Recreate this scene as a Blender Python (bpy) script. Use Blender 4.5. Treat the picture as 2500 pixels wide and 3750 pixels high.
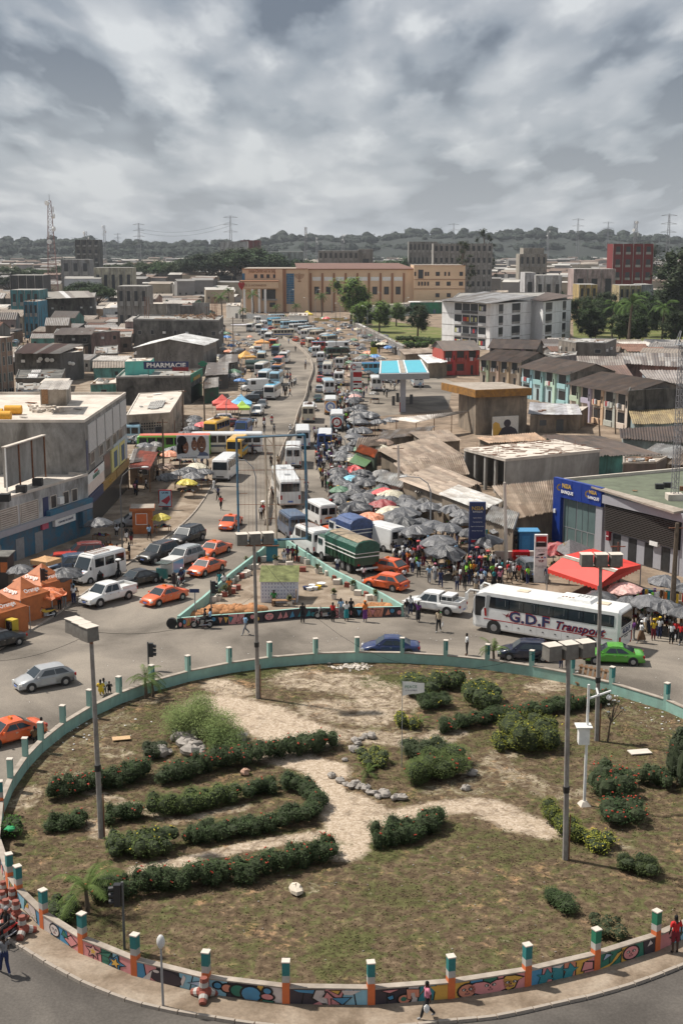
import bpy,bmesh,math,random
from mathutils import Vector,Matrix
Vr=Vector
R=math.radians;sin=math.sin;cos=math.cos;PI=math.pi
class RR(random.Random):u=random.Random.uniform
rnd=RR(7)
for o in list(bpy.data.objects):bpy.data.objects.remove(o)
sc=bpy.context.scene;COL=sc.collection
# ---------------- camera, world, sun, exposure
F=4800.;CH=30.;YH=895.;TH=math.atan((1875-YH)/F)
cam=bpy.data.cameras.new('camera');cam.sensor_fit='VERTICAL';cam.sensor_height=36;cam.lens=F/3750*36;cam.clip_end=9000;cam.clip_start=1
co=bpy.data.objects.new('camera',cam);COL.objects.link(co);co.location=(0,0,CH);co.rotation_euler=(PI/2-TH,0,0);sc.camera=co
SUN_AZ=math.atan2(-.92,.38)
SUN_EL=R(56)
sd=Vr((sin(SUN_AZ)*cos(SUN_EL),cos(SUN_AZ)*cos(SUN_EL),sin(SUN_EL)))
sl=bpy.data.lights.new('sun','SUN');sl.energy=4.6;sl.angle=R(2.2);sl.color=(1,.94,.85)
so=bpy.data.objects.new('sun',sl);COL.objects.link(so);so.rotation_euler=sd.to_track_quat('Z','Y').to_euler();so.location=(0,0,200)
sc.view_settings.view_transform='Standard';sc.view_settings.look='None';sc.view_settings.exposure=.31;sc.view_settings.gamma=1
W=bpy.data.worlds.new('World');sc.world=W;W.use_nodes=True;nt=W.node_tree;nt.nodes.clear()
def N(nt,t,**k):
 n=nt.nodes.new(t)
 for a,b in k.items():
  if a.startswith('i_'):
   key=a[2:];key=int(key)if key.isdigit()else key.replace('_',' ')
   n.inputs[key].default_value=b
  else:setattr(n,a,b)
 return n
def build_sky(nt):
 L=nt.links.new
 out=N(nt,'ShaderNodeOutputWorld');bg=N(nt,'ShaderNodeBackground');bg.inputs[1].default_value=.1
 sky=N(nt,'ShaderNodeTexSky',sky_type='NISHITA',sun_disc=False,sun_elevation=SUN_EL,sun_rotation=SUN_AZ,air_density=1.0,dust_density=2.0)
 tc=N(nt,'ShaderNodeTexCoord');sx=N(nt,'ShaderNodeSeparateXYZ');L(tc.outputs['Generated'],sx.inputs[0])
 ab=N(nt,'ShaderNodeMath',operation='ABSOLUTE');L(sx.outputs[2],ab.inputs[0])
 ad=N(nt,'ShaderNodeMath',operation='ADD');L(ab.outputs[0],ad.inputs[0]);ad.inputs[1].default_value=.13
 dv=[]
 for i in(0,1):
  d=N(nt,'ShaderNodeMath',operation='DIVIDE');L(sx.outputs[i],d.inputs[0]);L(ad.outputs[0],d.inputs[1]);dv.append(d)
 cb=N(nt,'ShaderNodeCombineXYZ');L(dv[0].outputs[0],cb.inputs[0]);L(dv[1].outputs[0],cb.inputs[1])
 mp=N(nt,'ShaderNodeMapping');mp.inputs['Location'].default_value=(-3.3,12.4,1.7);mp.inputs['Scale'].default_value=(1.5,.52,1);L(cb.outputs[0],mp.inputs[0])
 n1=N(nt,'ShaderNodeTexNoise',noise_dimensions='2D',i_Scale=1.0,i_Detail=3,i_Roughness=.5,i_Distortion=.3);L(mp.outputs[0],n1.inputs['Vector'])
 nd=N(nt,'ShaderNodeTexNoise',noise_dimensions='2D',i_Scale=3.2,i_Detail=4,i_Roughness=.6);L(mp.outputs[0],nd.inputs['Vector'])
 va=N(nt,'ShaderNodeVectorMath',operation='MULTIPLY_ADD');L(nd.outputs['Color'],va.inputs[0]);va.inputs[1].default_value=(.42,.42,.42);L(mp.outputs[0],va.inputs[2])
 n2=N(nt,'ShaderNodeTexVoronoi',voronoi_dimensions='2D',feature='SMOOTH_F1',i_Scale=2.4);n2.inputs['Smoothness'].default_value=.85;n2.inputs['Detail'].default_value=1.;L(va.outputs[0],n2.inputs['Vector'])
 iv=N(nt,'ShaderNodeMapRange');iv.inputs[1].default_value=.05;iv.inputs[2].default_value=.85;iv.inputs[3].default_value=.72;iv.inputs[4].default_value=.25;L(n2.outputs[0],iv.inputs[0])
 mx=N(nt,'ShaderNodeMix',data_type='FLOAT');mx.inputs[0].default_value=.36;L(n1.outputs[0],mx.inputs[2]);L(iv.outputs[0],mx.inputs[3])
 r=N(nt,'ShaderNodeValToRGB');L(mx.outputs[0],r.inputs[0])
 e=r.color_ramp.elements;e[0].position=.37;e[0].color=(1.35,1.58,1.95,1);e[1].position=.57;e[1].color=(5.9,6.05,6.15,1)
 m=e.new(.42);m.color=(2.6,2.9,3.3,1);m=e.new(.485);m.color=(3.9,4.1,4.4,1)
 mr=N(nt,'ShaderNodeMapRange');mr.inputs[1].default_value=.0;mr.inputs[2].default_value=.15;mr.inputs[3].default_value=.62;mr.inputs[4].default_value=.0;L(ab.outputs[0],mr.inputs[0])
 m2=N(nt,'ShaderNodeMix',data_type='RGBA');L(mr.outputs[0],m2.inputs[0]);L(r.outputs[0],m2.inputs[6]);m2.inputs[7].default_value=(4.7,4.95,5.2,1)
 m3=N(nt,'ShaderNodeMix',data_type='RGBA');m3.inputs[0].default_value=.9;L(sky.outputs[0],m3.inputs[6]);L(m2.outputs[2],m3.inputs[7])
 L(m3.outputs[2],bg.inputs[0]);L(bg.outputs[0],out.inputs[0])
build_sky(nt)
# ---------------- photograph pixel -> place on the ground
def G(px,py,h=0.):
 z=F*(CH-h)/(cos(TH)*(py-YH));return((px-1250)*z/F,(z-(CH-h)*sin(TH))/cos(TH))
def V(px,py,h=0.):
 x,y=G(px,py,h);return Vr((x,y,h))
def HT(Y,py):
 t=(py-1875)/F;return CH-Y*(sin(TH)+t*cos(TH))/(cos(TH)-t*sin(TH))
def PY(px,py,Y):
 h=HT(Y,py);z=Y*cos(TH)+(CH-h)*sin(TH);return Vr(((px-1250)*z/F,Y,h))
# ---------------- materials
MATS={}
def mat(name,col=(.5,.5,.5),rough=.8,var=.12,scale=3.,bump=.0,metal=0.,oc=False,dirt=0.,dcol=(.12,.09,.065),streak=0.,coat=0.,trans=0.,rand=.0,dscale=.6,emit=None,spec=None):
 if name in MATS:return MATS[name]
 m=bpy.data.materials.new(name);m.use_nodes=True;nt=m.node_tree;L=nt.links.new
 b=nt.nodes['Principled BSDF'];b.inputs['Roughness'].default_value=rough;b.inputs['Metallic'].default_value=metal
 if spec is not None:b.inputs['Specular IOR Level'].default_value=spec
 if coat:b.inputs['Coat Weight'].default_value=coat;b.inputs['Coat Roughness'].default_value=.08
 if trans:
  b.inputs['Transmission Weight'].default_value=trans
 tc=N(nt,'ShaderNodeTexCoord');vec=tc.outputs['Object']
 if oc:
  oi=N(nt,'ShaderNodeObjectInfo');src=oi.outputs['Color']
 else:
  rg=N(nt,'ShaderNodeRGB');rg.outputs[0].default_value=(*col,1);src=rg.outputs[0]
 if var or rand:
  n=N(nt,'ShaderNodeTexNoise',i_Scale=scale,i_Detail=5,i_Roughness=.6);L(vec,n.inputs['Vector'])
  mr=N(nt,'ShaderNodeMapRange');mr.inputs[1].default_value=.3;mr.inputs[2].default_value=.7;mr.inputs[3].default_value=1-var;mr.inputs[4].default_value=1+var;L(n.outputs[0],mr.inputs[0])
  f=mr.outputs[0]
  if rand:
   o2=N(nt,'ShaderNodeObjectInfo');r2=N(nt,'ShaderNodeMapRange');r2.inputs[3].default_value=1-rand;r2.inputs[4].default_value=1+rand;L(o2.outputs['Random'],r2.inputs[0])
   mu=N(nt,'ShaderNodeMath',operation='MULTIPLY');L(f,mu.inputs[0]);L(r2.outputs[0],mu.inputs[1]);f=mu.outputs[0]
  hs=N(nt,'ShaderNodeVectorMath',operation='SCALE');L(src,hs.inputs[0]);L(f,hs.inputs['Scale']);src=hs.outputs[0]
 if dirt:
  n=N(nt,'ShaderNodeTexNoise',i_Scale=dscale,i_Detail=8,i_Roughness=.68,i_Distortion=.6)
  if streak:
   mp=N(nt,'ShaderNodeMapping');mp.inputs['Scale'].default_value=(1,1,1/streak);L(vec,mp.inputs[0]);L(mp.outputs[0],n.inputs['Vector'])
  else:L(vec,n.inputs['Vector'])
  mr=N(nt,'ShaderNodeMapRange');mr.inputs[1].default_value=.5-.22*dirt;mr.inputs[2].default_value=.66;mr.inputs[3].default_value=0;mr.inputs[4].default_value=min(1,dirt*1.15);L(n.outputs[0],mr.inputs[0])
  mx=N(nt,'ShaderNodeMix',data_type='RGBA');L(mr.outputs[0],mx.inputs[0]);L(src,mx.inputs[6]);mx.inputs[7].default_value=(*dcol,1);src=mx.outputs[2]
 L(src,b.inputs['Base Color'])
 if emit:L(src,b.inputs['Emission Color']);b.inputs['Emission Strength'].default_value=emit
 if bump:
  n=N(nt,'ShaderNodeTexNoise',i_Scale=scale*4,i_Detail=6,i_Roughness=.7);L(vec,n.inputs['Vector'])
  bp=N(nt,'ShaderNodeBump');bp.inputs['Strength'].default_value=bump;bp.inputs['Distance'].default_value=.05;L(n.outputs[0],bp.inputs['Height']);L(bp.outputs[0],b.inputs['Normal'])
 MATS[name]=m;return m
def plain(name,col,rough=.7,**k):return mat(name,col,rough,var=.08,**k)
mat('paint',rough=.35,oc=True,var=.05,scale=2,coat=.6,dirt=.18,dcol=(.22,.17,.12))
mat('matte',rough=.8,oc=True,var=.12,scale=4)
mat('cloth',rough=.9,oc=True,var=.18,scale=7)
mat('tarp',rough=.36,oc=True,var=.4,scale=3.5,bump=1.,spec=.6)
mat('plaster',rough=.9,oc=True,var=.16,scale=1.2,dirt=.72,streak=3.,dcol=(.07,.06,.05),dscale=.5,bump=.15)
mat('plaster_clean',rough=.85,oc=True,var=.06,scale=1,dirt=.22,streak=4.,dcol=(.16,.13,.1),dscale=.35)
mat('sheet',rough=.55,oc=True,var=.28,scale=.9,dirt=.5,dcol=(.11,.065,.04),dscale=.45,rand=.16,metal=.15)
mat('glass',(.025,.035,.042),.08,var=.0,spec=.8)
mat('bus_glass',(.012,.014,.018),.1,var=.0,spec=.6)
mat('window_dark',(.03,.032,.035),.3,var=.3)
mat('rubber',(.02,.02,.02),.85)
mat('rim',(.35,.35,.36),.35,metal=.6)
mat('black_plastic',(.018,.018,.02),.5)
mat('chrome',(.6,.6,.62),.2,metal=.9,var=0)
mat('white_plastic',(.75,.75,.73),.5,dirt=.15)
mat('lamp_glass',(.75,.75,.72),.12,var=0)
mat('red_lens',(.35,.01,.01),.2,var=0)
mat('orange_lens',(.7,.18,.02),.3,var=0)
mat('plate_blue',(.12,.2,.5),.5)
mat('skin',(.055,.028,.017),.55,var=.1)
mat('hair',(.006,.005,.005),.9)
mat('pole_grey',(.30,.28,.26),.85,var=.2,scale=3,dirt=.6,dcol=(.09,.065,.05),dscale=1.6,streak=2.5,bump=.2)
mat('steel',(.33,.34,.35),.5,metal=.4)
mat('rust',(.2,.09,.05),.9,var=.3,scale=5)
mat('wood',(.28,.16,.085),.85,var=.3,scale=5)
mat('concrete',(.36,.345,.32),.95,var=.14,scale=.8,dirt=.55,streak=3.5,dcol=(.1,.09,.08),dscale=.35,bump=.3)
mat('concrete_light',(.62,.56,.49),.95,var=.1,scale=.6,dirt=.42,dcol=(.25,.2,.16),dscale=.3)
mat('concrete_dark',(.21,.2,.18),.95,var=.3,scale=.9,dirt=.95,streak=2.5,dcol=(.03,.029,.027),dscale=.35,bump=.3)
mat('kerb',(.36,.31,.26),.95,var=.2,scale=2,dirt=.4)
mat('rock',(.34,.31,.28),.95,var=.25,scale=3,bump=.6,dirt=.35)
mat('soil',(.42,.2,.09),1.,var=.3,scale=3,bump=.8)
mat('leaf',(.045,.085,.022),.55,oc=False,var=.45,scale=1.1,rand=.12)
mat('leaf_oc',rough=.75,oc=True,var=.5,scale=1.6,rand=.1,spec=.15)
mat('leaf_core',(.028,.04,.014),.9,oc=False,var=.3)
mat('bark',(.12,.09,.065),.95,var=.3,scale=4,bump=.5)
mat('black',(.008,.008,.009),.7,var=0)
mat('white',(.78,.77,.74),.7)
mat('lamp_box',(.16,.15,.135),.75,var=.25,scale=3,dirt=.3);plain('lamp_white',(.55,.54,.52),.5);plain('steel_dark',(.1,.1,.1),.6);mat('gold',(.5,.33,.07),.4);mat('mast_red',(.22,.13,.12),.7);mat('pylon_grey',(.2,.2,.21),.7)
mat('stain_dark',(.03,.03,.03),.9);mat('fascia_ochre',(.34,.16,.03),.8,var=.15,scale=1.5,dirt=.5,dcol=(.05,.04,.03),dscale=1.2);mat('canopy_blue',(.08,.4,.5),.6,var=.1,scale=.6,dirt=.15);mat('church_wall',(.66,.47,.31),.85,var=.05,scale=.3,dirt=.1,dcol=(.35,.2,.1));mat('church_trim',(.3,.14,.07),.8);mat('church_roof',(.16,.085,.065),.8,var=.12,scale=.2);mat('curtain_glass',(.03,.13,.24),.15,var=.5,scale=1.2);mat('roof_green',(.13,.15,.1),.9,var=.2,scale=.4,dirt=.5,dcol=(.06,.06,.045));mat('bank_blue',(.012,.04,.24),.4,var=.05);mat('bank_glass',(.12,.17,.17),.15,var=.15,scale=.5);mat('bank_grey',(.36,.36,.39),.5,var=.05,dirt=.1);mat('louvre',(.05,.042,.038),.6);mat('tent_red',(.62,.045,.03),.6,var=.1,scale=1);mat('tent_orange',(.42,.125,.035),.6,var=.18,scale=2);mat('mesh_green',(.02,.12,.1),.8)
# ---------------- mesh builder
class MB:
 def __init__(s):s.v=[];s.f=[];s.m=[]
 def add(s,vs,fs,m=0):
  b=len(s.v);s.v+=[tuple(x)for x in vs]
  for f in fs:s.f.append([b+i for i in f]);s.m.append(m)
  return s
 def quad(s,a,b,c,d,m=0):return s.add([a,b,c,d],[(0,1,2,3)],m)
 def poly(s,pts,m=0):return s.add(pts,[tuple(range(len(pts)))],m)
 def box(s,c,d,rz=0,m=0,top=None,tilt=0):
  x,y,z=d[0]/2,d[1]/2,d[2]/2;k=top or 1
  vs=[(-x,-y,-z),(x,-y,-z),(x,y,-z),(-x,y,-z),(-x*k,-y*k,z),(x*k,-y*k,z),(x*k,y*k,z),(-x*k,y*k,z)]
  M=Matrix.Translation(c)@Matrix.Rotation(rz,4,'Z')@Matrix.Rotation(tilt,4,'Y')
  return s.add([M@Vr(v)for v in vs],[(0,3,2,1),(4,5,6,7),(0,1,5,4),(1,2,6,5),(2,3,7,6),(3,0,4,7)],m)
 def prism(s,pts,z0,z1,m=0,mt=None,cap=True):
  n=len(pts);a=0
  for i in range(n):a+=pts[i][0]*pts[(i+1)%n][1]-pts[(i+1)%n][0]*pts[i][1]
  if a<0:pts=pts[::-1]
  zz=lambda z,i:(z[i]if isinstance(z,(list,tuple))else z)
  vs=[(p[0],p[1],z0)for p in pts]+[(p[0],p[1],zz(z1,i))for i,p in enumerate(pts)]
  s.add(vs,[(i,(i+1)%n,n+(i+1)%n,n+i)for i in range(n)],m)
  if cap:s.add(vs,[tuple(range(n,2*n)),tuple(range(n-1,-1,-1))],m if mt is None else mt)
  return s
 def cyl(s,a,b,r0,r1=None,n=8,m=0,cap=True):
  r1=r0 if r1 is None else r1;a=Vr(a);b=Vr(b);d=(b-a)
  if d.length<1e-6:return s
  q=d.to_track_quat('Z','Y');vs=[]
  for p,r in((a,r0),(b,r1)):
   for i in range(n):
    t=2*PI*i/n;vs.append(p+q@Vr((r*cos(t),r*sin(t),0)))
  s.add(vs,[(i,(i+1)%n,n+(i+1)%n,n+i)for i in range(n)],m)
  if cap:s.add(vs,[tuple(range(n-1,-1,-1)),tuple(range(n,2*n))],m)
  return s
 def tube(s,pts,r,n=6,m=0):
  for i in range(len(pts)-1):
   ra=r[i]if isinstance(r,(list,tuple))else r;rb=r[i+1]if isinstance(r,(list,tuple))else r
   s.cyl(pts[i],pts[i+1],ra,rb,n,m)
  return s
 def ball(s,c,r,nu=10,nv=6,m=0,jit=0.,rg=None):
  r=(r,r,r)if not isinstance(r,(tuple,list,Vr))else r;vs=[];rg=rg or rnd
  for j in range(nv+1):
   p=PI*j/nv
   for i in range(nu):
    t=2*PI*i/nu;k=1+jit*(rg.random()-.5)
    vs.append((c[0]+r[0]*sin(p)*cos(t)*k,c[1]+r[1]*sin(p)*sin(t)*k,c[2]+r[2]*cos(p)*k))
  fs=[]
  for j in range(nv):
   for i in range(nu):
    a=j*nu+i;b=j*nu+(i+1)%nu
    fs.append((a,a+nu,b+nu,b))
  return s.add(vs,fs,m)
 def loft(s,secs,m=0,closed=True,cap=True):
  n=len(secs[0]);vs=[p for q in secs for p in q];fs=[]
  for j in range(len(secs)-1):
   for i in range(n if closed else n-1):
    k=(i+1)%n;fs.append((j*n+i,j*n+k,(j+1)*n+k,(j+1)*n+i))
  if cap:fs.append(tuple(range(n-1,-1,-1)));fs.append(tuple(range((len(secs)-1)*n,len(secs)*n)))
  return s.add(vs,fs,m)
 def mesh(s,name,mats,smooth=False):
  me=bpy.data.meshes.new(name);me.from_pydata(s.v,[],s.f)
  for x in(mats if isinstance(mats,(list,tuple))else[mats]):me.materials.append(MATS[x]if isinstance(x,str)else x)
  if any(s.m):me.polygons.foreach_set('material_index',s.m)
  if smooth:me.polygons.foreach_set('use_smooth',[True]*len(s.f))
  me.update();return me
def bo(*a,**k):return MB().box(*a,**k)
def obj(name,me,parent=None,loc=(0,0,0),rz=0.,color=None):
 o=bpy.data.objects.new(name,me);COL.objects.link(o);o.location=loc
 o.rotation_euler=(0,0,rz)if not isinstance(rz,tuple)else rz
 if parent:o.parent=parent
 if color:o.color=(*color,1)
 return o
def put(name,mb,mats,parent=None,color=None,smooth=False,loc=(0,0,0),rz=0.,label=None):
 o=obj(name,mb.mesh(name,mats,smooth),parent,loc,rz,color)
 if label:o['label']=label
 return o
LABELS={}
def tag(o,label,cat,group=None,kind=None):
 if label:o['label']=label;LABELS.setdefault(label,[]).append(o)
 if cat:o['category']=cat
 if group:o['group']=group
 if kind:o['kind']=kind
 return o
def thing(name,label,cat,loc=(0,0,0),rz=0.,group=None):
 o=bpy.data.objects.new(name,None);COL.objects.link(o);o.location=loc;o.rotation_euler=(0,0,rz);o.empty_display_size=.3
 return tag(o,label,cat,group)
def struct(name,mb,mats,smooth=False,color=None):
 o=put(name,mb,mats,None,color,smooth);o['kind']='structure';return o
KIDS={}
def kids(o):
 return[c for c in o.children]
def dup(root,loc,rz,label=None,group=None,colors=None,scale=None,tree=None):
 r=root.copy();COL.objects.link(r);r.location=loc;r.rotation_euler=(0,0,rz)
 if scale:r.scale=(scale,)*3 if not isinstance(scale,tuple)else scale
 if label:r['label']=label;LABELS.setdefault(label,[]).append(r)
 if group:r['group']=group
 def rec(src,dst):
  for ch,sub in src:
   c=ch.copy();COL.objects.link(c);c.parent=dst
   nm=ch.name.split('.')[0]
   if colors and nm in colors:c.color=(*colors[nm],1)
   rec(sub,c)
 rec(tree if tree is not None else snap(root),r)
 return r
def snap(o):return[(c,snap(c))for c in o.children]
PROTOS=[]
def text(s,name,parent,size,mat_,ext=.01,shear=0.,align='CENTER',loc=(0,0,0),rot=(PI/2,0,0),bold=0.,sx=1.,color=None):
 c=bpy.data.curves.new('t','FONT');c.body=s;c.size=size;c.extrude=ext;c.align_x=align;c.align_y='CENTER';c.shear=shear;c.offset=bold;c.resolution_u=2
 c.space_character=1.05
 t=bpy.data.objects.new('t',c);COL.objects.link(t);bpy.context.view_layer.update()
 me=bpy.data.meshes.new_from_object(t.evaluated_get(bpy.context.evaluated_depsgraph_get()));bpy.data.objects.remove(t)
 me.materials.clear();me.materials.append(MATS[mat_])
 o=obj(name,me,parent,loc,rot,color);o.scale=(sx,1,1);return o
# ---------------- the ground, roads, island, ring
def inpoly(p,poly):
 c=False;n=len(poly);x,y=p[0],p[1]
 for i in range(n):
  x1,y1=poly[i][0],poly[i][1];x2,y2=poly[(i+1)%n][0],poly[(i+1)%n][1]
  if(y1>y)!=(y2>y)and x<(x2-x1)*(y-y1)/(y2-y1)+x1:c=not c
 return c
def smooth_line(pts,n=4,closed=False):
 out=[];m=len(pts)
 rng=range(m)if closed else range(m-1)
 for i in rng:
  g=lambda k:Vr(pts[k%m])if closed else Vr(pts[max(0,min(m-1,k))])
  a,b,c,d=g(i-1),g(i),g(i+1),g(i+2)
  for j in range(n):
   t=j/n;out.append(.5*((2*b)+(-a+c)*t+(2*a-5*b+4*c-d)*t*t+(-a+3*b-3*c+d)*t**3))
 if not closed:out.append(Vr(pts[-1]))
 return out
def dline(p,line):
 best=1e9
 for i in range(len(line)-1):
  a,b=line[i],line[i+1];dx,dy=b[0]-a[0],b[1]-a[1];L=dx*dx+dy*dy
  t=0 if L==0 else max(0,min(1,((p[0]-a[0])*dx+(p[1]-a[1])*dy)/L))
  d=math.hypot(p[0]-a[0]-t*dx,p[1]-a[1]-t*dy)
  if d<best:best=d
 return best
def earth_material(name,cols,s1,s2,bump=.4):
 m=bpy.data.materials.new(name);m.use_nodes=True;nt=m.node_tree;L=nt.links.new;b=nt.nodes['Principled BSDF'];b.inputs['Roughness'].default_value=.95;b.inputs['Specular IOR Level'].default_value=.2
 tc=N(nt,'ShaderNodeTexCoord');n1=N(nt,'ShaderNodeTexNoise',i_Scale=s1,i_Detail=8,i_Roughness=.62,i_Distortion=.5);n2=N(nt,'ShaderNodeTexNoise',i_Scale=s2,i_Detail=6,i_Roughness=.7)
 L(tc.outputs['Object'],n1.inputs['Vector']);L(tc.outputs['Object'],n2.inputs['Vector'])
 r=N(nt,'ShaderNodeValToRGB');e=r.color_ramp.elements;e[0].position=.36;e[0].color=(*cols[0],1);e[1].position=.64;e[1].color=(*cols[-1],1)
 for i,c in enumerate(cols[1:-1]):q=e.new(.36+.28*(i+1)/(len(cols)-1));q.color=(*c,1)
 L(n1.outputs[0],r.inputs[0])
 mr=N(nt,'ShaderNodeMapRange');mr.inputs[1].default_value=.3;mr.inputs[2].default_value=.7;mr.inputs[3].default_value=.78;mr.inputs[4].default_value=1.2;L(n2.outputs[0],mr.inputs[0])
 s=N(nt,'ShaderNodeVectorMath',operation='SCALE');L(r.outputs[0],s.inputs[0]);L(mr.outputs[0],s.inputs['Scale']);L(s.outputs[0],b.inputs['Base Color'])
 bp=N(nt,'ShaderNodeBump');bp.inputs['Strength'].default_value=bump;bp.inputs['Distance'].default_value=.03;L(n2.outputs[0],bp.inputs['Height']);L(bp.outputs[0],b.inputs['Normal'])
 MATS[name]=m;return m
earth_material('earth',[(.13,.1,.075),(.22,.165,.12),(.31,.24,.18)],.25,5)
earth_material('asphalt',[(.115,.1,.084),(.195,.17,.143),(.27,.235,.195)],.09,9,.25)
earth_material('asphalt_shaded',[(.075,.067,.06),(.105,.094,.084),(.14,.125,.11)],.14,8,.25)  # darker copy of asphalt: cloud shade and vignette painted into the colour
earth_material('pavement',[(.16,.12,.085),(.25,.195,.145),(.33,.27,.21)],.35,6)
earth_material('park_grass',[(.09,.1,.03),(.13,.15,.045),(.2,.17,.08)],.1,3)
g=MB();g.quad((-3500,20,0),(3500,20,0),(3500,4200,0),(-3500,4200,0));struct('ground',g,'earth')
KL=[(-260,2560),(-80,2425),(32,2360),(143,2293),(214,2248),(330,2160),(486,2055),(602,1972),(699,1893),(765,1800),(800,1715),(845,1610),(880,1520),(905,1440),(925,1370),(935,1310),(915,1265),(870,1228),(800,1180)]
MED=[(941,1199),(1012,1226),(1084,1266),(1124,1302),(1139,1328),(1146,1360),(1128,1413),(1119,1462),(1092,1516),(1075,1578),(1055,1604),(1029,1666),(1002,1751),(988,1818),(980,1885),(975,1930)]
RIGHT=[(860,1140),(1000,1180),(1110,1215),(1200,1260),(1240,1300),(1262,1370),(1262,1450),(1272,1560),(1290,1650),(1300,1750),(1330,1860),(1420,1980),(1600,2080),(1760,2140),(2060,2215),(2400,2290),(2900,2380)]
asp=[G(*p)for p in KL]+[G(*p)for p in RIGHT]
asp=asp+[(34,40),(-40,40)]
g=MB();g.poly([(x,y,.012)for x,y in asp]);struct('road',g,'asphalt')
kl=smooth_line([Vr((*G(*p),0))for p in KL[:15]],4)
def kerb_run(name,line,side,h=.13,w=.18,step=1.0,mats='kerb',parent=None):
 acc=[line[0]]
 for a,b in zip(line,line[1:]):
  d=(b-acc[-1]).length
  while d>=step:
   acc.append(acc[-1]+(b-acc[-1]).normalized()*step);d=(b-acc[-1]).length
 me=bo((0,0,0),(step*.965,w,h),0,0,.97).mesh('kerb_stone',mats);root=None
 for a,b in list(zip(acc,acc[1:]))[:300]:
  c=(a+b)/2;t=math.atan2((b-a).y,(b-a).x)
  o=obj('kerb_stone',me,parent,(c.x,c.y,h/2+rnd.u(-.012,.008)),t+rnd.u(-.02,.02))
g=MB();lp=[(v.x-.1,v.y)for v in kl];g.prism(lp+[(-90,kl[-1].y),(-90,kl[0].y-10)],0,.12);pav=struct('pavement',g,'pavement')
kerb_run('kerb',kl[:40],1,parent=pav,h=.15,step=1.4)
RC=(2.3,67.5)
nearp=[(158,3417),(258,3475),(419,3558),(603,3624),(900,3667),(1213,3687),(1363,3687),(1644,3673),(1813,3635),(1921,3622),(2176,3562),(2409,3494)]
farp=[(49,2938),(108,2819),(179,2737),(271,2667),(352,2623),(477,2564),(700,2500),(915,2460),(1167,2434),(1471,2429),(1704,2446),(1921,2476),(2219,2541),(2500,2633)]
pl=[]
for p in nearp:
 x,y=G(*p);pl.append((math.atan2(y-RC[1],x-RC[0]),math.hypot(x-RC[0],y-RC[1])))
for p in farp:
 x,y=G(*p);pl.append((math.atan2(y-RC[1],x-RC[0]),math.hypot(x-RC[0],y-RC[1])+.3))
pl.sort()
A0=2.6;B0=.0
def rr(t):
 return sum(c*f(t)for c,f in zip(HC,HF))
HF=[lambda t:1,cos,sin,lambda t:cos(2*t),lambda t:sin(2*t),lambda t:cos(3*t),lambda t:sin(3*t)]
def lsq(pts,fs,lam=1e-2):
 n=len(fs);A=[[0.]*n for _ in range(n)];b=[0.]*n
 for t,r in pts:
  f=[q(t)for q in fs]
  for i in range(n):
   b[i]+=f[i]*r
   for j in range(n):A[i][j]+=f[i]*f[j]
 for i in range(1,n):A[i][i]+=lam*(10 if i>4 else 1)
 M=[A[i]+[b[i]]for i in range(n)]
 for i in range(n):
  p=max(range(i,n),key=lambda k:abs(M[k][i]));M[i],M[p]=M[p],M[i]
  for k in range(n):
   if k!=i:
    q=M[k][i]/M[i][i];M[k]=[u-q*w for u,w in zip(M[k],M[i])]
 return[M[i][n]/M[i][i]for i in range(n)]
HC=lsq(pl,HF)
def ring(t,dr=0.):r=rr(t)+dr;return Vr((RC[0]+r*cos(t),RC[1]+r*sin(t),0))
tops=[(31,3125),(62,3170),(152,3259),(297,3345),(491,3423),(758,3480),(1051,3512),(1360,3520),(1651,3495),(1928,3452),(2180,3397),(2402,3332),(2430,2503),(2238,2442),(2093,2408),(1945,2382),(1788,2354),(1632,2342),(1472,2336),(1307,2336),(1156,2340),(989,2354),(845,2376),(694,2404),(560,2438),(434,2477),(329,2526),(230,2583),(152,2645),(96,2702),(46,2778),(6,2859)]
angs=[]
for p in tops:
 x,y=G(*p,1.95);angs.append(math.atan2(y-RC[1],x-RC[0]))
angs=sorted(angs)
full=[]
for i,a in enumerate(angs):
 full.append(a);b=angs[(i+1)%len(angs)]+(2*PI if i==len(angs)-1 else 0)
 k=int(round((b-a)*20/5.2))
 if k>1:
  for j in range(1,k):full.append(a+(b-a)*j/k)
full.sort()
WH=.78
mint=mat('mint',(.27,.46,.40),.8,var=.12,scale=1.5,dirt=.3,dcol=(.2,.2,.17),streak=3,dscale=.8)
teal=plain('teal',(.02,.17,.17),dirt=.2);plain('post_green',(.02,.16,.09));plain('post_orange',(.62,.15,.045),dirt=.25);plain('post_white',(.44,.42,.39),dirt=.4)
MC=dict(k=(.012,.011,.012),b=(.07,.25,.42),lb=(.24,.45,.55),p=(.62,.25,.25),o=(.6,.24,.16),y=(.62,.36,.07),g=(.03,.16,.11),w=(.6,.53,.5),d=(.045,.035,.045),t=(.03,.22,.26),q=(.32,.4,.5))
for k_,c_ in MC.items():mat('mural_'+k_,c_,.7,var=.08,scale=2,dirt=.15)
MK=list(MC);MI={k:i for i,k in enumerate(MK)}
wall=thing('roundabout_wall','curved low wall round the garden, mint inside, painted mural outside, with teal topped posts','wall')
def ell(cx,cy,rx,ry,n=14,ph=0):return[(cx+rx*cos(2*PI*i/n+ph),cy+ry*sin(2*PI*i/n+ph))for i in range(n)]
def heart(cx,cy,r):return[(cx+r*.062*16*sin(t)**3*.36*1.9/2,cy+r*.12*(13*cos(t)-5*cos(2*t)-2*cos(3*t)-cos(4*t))/2*.62)for t in[2*PI*i/18 for i in range(18)]]
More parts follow.
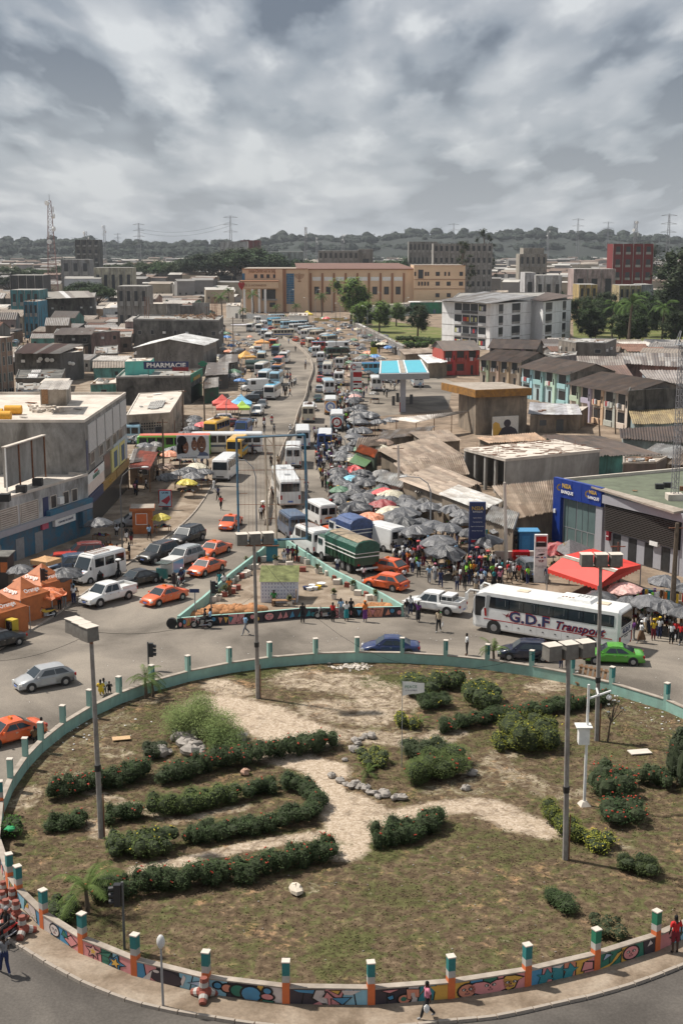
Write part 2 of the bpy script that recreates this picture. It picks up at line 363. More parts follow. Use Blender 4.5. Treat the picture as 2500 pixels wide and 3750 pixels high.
def star(cx,cy,rx,ry,n=5,ph=.3,k=.42):return[(cx+(rx if i%2==0 else rx*k)*cos(PI*i/n+ph),cy+(ry if i%2==0 else ry*k)*sin(PI*i/n+ph))for i in range(2*n)]
class Mural:
 def __init__(s,a,b,nrm,h):s.a=a;s.b=b;s.n=nrm;s.h=h;s.mb=MB();s.l=0
 def P(s,u,v,l):p=s.a.lerp(s.b,u)+s.n*(.004+.0035*l);return(p.x,p.y,.02+v*(s.h-.03))
 def poly(s,pts,c,l):
  q=[s.P(min(1,max(0,u)),min(1,max(0,v)),l)for u,v in pts];s.mb.poly(q,MI[c])
 def out(s,pts,c,l,e=.03,ev=.09,oc='k'):
  cx=sum(p[0]for p in pts)/len(pts);cy=sum(p[1]for p in pts)/len(pts)
  big=[]
  for u,v in pts:
   d=math.hypot((u-cx)/e,(v-cy)/ev)or 1;big.append((u+(u-cx)/d,v+(v-cy)/d))
  s.poly(big,oc,l);s.poly(pts,c,l+1)
 def line(s,p,q,w,l,c='k'):
  dx,dy=(q[0]-p[0])*5,(q[1]-p[1]);L=math.hypot(dx,dy)or 1;nx,ny=-dy/L*w/5*1.,dx/L*w
  s.poly([(p[0]+nx,p[1]+ny),(q[0]+nx,q[1]+ny),(q[0]-nx,q[1]-ny),(p[0]-nx,p[1]-ny)],c,l)
 def cells(s,cols,rg):
  n=len(cols)
  xs=[0]+[(i+rg.u(-.2,.2))/n for i in range(1,n)]+[1];xt=[0]+[(i+rg.u(-.35,.35))/n for i in range(1,n)]+[1]
  for i,c in enumerate(cols):
   s.poly([(xs[i],0),(xs[i+1],0),(xt[i+1],1),(xt[i],1)],c,0)
   if i:s.line((xs[i],0),(xt[i],1),.045,1)
 def face(s,cx,cy,rx,ry,c,l=4,shape=None):
  s.out(shape or ell(cx,cy,rx,ry),c,l)
  for k in(-1,1):
   s.poly(ell(cx+k*rx*.38,cy+ry*.22,rx*.26,ry*.24,10),'k',l+2);s.poly(ell(cx+k*rx*.38,cy+ry*.2,rx*.18,ry*.16,10),'w',l+3);s.poly(ell(cx+k*rx*.3,cy+ry*.2,rx*.09,ry*.1,8),'k',l+4)
  s.poly([(cx,cy+.02),(cx-rx*.12,cy-ry*.2),(cx+rx*.12,cy-ry*.2)],'k',l+2);s.poly(ell(cx,cy-ry*.45,rx*.3,ry*.13,10),'k',l+2);s.poly(ell(cx,cy-ry*.44,rx*.2,ry*.06,10),'p',l+3)
def rand_mural(m,rg):
 pool='blpogywdtq';pool=['b','lb','p','o','g','y','w','d','t','q']
 m.cells([rg.choice(pool)for _ in range(rg.randint(4,6))],rg)
 for _ in range(3):
  c=rg.choice(pool);u=rg.u(.1,.9)
  m.out(rg.choice([ell(u,rg.u(.4,.6),.06,.28),star(u,.5,.09,.4),[(u-.07,.15),(u+.08,.3),(u,.85)]]),c,4+_*2,.018,.06)
def mural_for(m,idx,rg):
 if idx==0:m.cells(['lb','g','w','b'],rg);m.out([(.3,.2),(.45,.9),(.6,.3),(.8,.95),(.85,.2)],'w',3);m.poly([(.35,.5),(.5,.95),(.5,.6)],'y',6)
 elif idx==1:m.cells(['w','b','b','p'],rg);m.face(.33,.55,.12,.33,'w');m.out([(.62,.45),(.8,.85),(.97,.6),(.8,.2)],'p',4);m.out([(.55,.6),(.6,.95),(.72,.6)],'g',8)
 elif idx==2:m.cells(['p','p','g','lb','p'],rg);m.out(star(.22,.6,.15,.42),'p',3);m.out(star(.22,.6,.08,.24),'y',6,.012,.04,'w');m.out(star(.68,.45,.2,.5,ph=.1),'b',3);m.out(star(.68,.45,.13,.36,ph=.1),'lb',6,.008,.03);m.out(star(.68,.45,.1,.3,ph=.1),'y',9,.012,.04);m.out([(.35,.65),(.6,.95),(.55,.65)],'g',11)
 elif idx==3:m.cells(['b','p','d','d','lb','lb'],rg);m.out(ell(.45,.5,.26,.42,16),'d',4,.01,.04);m.poly([(.08,.1),(.2,.1),(.24,.75)],'w',6);m.poly(ell(.3,.75,.05,.09),'w',7);m.poly([(.7,.2),(.76,.8),(.72,.95),(.68,.5)],'w',7);m.out([(.8,.55),(.98,.8),(.98,.5)],'q',7)
 elif idx==4:m.cells(['lb','d','d','y','w'],rg);m.out(ell(.12,.72,.05,.17),'b',3);m.out(ell(.25,.62,.07,.22),'o',3);m.out(ell(.4,.55,.1,.33),'g',5);m.out(ell(.58,.45,.13,.42),'b',7);m.out(ell(.8,.75,.05,.16),'b',9);m.out(ell(.8,.42,.08,.16),'p',9);m.out([(.72,.02),(.74,.2),(.88,.2),(.9,.02)],'g',9,.015,.05)
 elif idx==5:m.cells(['d','d','w','p','lb','lb'],rg);m.poly([(.05,.95),(.32,.95),(.3,.75),(.12,.82)],'b',4);m.out([(.34,.95),(.45,.95),(.38,.55),(.47,.2),(.41,.2),(.3,.5)],'w',5);m.out([(.5,.05),(.49,.5),(.44,.5),(.48,.85),(.56,.5),(.52,.5),(.53,.05)],'p',8);m.out([(.55,.5),(.78,.55),(.68,.15)],'b',8);m.poly([(.25,.02),(.45,.02),(.38,.3)],'p',7);m.out([(.52,.95),(.65,.95),(.62,.75)],'y',8);m.poly([(.66,.97),(.92,.97),(.8,.7),(.7,.72)],'w',7)
 elif idx==6:m.cells(['d','d','w','t','y'],rg);m.out([(.1,.9),(.2,.75),(.32,.92)],'p',4);m.out([(.17,.5),(.24,.6),(.25,.4),(.2,.35)],'b',4);m.out(ell(.4,.32,.08,.25),'o',5);m.poly(ell(.39,.34,.04,.13),'g',8);m.out([(.44,.35),(.43,.9),(.6,.85),(.6,.4),(.55,.42),(.54,.68),(.49,.68),(.49,.3)],'o',9,.012,.05);m.poly([(.75,.95),(.85,.5),(.98,.95)],'y',5)
 elif idx==7:m.cells(['y','b','g','p','p'],rg);m.face(.17,.45,.12,.38,'o');m.face(.5,.5,.13,.4,'p',4,heart(.5,.42,.95));m.face(.8,.5,.13,.38,'y',4,[(.68,.75),(.72,.95),(.85,.92),(.97,.75),(.88,.6),(.85,.25),(.76,.12),(.7,.3)])
 elif idx==8:m.cells(['b','p','t','o','y','p'],rg);m.out([(.1,.05),(.14,.5),(.08,.7),(.2,.6),(.24,.95),(.3,.6),(.36,.7),(.3,.4),(.36,.2),(.26,.3),(.22,.02)],'t',5,.01,.03);m.out([(.5,.1),(.54,.5),(.48,.7),(.58,.65),(.6,.98),(.68,.6),(.74,.6),(.66,.4),(.64,.1)],'t',5,.01,.03);m.out([(.8,.3),(.84,.8),(.97,.7),(.97,.3)],'p',5);m.poly([(.3,.98),(.5,.98),(.44,.8)],'w',8);m.poly([(.66,.98),(.98,.98),(.8,.8)],'y',8)
 elif idx==9:m.cells(['g','g','y','g','d'],rg);m.out([(0,.15),(.2,.3),(.3,.75),(.4,.85),(.3,.45),(.16,.1),(0,0)],'y',4);m.face(.55,.55,.13,.38,'p');m.out([(.05,.6),(.1,.95),(.2,.8)],'q',4);m.poly([(.85,.6),(.9,.95),(.95,.7)],'w',6)
 else:rand_mural(m,rg)
near0=None
postmb=MB();postmb.box((0,0,1.925),(.34,.34,.05),0,3);postmb.box((0,0,1.62),(.3,.3,.56),0,0);postmb.box((0,0,1.19),(.3,.3,.3),0,1);postmb.box((0,0,.52),(.3,.3,1.04),0,2)
post_me=postmb.mesh('post',['teal','post_white','post_orange','concrete_light'])
post_me2=postmb.mesh('post',['post_green','post_white','post_orange','concrete_light'])
postm=MB();postm.box((0,0,1.925),(.34,.34,.05),0,3);postm.box((0,0,.95),(.3,.3,1.9),0,0);postm.box((-.1,0,1.55),(.12,.31,.7),0,1)
post_me3=postm.mesh('post',['mint','teal','post_white','concrete_light'])
n=len(full)
x,y=G(62,3170,1.95);a62=math.atan2(y-RC[1],x-RC[0]);i62=min(range(n),key=lambda i:abs(full[i]-a62))
for i in range(n):
 a=full[i];b=full[(i+1)%n]
 if b<a:b+=2*PI
 pa=ring(a);pb=ring(b);t=(pb-pa).normalized();nr=Vr((t.y,-t.x,0));L=(pb-pa).length
 far=sin((a+b)/2)>-.02
 pa2=pa+t*.15;pb2=pb-t*.15
 if(pa2.y<40):pass
 q=MB();ins=.26
 q.prism([(pa2.x,pa2.y),(pb2.x,pb2.y),(pb2.x-nr.x*ins,pb2.y-nr.y*ins),(pa2.x-nr.x*ins,pa2.y-nr.y*ins)],0,WH)
 put('wall_panel',q,'mint',wall)
 q=MB();e=.03
 q.prism([(pa2.x+nr.x*e,pa2.y+nr.y*e),(pb2.x+nr.x*e,pb2.y+nr.y*e),(pb2.x-nr.x*(ins+e),pb2.y-nr.y*(ins+e)),(pa2.x-nr.x*(ins+e),pa2.y-nr.y*(ins+e))],WH,WH+.06)
 put('coping',q,'kerb',wall)
 pc=pa-nr*.13
 po=obj('post',(post_me3 if sin(a)>0 else(post_me if cos(a)<.38 else post_me2)),wall,(pc.x,pc.y,0),math.atan2(t.y,t.x))
 if not far:
  m=Mural(pa2,pb2,nr,WH);idx=(i-i62)%n
  mural_for(m,idx if idx<=9 else 99,RR(i*7+3));put('mural',m.mb,['mural_'+k for k in MK],wall)
def gpts(L):return[G(*p)for p in L]
SAND=[(gpts([(800,2590),(930,2620),(1010,2660),(1120,2700)]),2.3,1.),(gpts([(1120,2700),(1000,2640)]),1.8,1.),(gpts([(1000,2770),(1100,2790),(1210,2820),(1180,2900),(1240,2960),(1290,3060),(1260,3120)]),1.15,1.),(gpts([(1290,2930),(1400,3000),(1500,2985),(1620,2960),(1750,2950),(1850,2975)]),1.0,.85),(gpts([(1780,2960),(1880,3010),(1990,3040)]),1.2,.9),(gpts([(1240,3050),(1050,3080),(880,3110),(660,3160),(500,3190)]),.55,.8),(gpts([(1200,2690),(1350,2700),(1550,2720),(1650,2690)]),1.2,.62),(gpts([(1100,2490),(1300,2510),(1450,2560),(1350,2620),(1200,2600)]),2.2,.62),(gpts([(1500,2690),(1800,2860),(1650,2900)]),1.6,.35),(gpts([(250,2850),(150,2760),(420,2640)]),1.5,.3),(gpts([(860,2540),(800,2510)]),1.3,.75),(gpts([(1900,2720),(1800,2790),(2000,2900),(2100,2910)]),.9,.45),(gpts([(300,2890),(500,2960),(640,3010),(900,2960)]),.45,.55),(gpts([(330,3020),(370,3060)]),.6,.6),(gpts([(80,2950),(120,2900)]),.8,.5),(gpts([(380,2740),(440,2770)]),.9,.4),(gpts([(460,2560),(560,2560)]),1.,.45),(gpts([(1980,2520),(2030,2510)]),1.2,.6),(gpts([(620,3215),(900,3240),(1200,3260)]),.6,.25),(gpts([(2230,3100),(2330,3140)]),.8,.35),(gpts([(2250,2610),(2400,2660)]),1.1,.25)]
SANDW=[(l,w,k)for l,w,k in SAND]
GREEN=[(gpts([(1380,2500),(1450,2495)]),1.2,1.),(gpts([(900,2470),(1010,2465)]),.9,1.),(gpts([(1260,3110),(1400,3130)]),1.,.8),(gpts([(1080,2450),(1700,2460)]),.5,.4),(gpts([(1400,3270),(1480,3290)]),1.2,.6),(gpts([(1230,3480),(1300,3440)]),1.,.7),(gpts([(1850,3130),(2100,3090)]),1.5,.5),(gpts([(500,2950),(600,2700)]),2.,.3),(gpts([(1700,2700),(2100,2720),(2300,2760)]),1.6,.45),(gpts([(1650,3050),(1800,3070)]),1.,.5),(gpts([(300,3380),(470,3420)]),1.2,.5),(gpts([(2250,2650),(2400,2800)]),2.,.35),(gpts([(600,2620),(850,2700)]),2.,.5),(gpts([(1200,3560),(1340,3540)]),.7,.6)]
def garden():
 st=.22;x0,x1=-20,26;y0,y1=44,100
 nx=int((x1-x0)/st);ny=int((y1-y0)/st);idm={};vs=[];sand=[];green=[]
 for j in range(ny+1):
  for i in range(nx+1):
   x=x0+i*st;y=y0+j*st;t=math.atan2(y-RC[1],x-RC[0]);r=math.hypot(x-RC[0],y-RC[1]);R_=rr(t)-.1
   if r<R_+.35:
    if r>R_:x=RC[0]+R_*cos(t);y=RC[1]+R_*sin(t)
    idm[(i,j)]=len(vs)
    w1=.25*sin(x*.5+1)*sin(y*.37)+.1*sin(x*1.3)*sin(y*1.7+2)
    s=0
    for l,w,k in SANDW:
     d=dline((x,y),l);s=max(s,k*max(0,min(1,(w*1.35-d)/(w*.6))))
    gg=0
    for l,w,k in GREEN:
     d=dline((x,y),l);gg=max(gg,k*max(0,min(1,(w*1.6-d)/(w*.9))))
    vs.append((x,y,.05+.08*w1*min(1,(R_-r)/2+.1)));sand.append(s);green.append(gg)
 fs=[]
 for j in range(ny):
  for i in range(nx):
   k=[idm.get(q)for q in((i,j),(i+1,j),(i+1,j+1),(i,j+1))]
   if None not in k:fs.append(k)
 me=bpy.data.meshes.new('garden');me.from_pydata(vs,[],fs)
 for nm,arr in(('sand',sand),('green',green)):
  at=me.attributes.new(nm,'FLOAT','POINT');at.data.foreach_set('value',arr)
 m=bpy.data.materials.new('garden_ground');m.use_nodes=True;nt=m.node_tree;L=nt.links.new;b=nt.nodes['Principled BSDF'];b.inputs['Roughness'].default_value=1;b.inputs['Specular IOR Level'].default_value=.1
 tc=N(nt,'ShaderNodeTexCoord');O=tc.outputs['Object']
 def noise(s,d=6,r=.65,di=.4):
  q=N(nt,'ShaderNodeTexNoise',i_Scale=s,i_Detail=d,i_Roughness=r,i_Distortion=di);L(O,q.inputs['Vector']);return q.outputs[0]
 def ramp(src,stops):
  q=N(nt,'ShaderNodeValToRGB');e=q.color_ramp.elements;e[0].position,e[0].color=stops[0][0],(*stops[0][1],1);e[1].position,e[1].color=stops[-1][0],(*stops[-1][1],1)
  for p,c in stops[1:-1]:z=e.new(p);z.color=(*c,1)
  L(src,q.inputs[0]);return q.outputs[0]
 def mix(f,a,c):
  q=N(nt,'ShaderNodeMix',data_type='RGBA');L(f,q.inputs[0]);L(a,q.inputs[6]);L(c,q.inputs[7]);return q.outputs[2]
 def attr(n):q=N(nt,'ShaderNodeAttribute',attribute_name=n);return q.outputs['Fac']
 def thr(a,nz,lo,hi,k=1.):
  ad=N(nt,'ShaderNodeMath',operation='ADD');L(a,ad.inputs[0]);s_=N(nt,'ShaderNodeMath',operation='MULTIPLY_ADD');L(nz,s_.inputs[0]);s_.inputs[1].default_value=k;s_.inputs[2].default_value=-.5*k;L(s_.outputs[0],ad.inputs[1])
  r=N(nt,'ShaderNodeMapRange');r.inputs[1].default_value=lo;r.inputs[2].default_value=hi;L(ad.outputs[0],r.inputs[0]);return r.outputs[0]
 n1=noise(.35);n2=noise(2.2,8,.7);n3=noise(7,4,.7);n4=noise(1.1,7,.7,1.)
 dry=ramp(n2,[(.34,(.055,.038,.025)),(.5,(.115,.082,.052)),(.66,(.23,.168,.11))])
 grn=ramp(n2,[(.34,(.035,.038,.016)),(.5,(.075,.078,.03)),(.68,(.14,.135,.06))])
 red=ramp(n2,[(.35,(.2,.115,.06)),(.65,(.38,.23,.13))])
 snd=ramp(n3,[(.3,(.25,.19,.135)),(.5,(.42,.335,.25)),(.7,(.6,.51,.42))])
 base=mix(thr(n4,n2,.46,.62,.6),dry,grn)
 base=mix(thr(n1,n2,.6,.8,.9),base,red)
 base=mix(thr(attr('green'),n2,.35,.7,1.3),base,grn)
 base=mix(thr(attr('sand'),n4,.3,.95,2.4),base,snd)
 L(base,b.inputs['Base Color'])
 bp=N(nt,'ShaderNodeBump');bp.inputs['Strength'].default_value=.6;bp.inputs['Distance'].default_value=.06;L(n3,bp.inputs['Height']);L(bp.outputs[0],b.inputs['Normal'])
 me.materials.append(m);o=obj('garden_ground',me);o['kind']='structure'
 mb=MB();rg=RR(3)
 tri=[]
 vv=[];ff=[]
 for k in range(70000):
  i=rg.randrange(len(vs));s=sand[i];gr=green[i]
  x,y,z=vs[i]
  nz=.5+.5*sin(x*.9+2*sin(y*.6))*sin(y*1.1+sin(x*.8))
  if rg.random()<s*1.1 or rg.random()>.3+.5*nz+gr:continue
  x+=rg.u(-.2,.2);y+=rg.u(-.2,.2)
  h=rg.u(.015,.05);a=rg.u(0,PI);w=rg.u(.03,.07)
  for q in range(2):
   a+=1.3;dx,dy=cos(a)*w,sin(a)*w;lx,ly=rg.u(-.12,.12),rg.u(-.12,.12)
   b0=len(vv);vv+=[(x-dx,y-dy,z-.01),(x+dx,y+dy,z-.01),(x+lx,y+ly,z+h)];ff.append((b0,b0+1,b0+2))
 me=bpy.data.meshes.new('grass');me.from_pydata(vv,[],ff)
 m=bpy.data.materials.new('grass_blades');m.use_nodes=True;nt=m.node_tree;L=nt.links.new;b=nt.nodes['Principled BSDF'];b.inputs['Roughness'].default_value=.9;b.inputs['Specular IOR Level'].default_value=.1
 tc=N(nt,'ShaderNodeTexCoord');O=tc.outputs['Object']
 L(ramp(noise(1.1,7,.7,1.),[(.4,(.15,.11,.068)),(.52,(.12,.095,.05)),(.62,(.08,.088,.033)),(.74,(.09,.11,.035))]),b.inputs['Base Color'])
 me.materials.append(m);o=obj('grass',me);tag(o,'patchy dry and green grass covering the roundabout garden','grass',kind='stuff')
garden()
kp=[(-300,3240),(-120,3360),(69,3469),(189,3544),(333,3618),(471,3670),(603,3704),(786,3736),(1000,3765),(1250,3775),(1450,3768),(1650,3746),(1829,3728),(2029,3684),(2246,3633),(2500,3541),(2800,3400)]
kn=smooth_line([Vr((*G(*p),0))for p in kp],5)
inner=[ring(-PI+.25-i*0.0+(PI-.1)*i/40,-.15)for i in range(41)]
g=MB();g.prism([(v.x,v.y)for v in kn]+[(v.x,v.y)for v in inner[::-1]],0,.11);gp=struct('near_pavement',g,'pavement')
kerb_run('kerb',kn,1,parent=gp,h=.16,w=.16,step=.8)
g=MB();nr_=[(v.x,v.y+.0,.016)for v in kn];g.poly(nr_+[(40,38,.016),(-45,38,.016)]);struct('near_road',g,'asphalt_shaded')
med=smooth_line([Vr((*G(*p),0))for p in MED],3)
mw=thing('median_barrier','low weathered concrete barrier snaking between the two carriageways','barrier')
acc=[med[0]]
for b in med[1:]:
 while(b-acc[-1]).length>=2.2:acc.append(acc[-1]+(b-acc[-1]).normalized()*2.2)
seg=MB();seg.loft([[(-1.07,-.28,0),(-1.07,.28,0),(-1.07,.1,.75),(-1.07,-.1,.75)],[(1.07,-.28,0),(1.07,.28,0),(1.07,.1,.75),(1.07,-.1,.75)]])
sm=seg.mesh('barrier_block','kerb')
for a,b in zip(acc,acc[1:]):
 c=(a+b)/2;obj('barrier_block',sm,mw,(c.x,c.y,0),(rnd.u(-.05,.05),rnd.u(-.02,.02),math.atan2((b-a).y,(b-a).x)+rnd.u(-.03,.03)))
ISL=[(650,2302),(768,2292),(932,2281),(1110,2264),(1300,2262),(1478,2258)]
IL=[(650,2300),(740,2228),(840,2138),(957,2045),(985,2010)]
IR=[(985,2010),(1052,2010),(1130,2062),(1227,2125),(1330,2178),(1400,2212),(1478,2258)]
g=MB();g.prism(gpts(ISL)+gpts(IR)[::-1]+gpts(IL)[::-1][1:-1],0,.14);struct('traffic_island',g,'pavement')
iw=thing('island_wall','low wall round the triangular island, mint green at the sides and dark mural in front','wall')
def wallrun(pts,h,matn,name,parent,th=.22,gap=.0):
 L=[Vr((*p,0))for p in pts]
 for i,(a,b)in enumerate(zip(L,L[1:])):
  t=(b-a).normalized();nr=Vr((t.y,-t.x,0));b2=b-t*.01
  q=MB();q.prism([(a.x,a.y),(b2.x,b2.y),(b2.x-nr.x*th,b2.y-nr.y*th),(a.x-nr.x*th,a.y-nr.y*th)],.0,h);put(name,q,matn,parent)
  yield a,b2,nr
for i,(a,b,nr)in enumerate(wallrun(gpts(ISL),.85,'mint','wall_panel',iw)):
 m=Mural(a,b,nr,.85);rg=RR(i+40)
 m.cells([rg.choice(['d','p','d','k','o','d'])for _ in range(5)],rg)
 for k in range(7):
  u=(k+.5)/7+rg.u(-.03,.03);c=rg.choice(['p','p','o','b','y','p','t'])
  m.out(rg.choice([ell(u,rg.u(.35,.65),.045,.22),[(u-.05,.15),(u+.06,.25),(u+.02,.85)],[(u-.05,.8),(u+.05,.7),(u-.01,.15)]]),c,4+(k%2)*2,.014,.07)
 if i==2:m.face(.3,.5,.09,.36,'p',9)
 put('mural',m.mb,['mural_'+k for k in MK],iw)
list(wallrun(gpts(IL)[::-1],1.0,'mint','wall_panel',iw));list(wallrun(gpts(IR)[::-1],1.0,'mint','wall_panel',iw))
def hills():
 mb=MB();prof=[(-60,868),(0,880),(150,872),(300,868),(450,882),(620,880),(780,868),(900,880),(1000,858),(1120,842),(1250,856),(1400,852),(1500,836),(1620,842),(1700,832),(1800,842),(1900,840),(2000,836),(2080,842),(2200,844),(2320,850),(2420,858),(2560,858)]
 Ys=[1900,2150,2400,2700,3200];hk=[.0,.45,.85,1.0,.9]
 rows=[]
 for Y,k in zip(Ys,hk):
  row=[]
  for i in range(-10,60):
   px=-400+i*66+rnd.u(-8,8)
   q=max(prof[0][0],min(prof[-1][0],px))
   for(a,ya),(b,yb)in zip(prof,prof[1:]):
    if a<=q<=b:py=ya+(yb-ya)*(q-a)/(b-a)
   h=HT(2700,py)-13
   row.append(((px-1250)*Y/F,Y,max(-1,h*k+rnd.u(-2,2))if k else-1))
  rows.append(row)
 mb.loft(rows,0,closed=False,cap=False)
 mat('forest_floor',(.009,.015,.009),.95,var=.4,scale=.02);struct('hills',mb,'forest_floor',True)
 return rows
HR=hills()
# ---------------- vehicles (built facing +X, origin on the ground at the centre)
def hull_sec(x,w,zb,zt,crown=.03):
 return[(x,-w*.86,zb),(x,-w*.98,zb+.1),(x,-w,(zb+zt)*.5),(x,-w*.97,zt-.06),(x,-w*.86,zt),(x,-w*.4,zt+crown),(x,w*.4,zt+crown),(x,w*.86,zt),(x,w*.97,zt-.06),(x,w,(zb+zt)*.5),(x,w*.98,zb+.1),(x,w*.86,zb)]
def wheel_mesh(r=.31,w=.2):
 t=MB().cyl((0,-w/2,0),(0,w/2,0),r,r,18);return t.mesh('wheel','rubber',False)
WM={}
def wheels(root,xs,y,r,w=.2,detail=True):
 key=(round(r,2),round(w,2))
 if key not in WM:
  rm=MB()
  for s in(-1,1):rm.cyl((0,s*(w/2-.01),0),(0,s*(w/2+.012),0),r*.62,r*.5,12)
  WM[key]=(wheel_mesh(r,w),rm.mesh('rim','rim'))
 for x in xs:
  for s in(-1,1):
   o=obj('wheel',WM[key][0],root,(x,s*y,r))
   if detail:obj('rim',WM[key][1],o)
def car(kind,detail=True):
 P=dict(sedan=(4.35,1.70,1.40,.88,[-2.15,-1.55,-.55,.45,1.15,2.17]),hatch=(4.1,1.70,1.45,.92,[-2.03,-1.85,-1.2,.4,1.05,2.05]),suv=(4.65,1.86,1.74,1.08,[-2.3,-2.15,-1.75,.45,1.15,2.33]),wagon=(4.5,1.72,1.42,.88,[-2.2,-2.1,-1.7,.35,1.1,2.25]),pickup=(5.25,1.86,1.78,1.08,[-2.6,-.78,-.62,.75,1.45,2.62]))[kind]
 L,Wd,H,belt,X=P;w=Wd/2;xr,cb,rb,rf,ab,xf=X
 root=thing('car','x','car')
 zb=.22 if kind in('sedan','hatch','wagon')else .36;hood=belt-.08;tr=belt+.0
 st=[(xr,w*.8,zb+.12,belt-.22),(xr+.06,w*.93,zb,belt-.06),(xr+.35,w,zb,belt-.01),(cb,w,zb,tr),(0,w,zb,belt),(ab,w,zb,belt-.01),(ab+.35,w*.99,zb,hood+.01),(xf-.45,w*.95,zb,hood-.07),(xf-.1,w*.86,zb,hood-.17),(xf,w*.7,zb+.1,hood-.32)]
 if kind=='hatch' or kind=='suv' or kind=='wagon':st[0]=(xr,w*.85,zb+.1,belt-.1)
 b=MB();b.loft([hull_sec(*s)for s in st]);put('body',b,'paint',root,(.5,.5,.5),smooth=True)
 zr=H;wr=w*.72
 def cs(x,z,ww):return[(x,-ww,z),(x,ww,z)]
 bz=belt-.03;wb=w*.93
 A=(ab,bz,wb);Bf=(rf,zr-.05,wr);Br=(rb,zr-.05,wr);Cc=(cb,bz,wb)
 def side(s,m,x0,x1,name):
  q=MB()
  lo=lambda f:(Cc[0]+(A[0]-Cc[0])*f,s*(wb+.004),bz+.07);hi=lambda f:(Br[0]+(Bf[0]-Br[0])*f,s*(wr+.012),zr-.10)
  a,b_,c,d=lo(x0),lo(x1),hi(x1),hi(x0);q.quad(*((a,b_,c,d)if s<0 else(b_,a,d,c)));put(name,q,'glass',root)
 q=MB();q.add([(A[0],-wb,bz),(A[0],wb,bz),(Bf[0],wr,Bf[1]),(Bf[0],-wr,Bf[1]),(Cc[0],-wb,bz),(Cc[0],wb,bz),(Br[0],wr,Br[1]),(Br[0],-wr,Br[1])],[(0,1,2,3),(5,4,7,6),(4,0,3,7),(1,5,6,2)])
 q.loft([[(rb-.05,-wr*1.0,zr-.06),(rb-.05,-wr*.5,zr-.02),(rb-.05,wr*.5,zr-.02),(rb-.05,wr,zr-.06)],[(rb+.25,-wr,zr-.03),(rb+.25,-wr*.5,zr+.01),(rb+.25,wr*.5,zr+.01),(rb+.25,wr,zr-.03)],[(rf-.3,-wr,zr-.03),(rf-.3,-wr*.5,zr+.01),(rf-.3,wr*.5,zr+.01),(rf-.3,wr,zr-.03)],[(rf+.03,-wr,zr-.07),(rf+.03,-wr*.5,zr-.04),(rf+.03,wr*.5,zr-.04),(rf+.03,wr,zr-.07)]],closed=False,cap=False)
 put('cabin',q,'paint',root,(.5,.5,.5))
 def glassquad(name,p0,p1,k0,k1,off):
  q=MB();f=lambda t,yy,s:(p0[0]+(p1[0]-p0[0])*t+off*.012*1,s*yy,p0[1]+(p1[1]-p0[1])*t+.008)
  ya=(p0[2]+(p1[2]-p0[2])*k0)*.93;yb=(p0[2]+(p1[2]-p0[2])*k1)*.93
  a,b_,c,d=f(k0,ya,-1),f(k0,ya,1),f(k1,yb,1),f(k1,yb,-1);q.quad(*((a,b_,c,d)if off>0 else(b_,a,d,c)));put(name,q,'glass',root)
 glassquad('windscreen',A,Bf,.06,.93,1);glassquad('rear_window',Cc,Br,.1 if kind!='suv' else .25,.9,-1)
 cuts={'sedan':[.18,.5,.83],'hatch':[.1,.45,.84],'suv':[.06,.33,.6,.86],'wagon':[.07,.3,.58,.85],'pickup':[.1,.5,.86]}[kind]
 for s in(-1,1):
  for a,b_ in zip(cuts,cuts[1:]):side(s,0,a+.012,b_-.012,'side_window')
 r=.31 if zb<.3 else .38;xs=(xr+.82,xf-.8)
 if kind=='pickup':xs=(xr+1.1,xf-.95)
 for x in xs:
  for s in(-1,1):put('wheel_arch',MB().cyl((x,s*(w-.12),r+.02),(x,s*(w+.006),r+.02),r*1.18,r*1.18,16),'black_plastic',root)
 wheels(root,xs,w-.085,r)
 for s in(-1,1):
  put('headlight',bo((xf-.13,s*w*.66,hood-.27),(.22,.34,.15),s*-.35),'lamp_glass',root);put('tail_light',bo((xr+.07,s*w*.8,belt-.2),(.16,.22,.2 if kind!='suv' else .4)),'red_lens',root)
  put('side_mirror',bo((ab-.28,s*(w+.09),belt+.05),(.1,.18,.13)),'paint',root,(.5,.5,.5))
  if detail:
   for a,b_ in zip(cuts,cuts[1:]):
    xa=Cc[0]+(A[0]-Cc[0])*a+.02;xb=Cc[0]+(A[0]-Cc[0])*b_-.0
    if kind=='pickup' and False:continue
    xa=max(xa,xs[0]+r*1.25);xb=min(xb,xs[1]-r*1.3)
    if xb-xa>.35:
     d=put('door',bo(((xa+xb)/2,s*(w-.006),(zb+belt)/2+.03),(xb-xa-.03,.03,(belt-zb)*.66)),'paint',root,(.5,.5,.5));put('handle',bo((xa+.18,s*(w+.022),belt-.14),(.16,.03,.03)),'chrome',d)
 put('grille',bo((xf-.03,0,hood-.36),(.1,w*.85,.13)),'black_plastic',root)
 put('bumper',bo((xf-.06,0,zb+.14),(.2,w*1.62,.2),0,0,.95),'paint' if kind!='suv' else 'black_plastic',root,(.5,.5,.5));put('bumper',bo((xr+.06,0,zb+.14),(.2,w*1.66,.22),0,0,.95),'paint' if kind!='suv' else 'black_plastic',root,(.5,.5,.5))
 put('number_plate',bo((xr-.045,0,belt-.36 if kind!='pickup' else zb+.2),(.02,.42,.11)),'plate_blue',root);put('number_plate',bo((xf+.045,0,zb+.18),(.02,.42,.11)),'plate_blue',root)
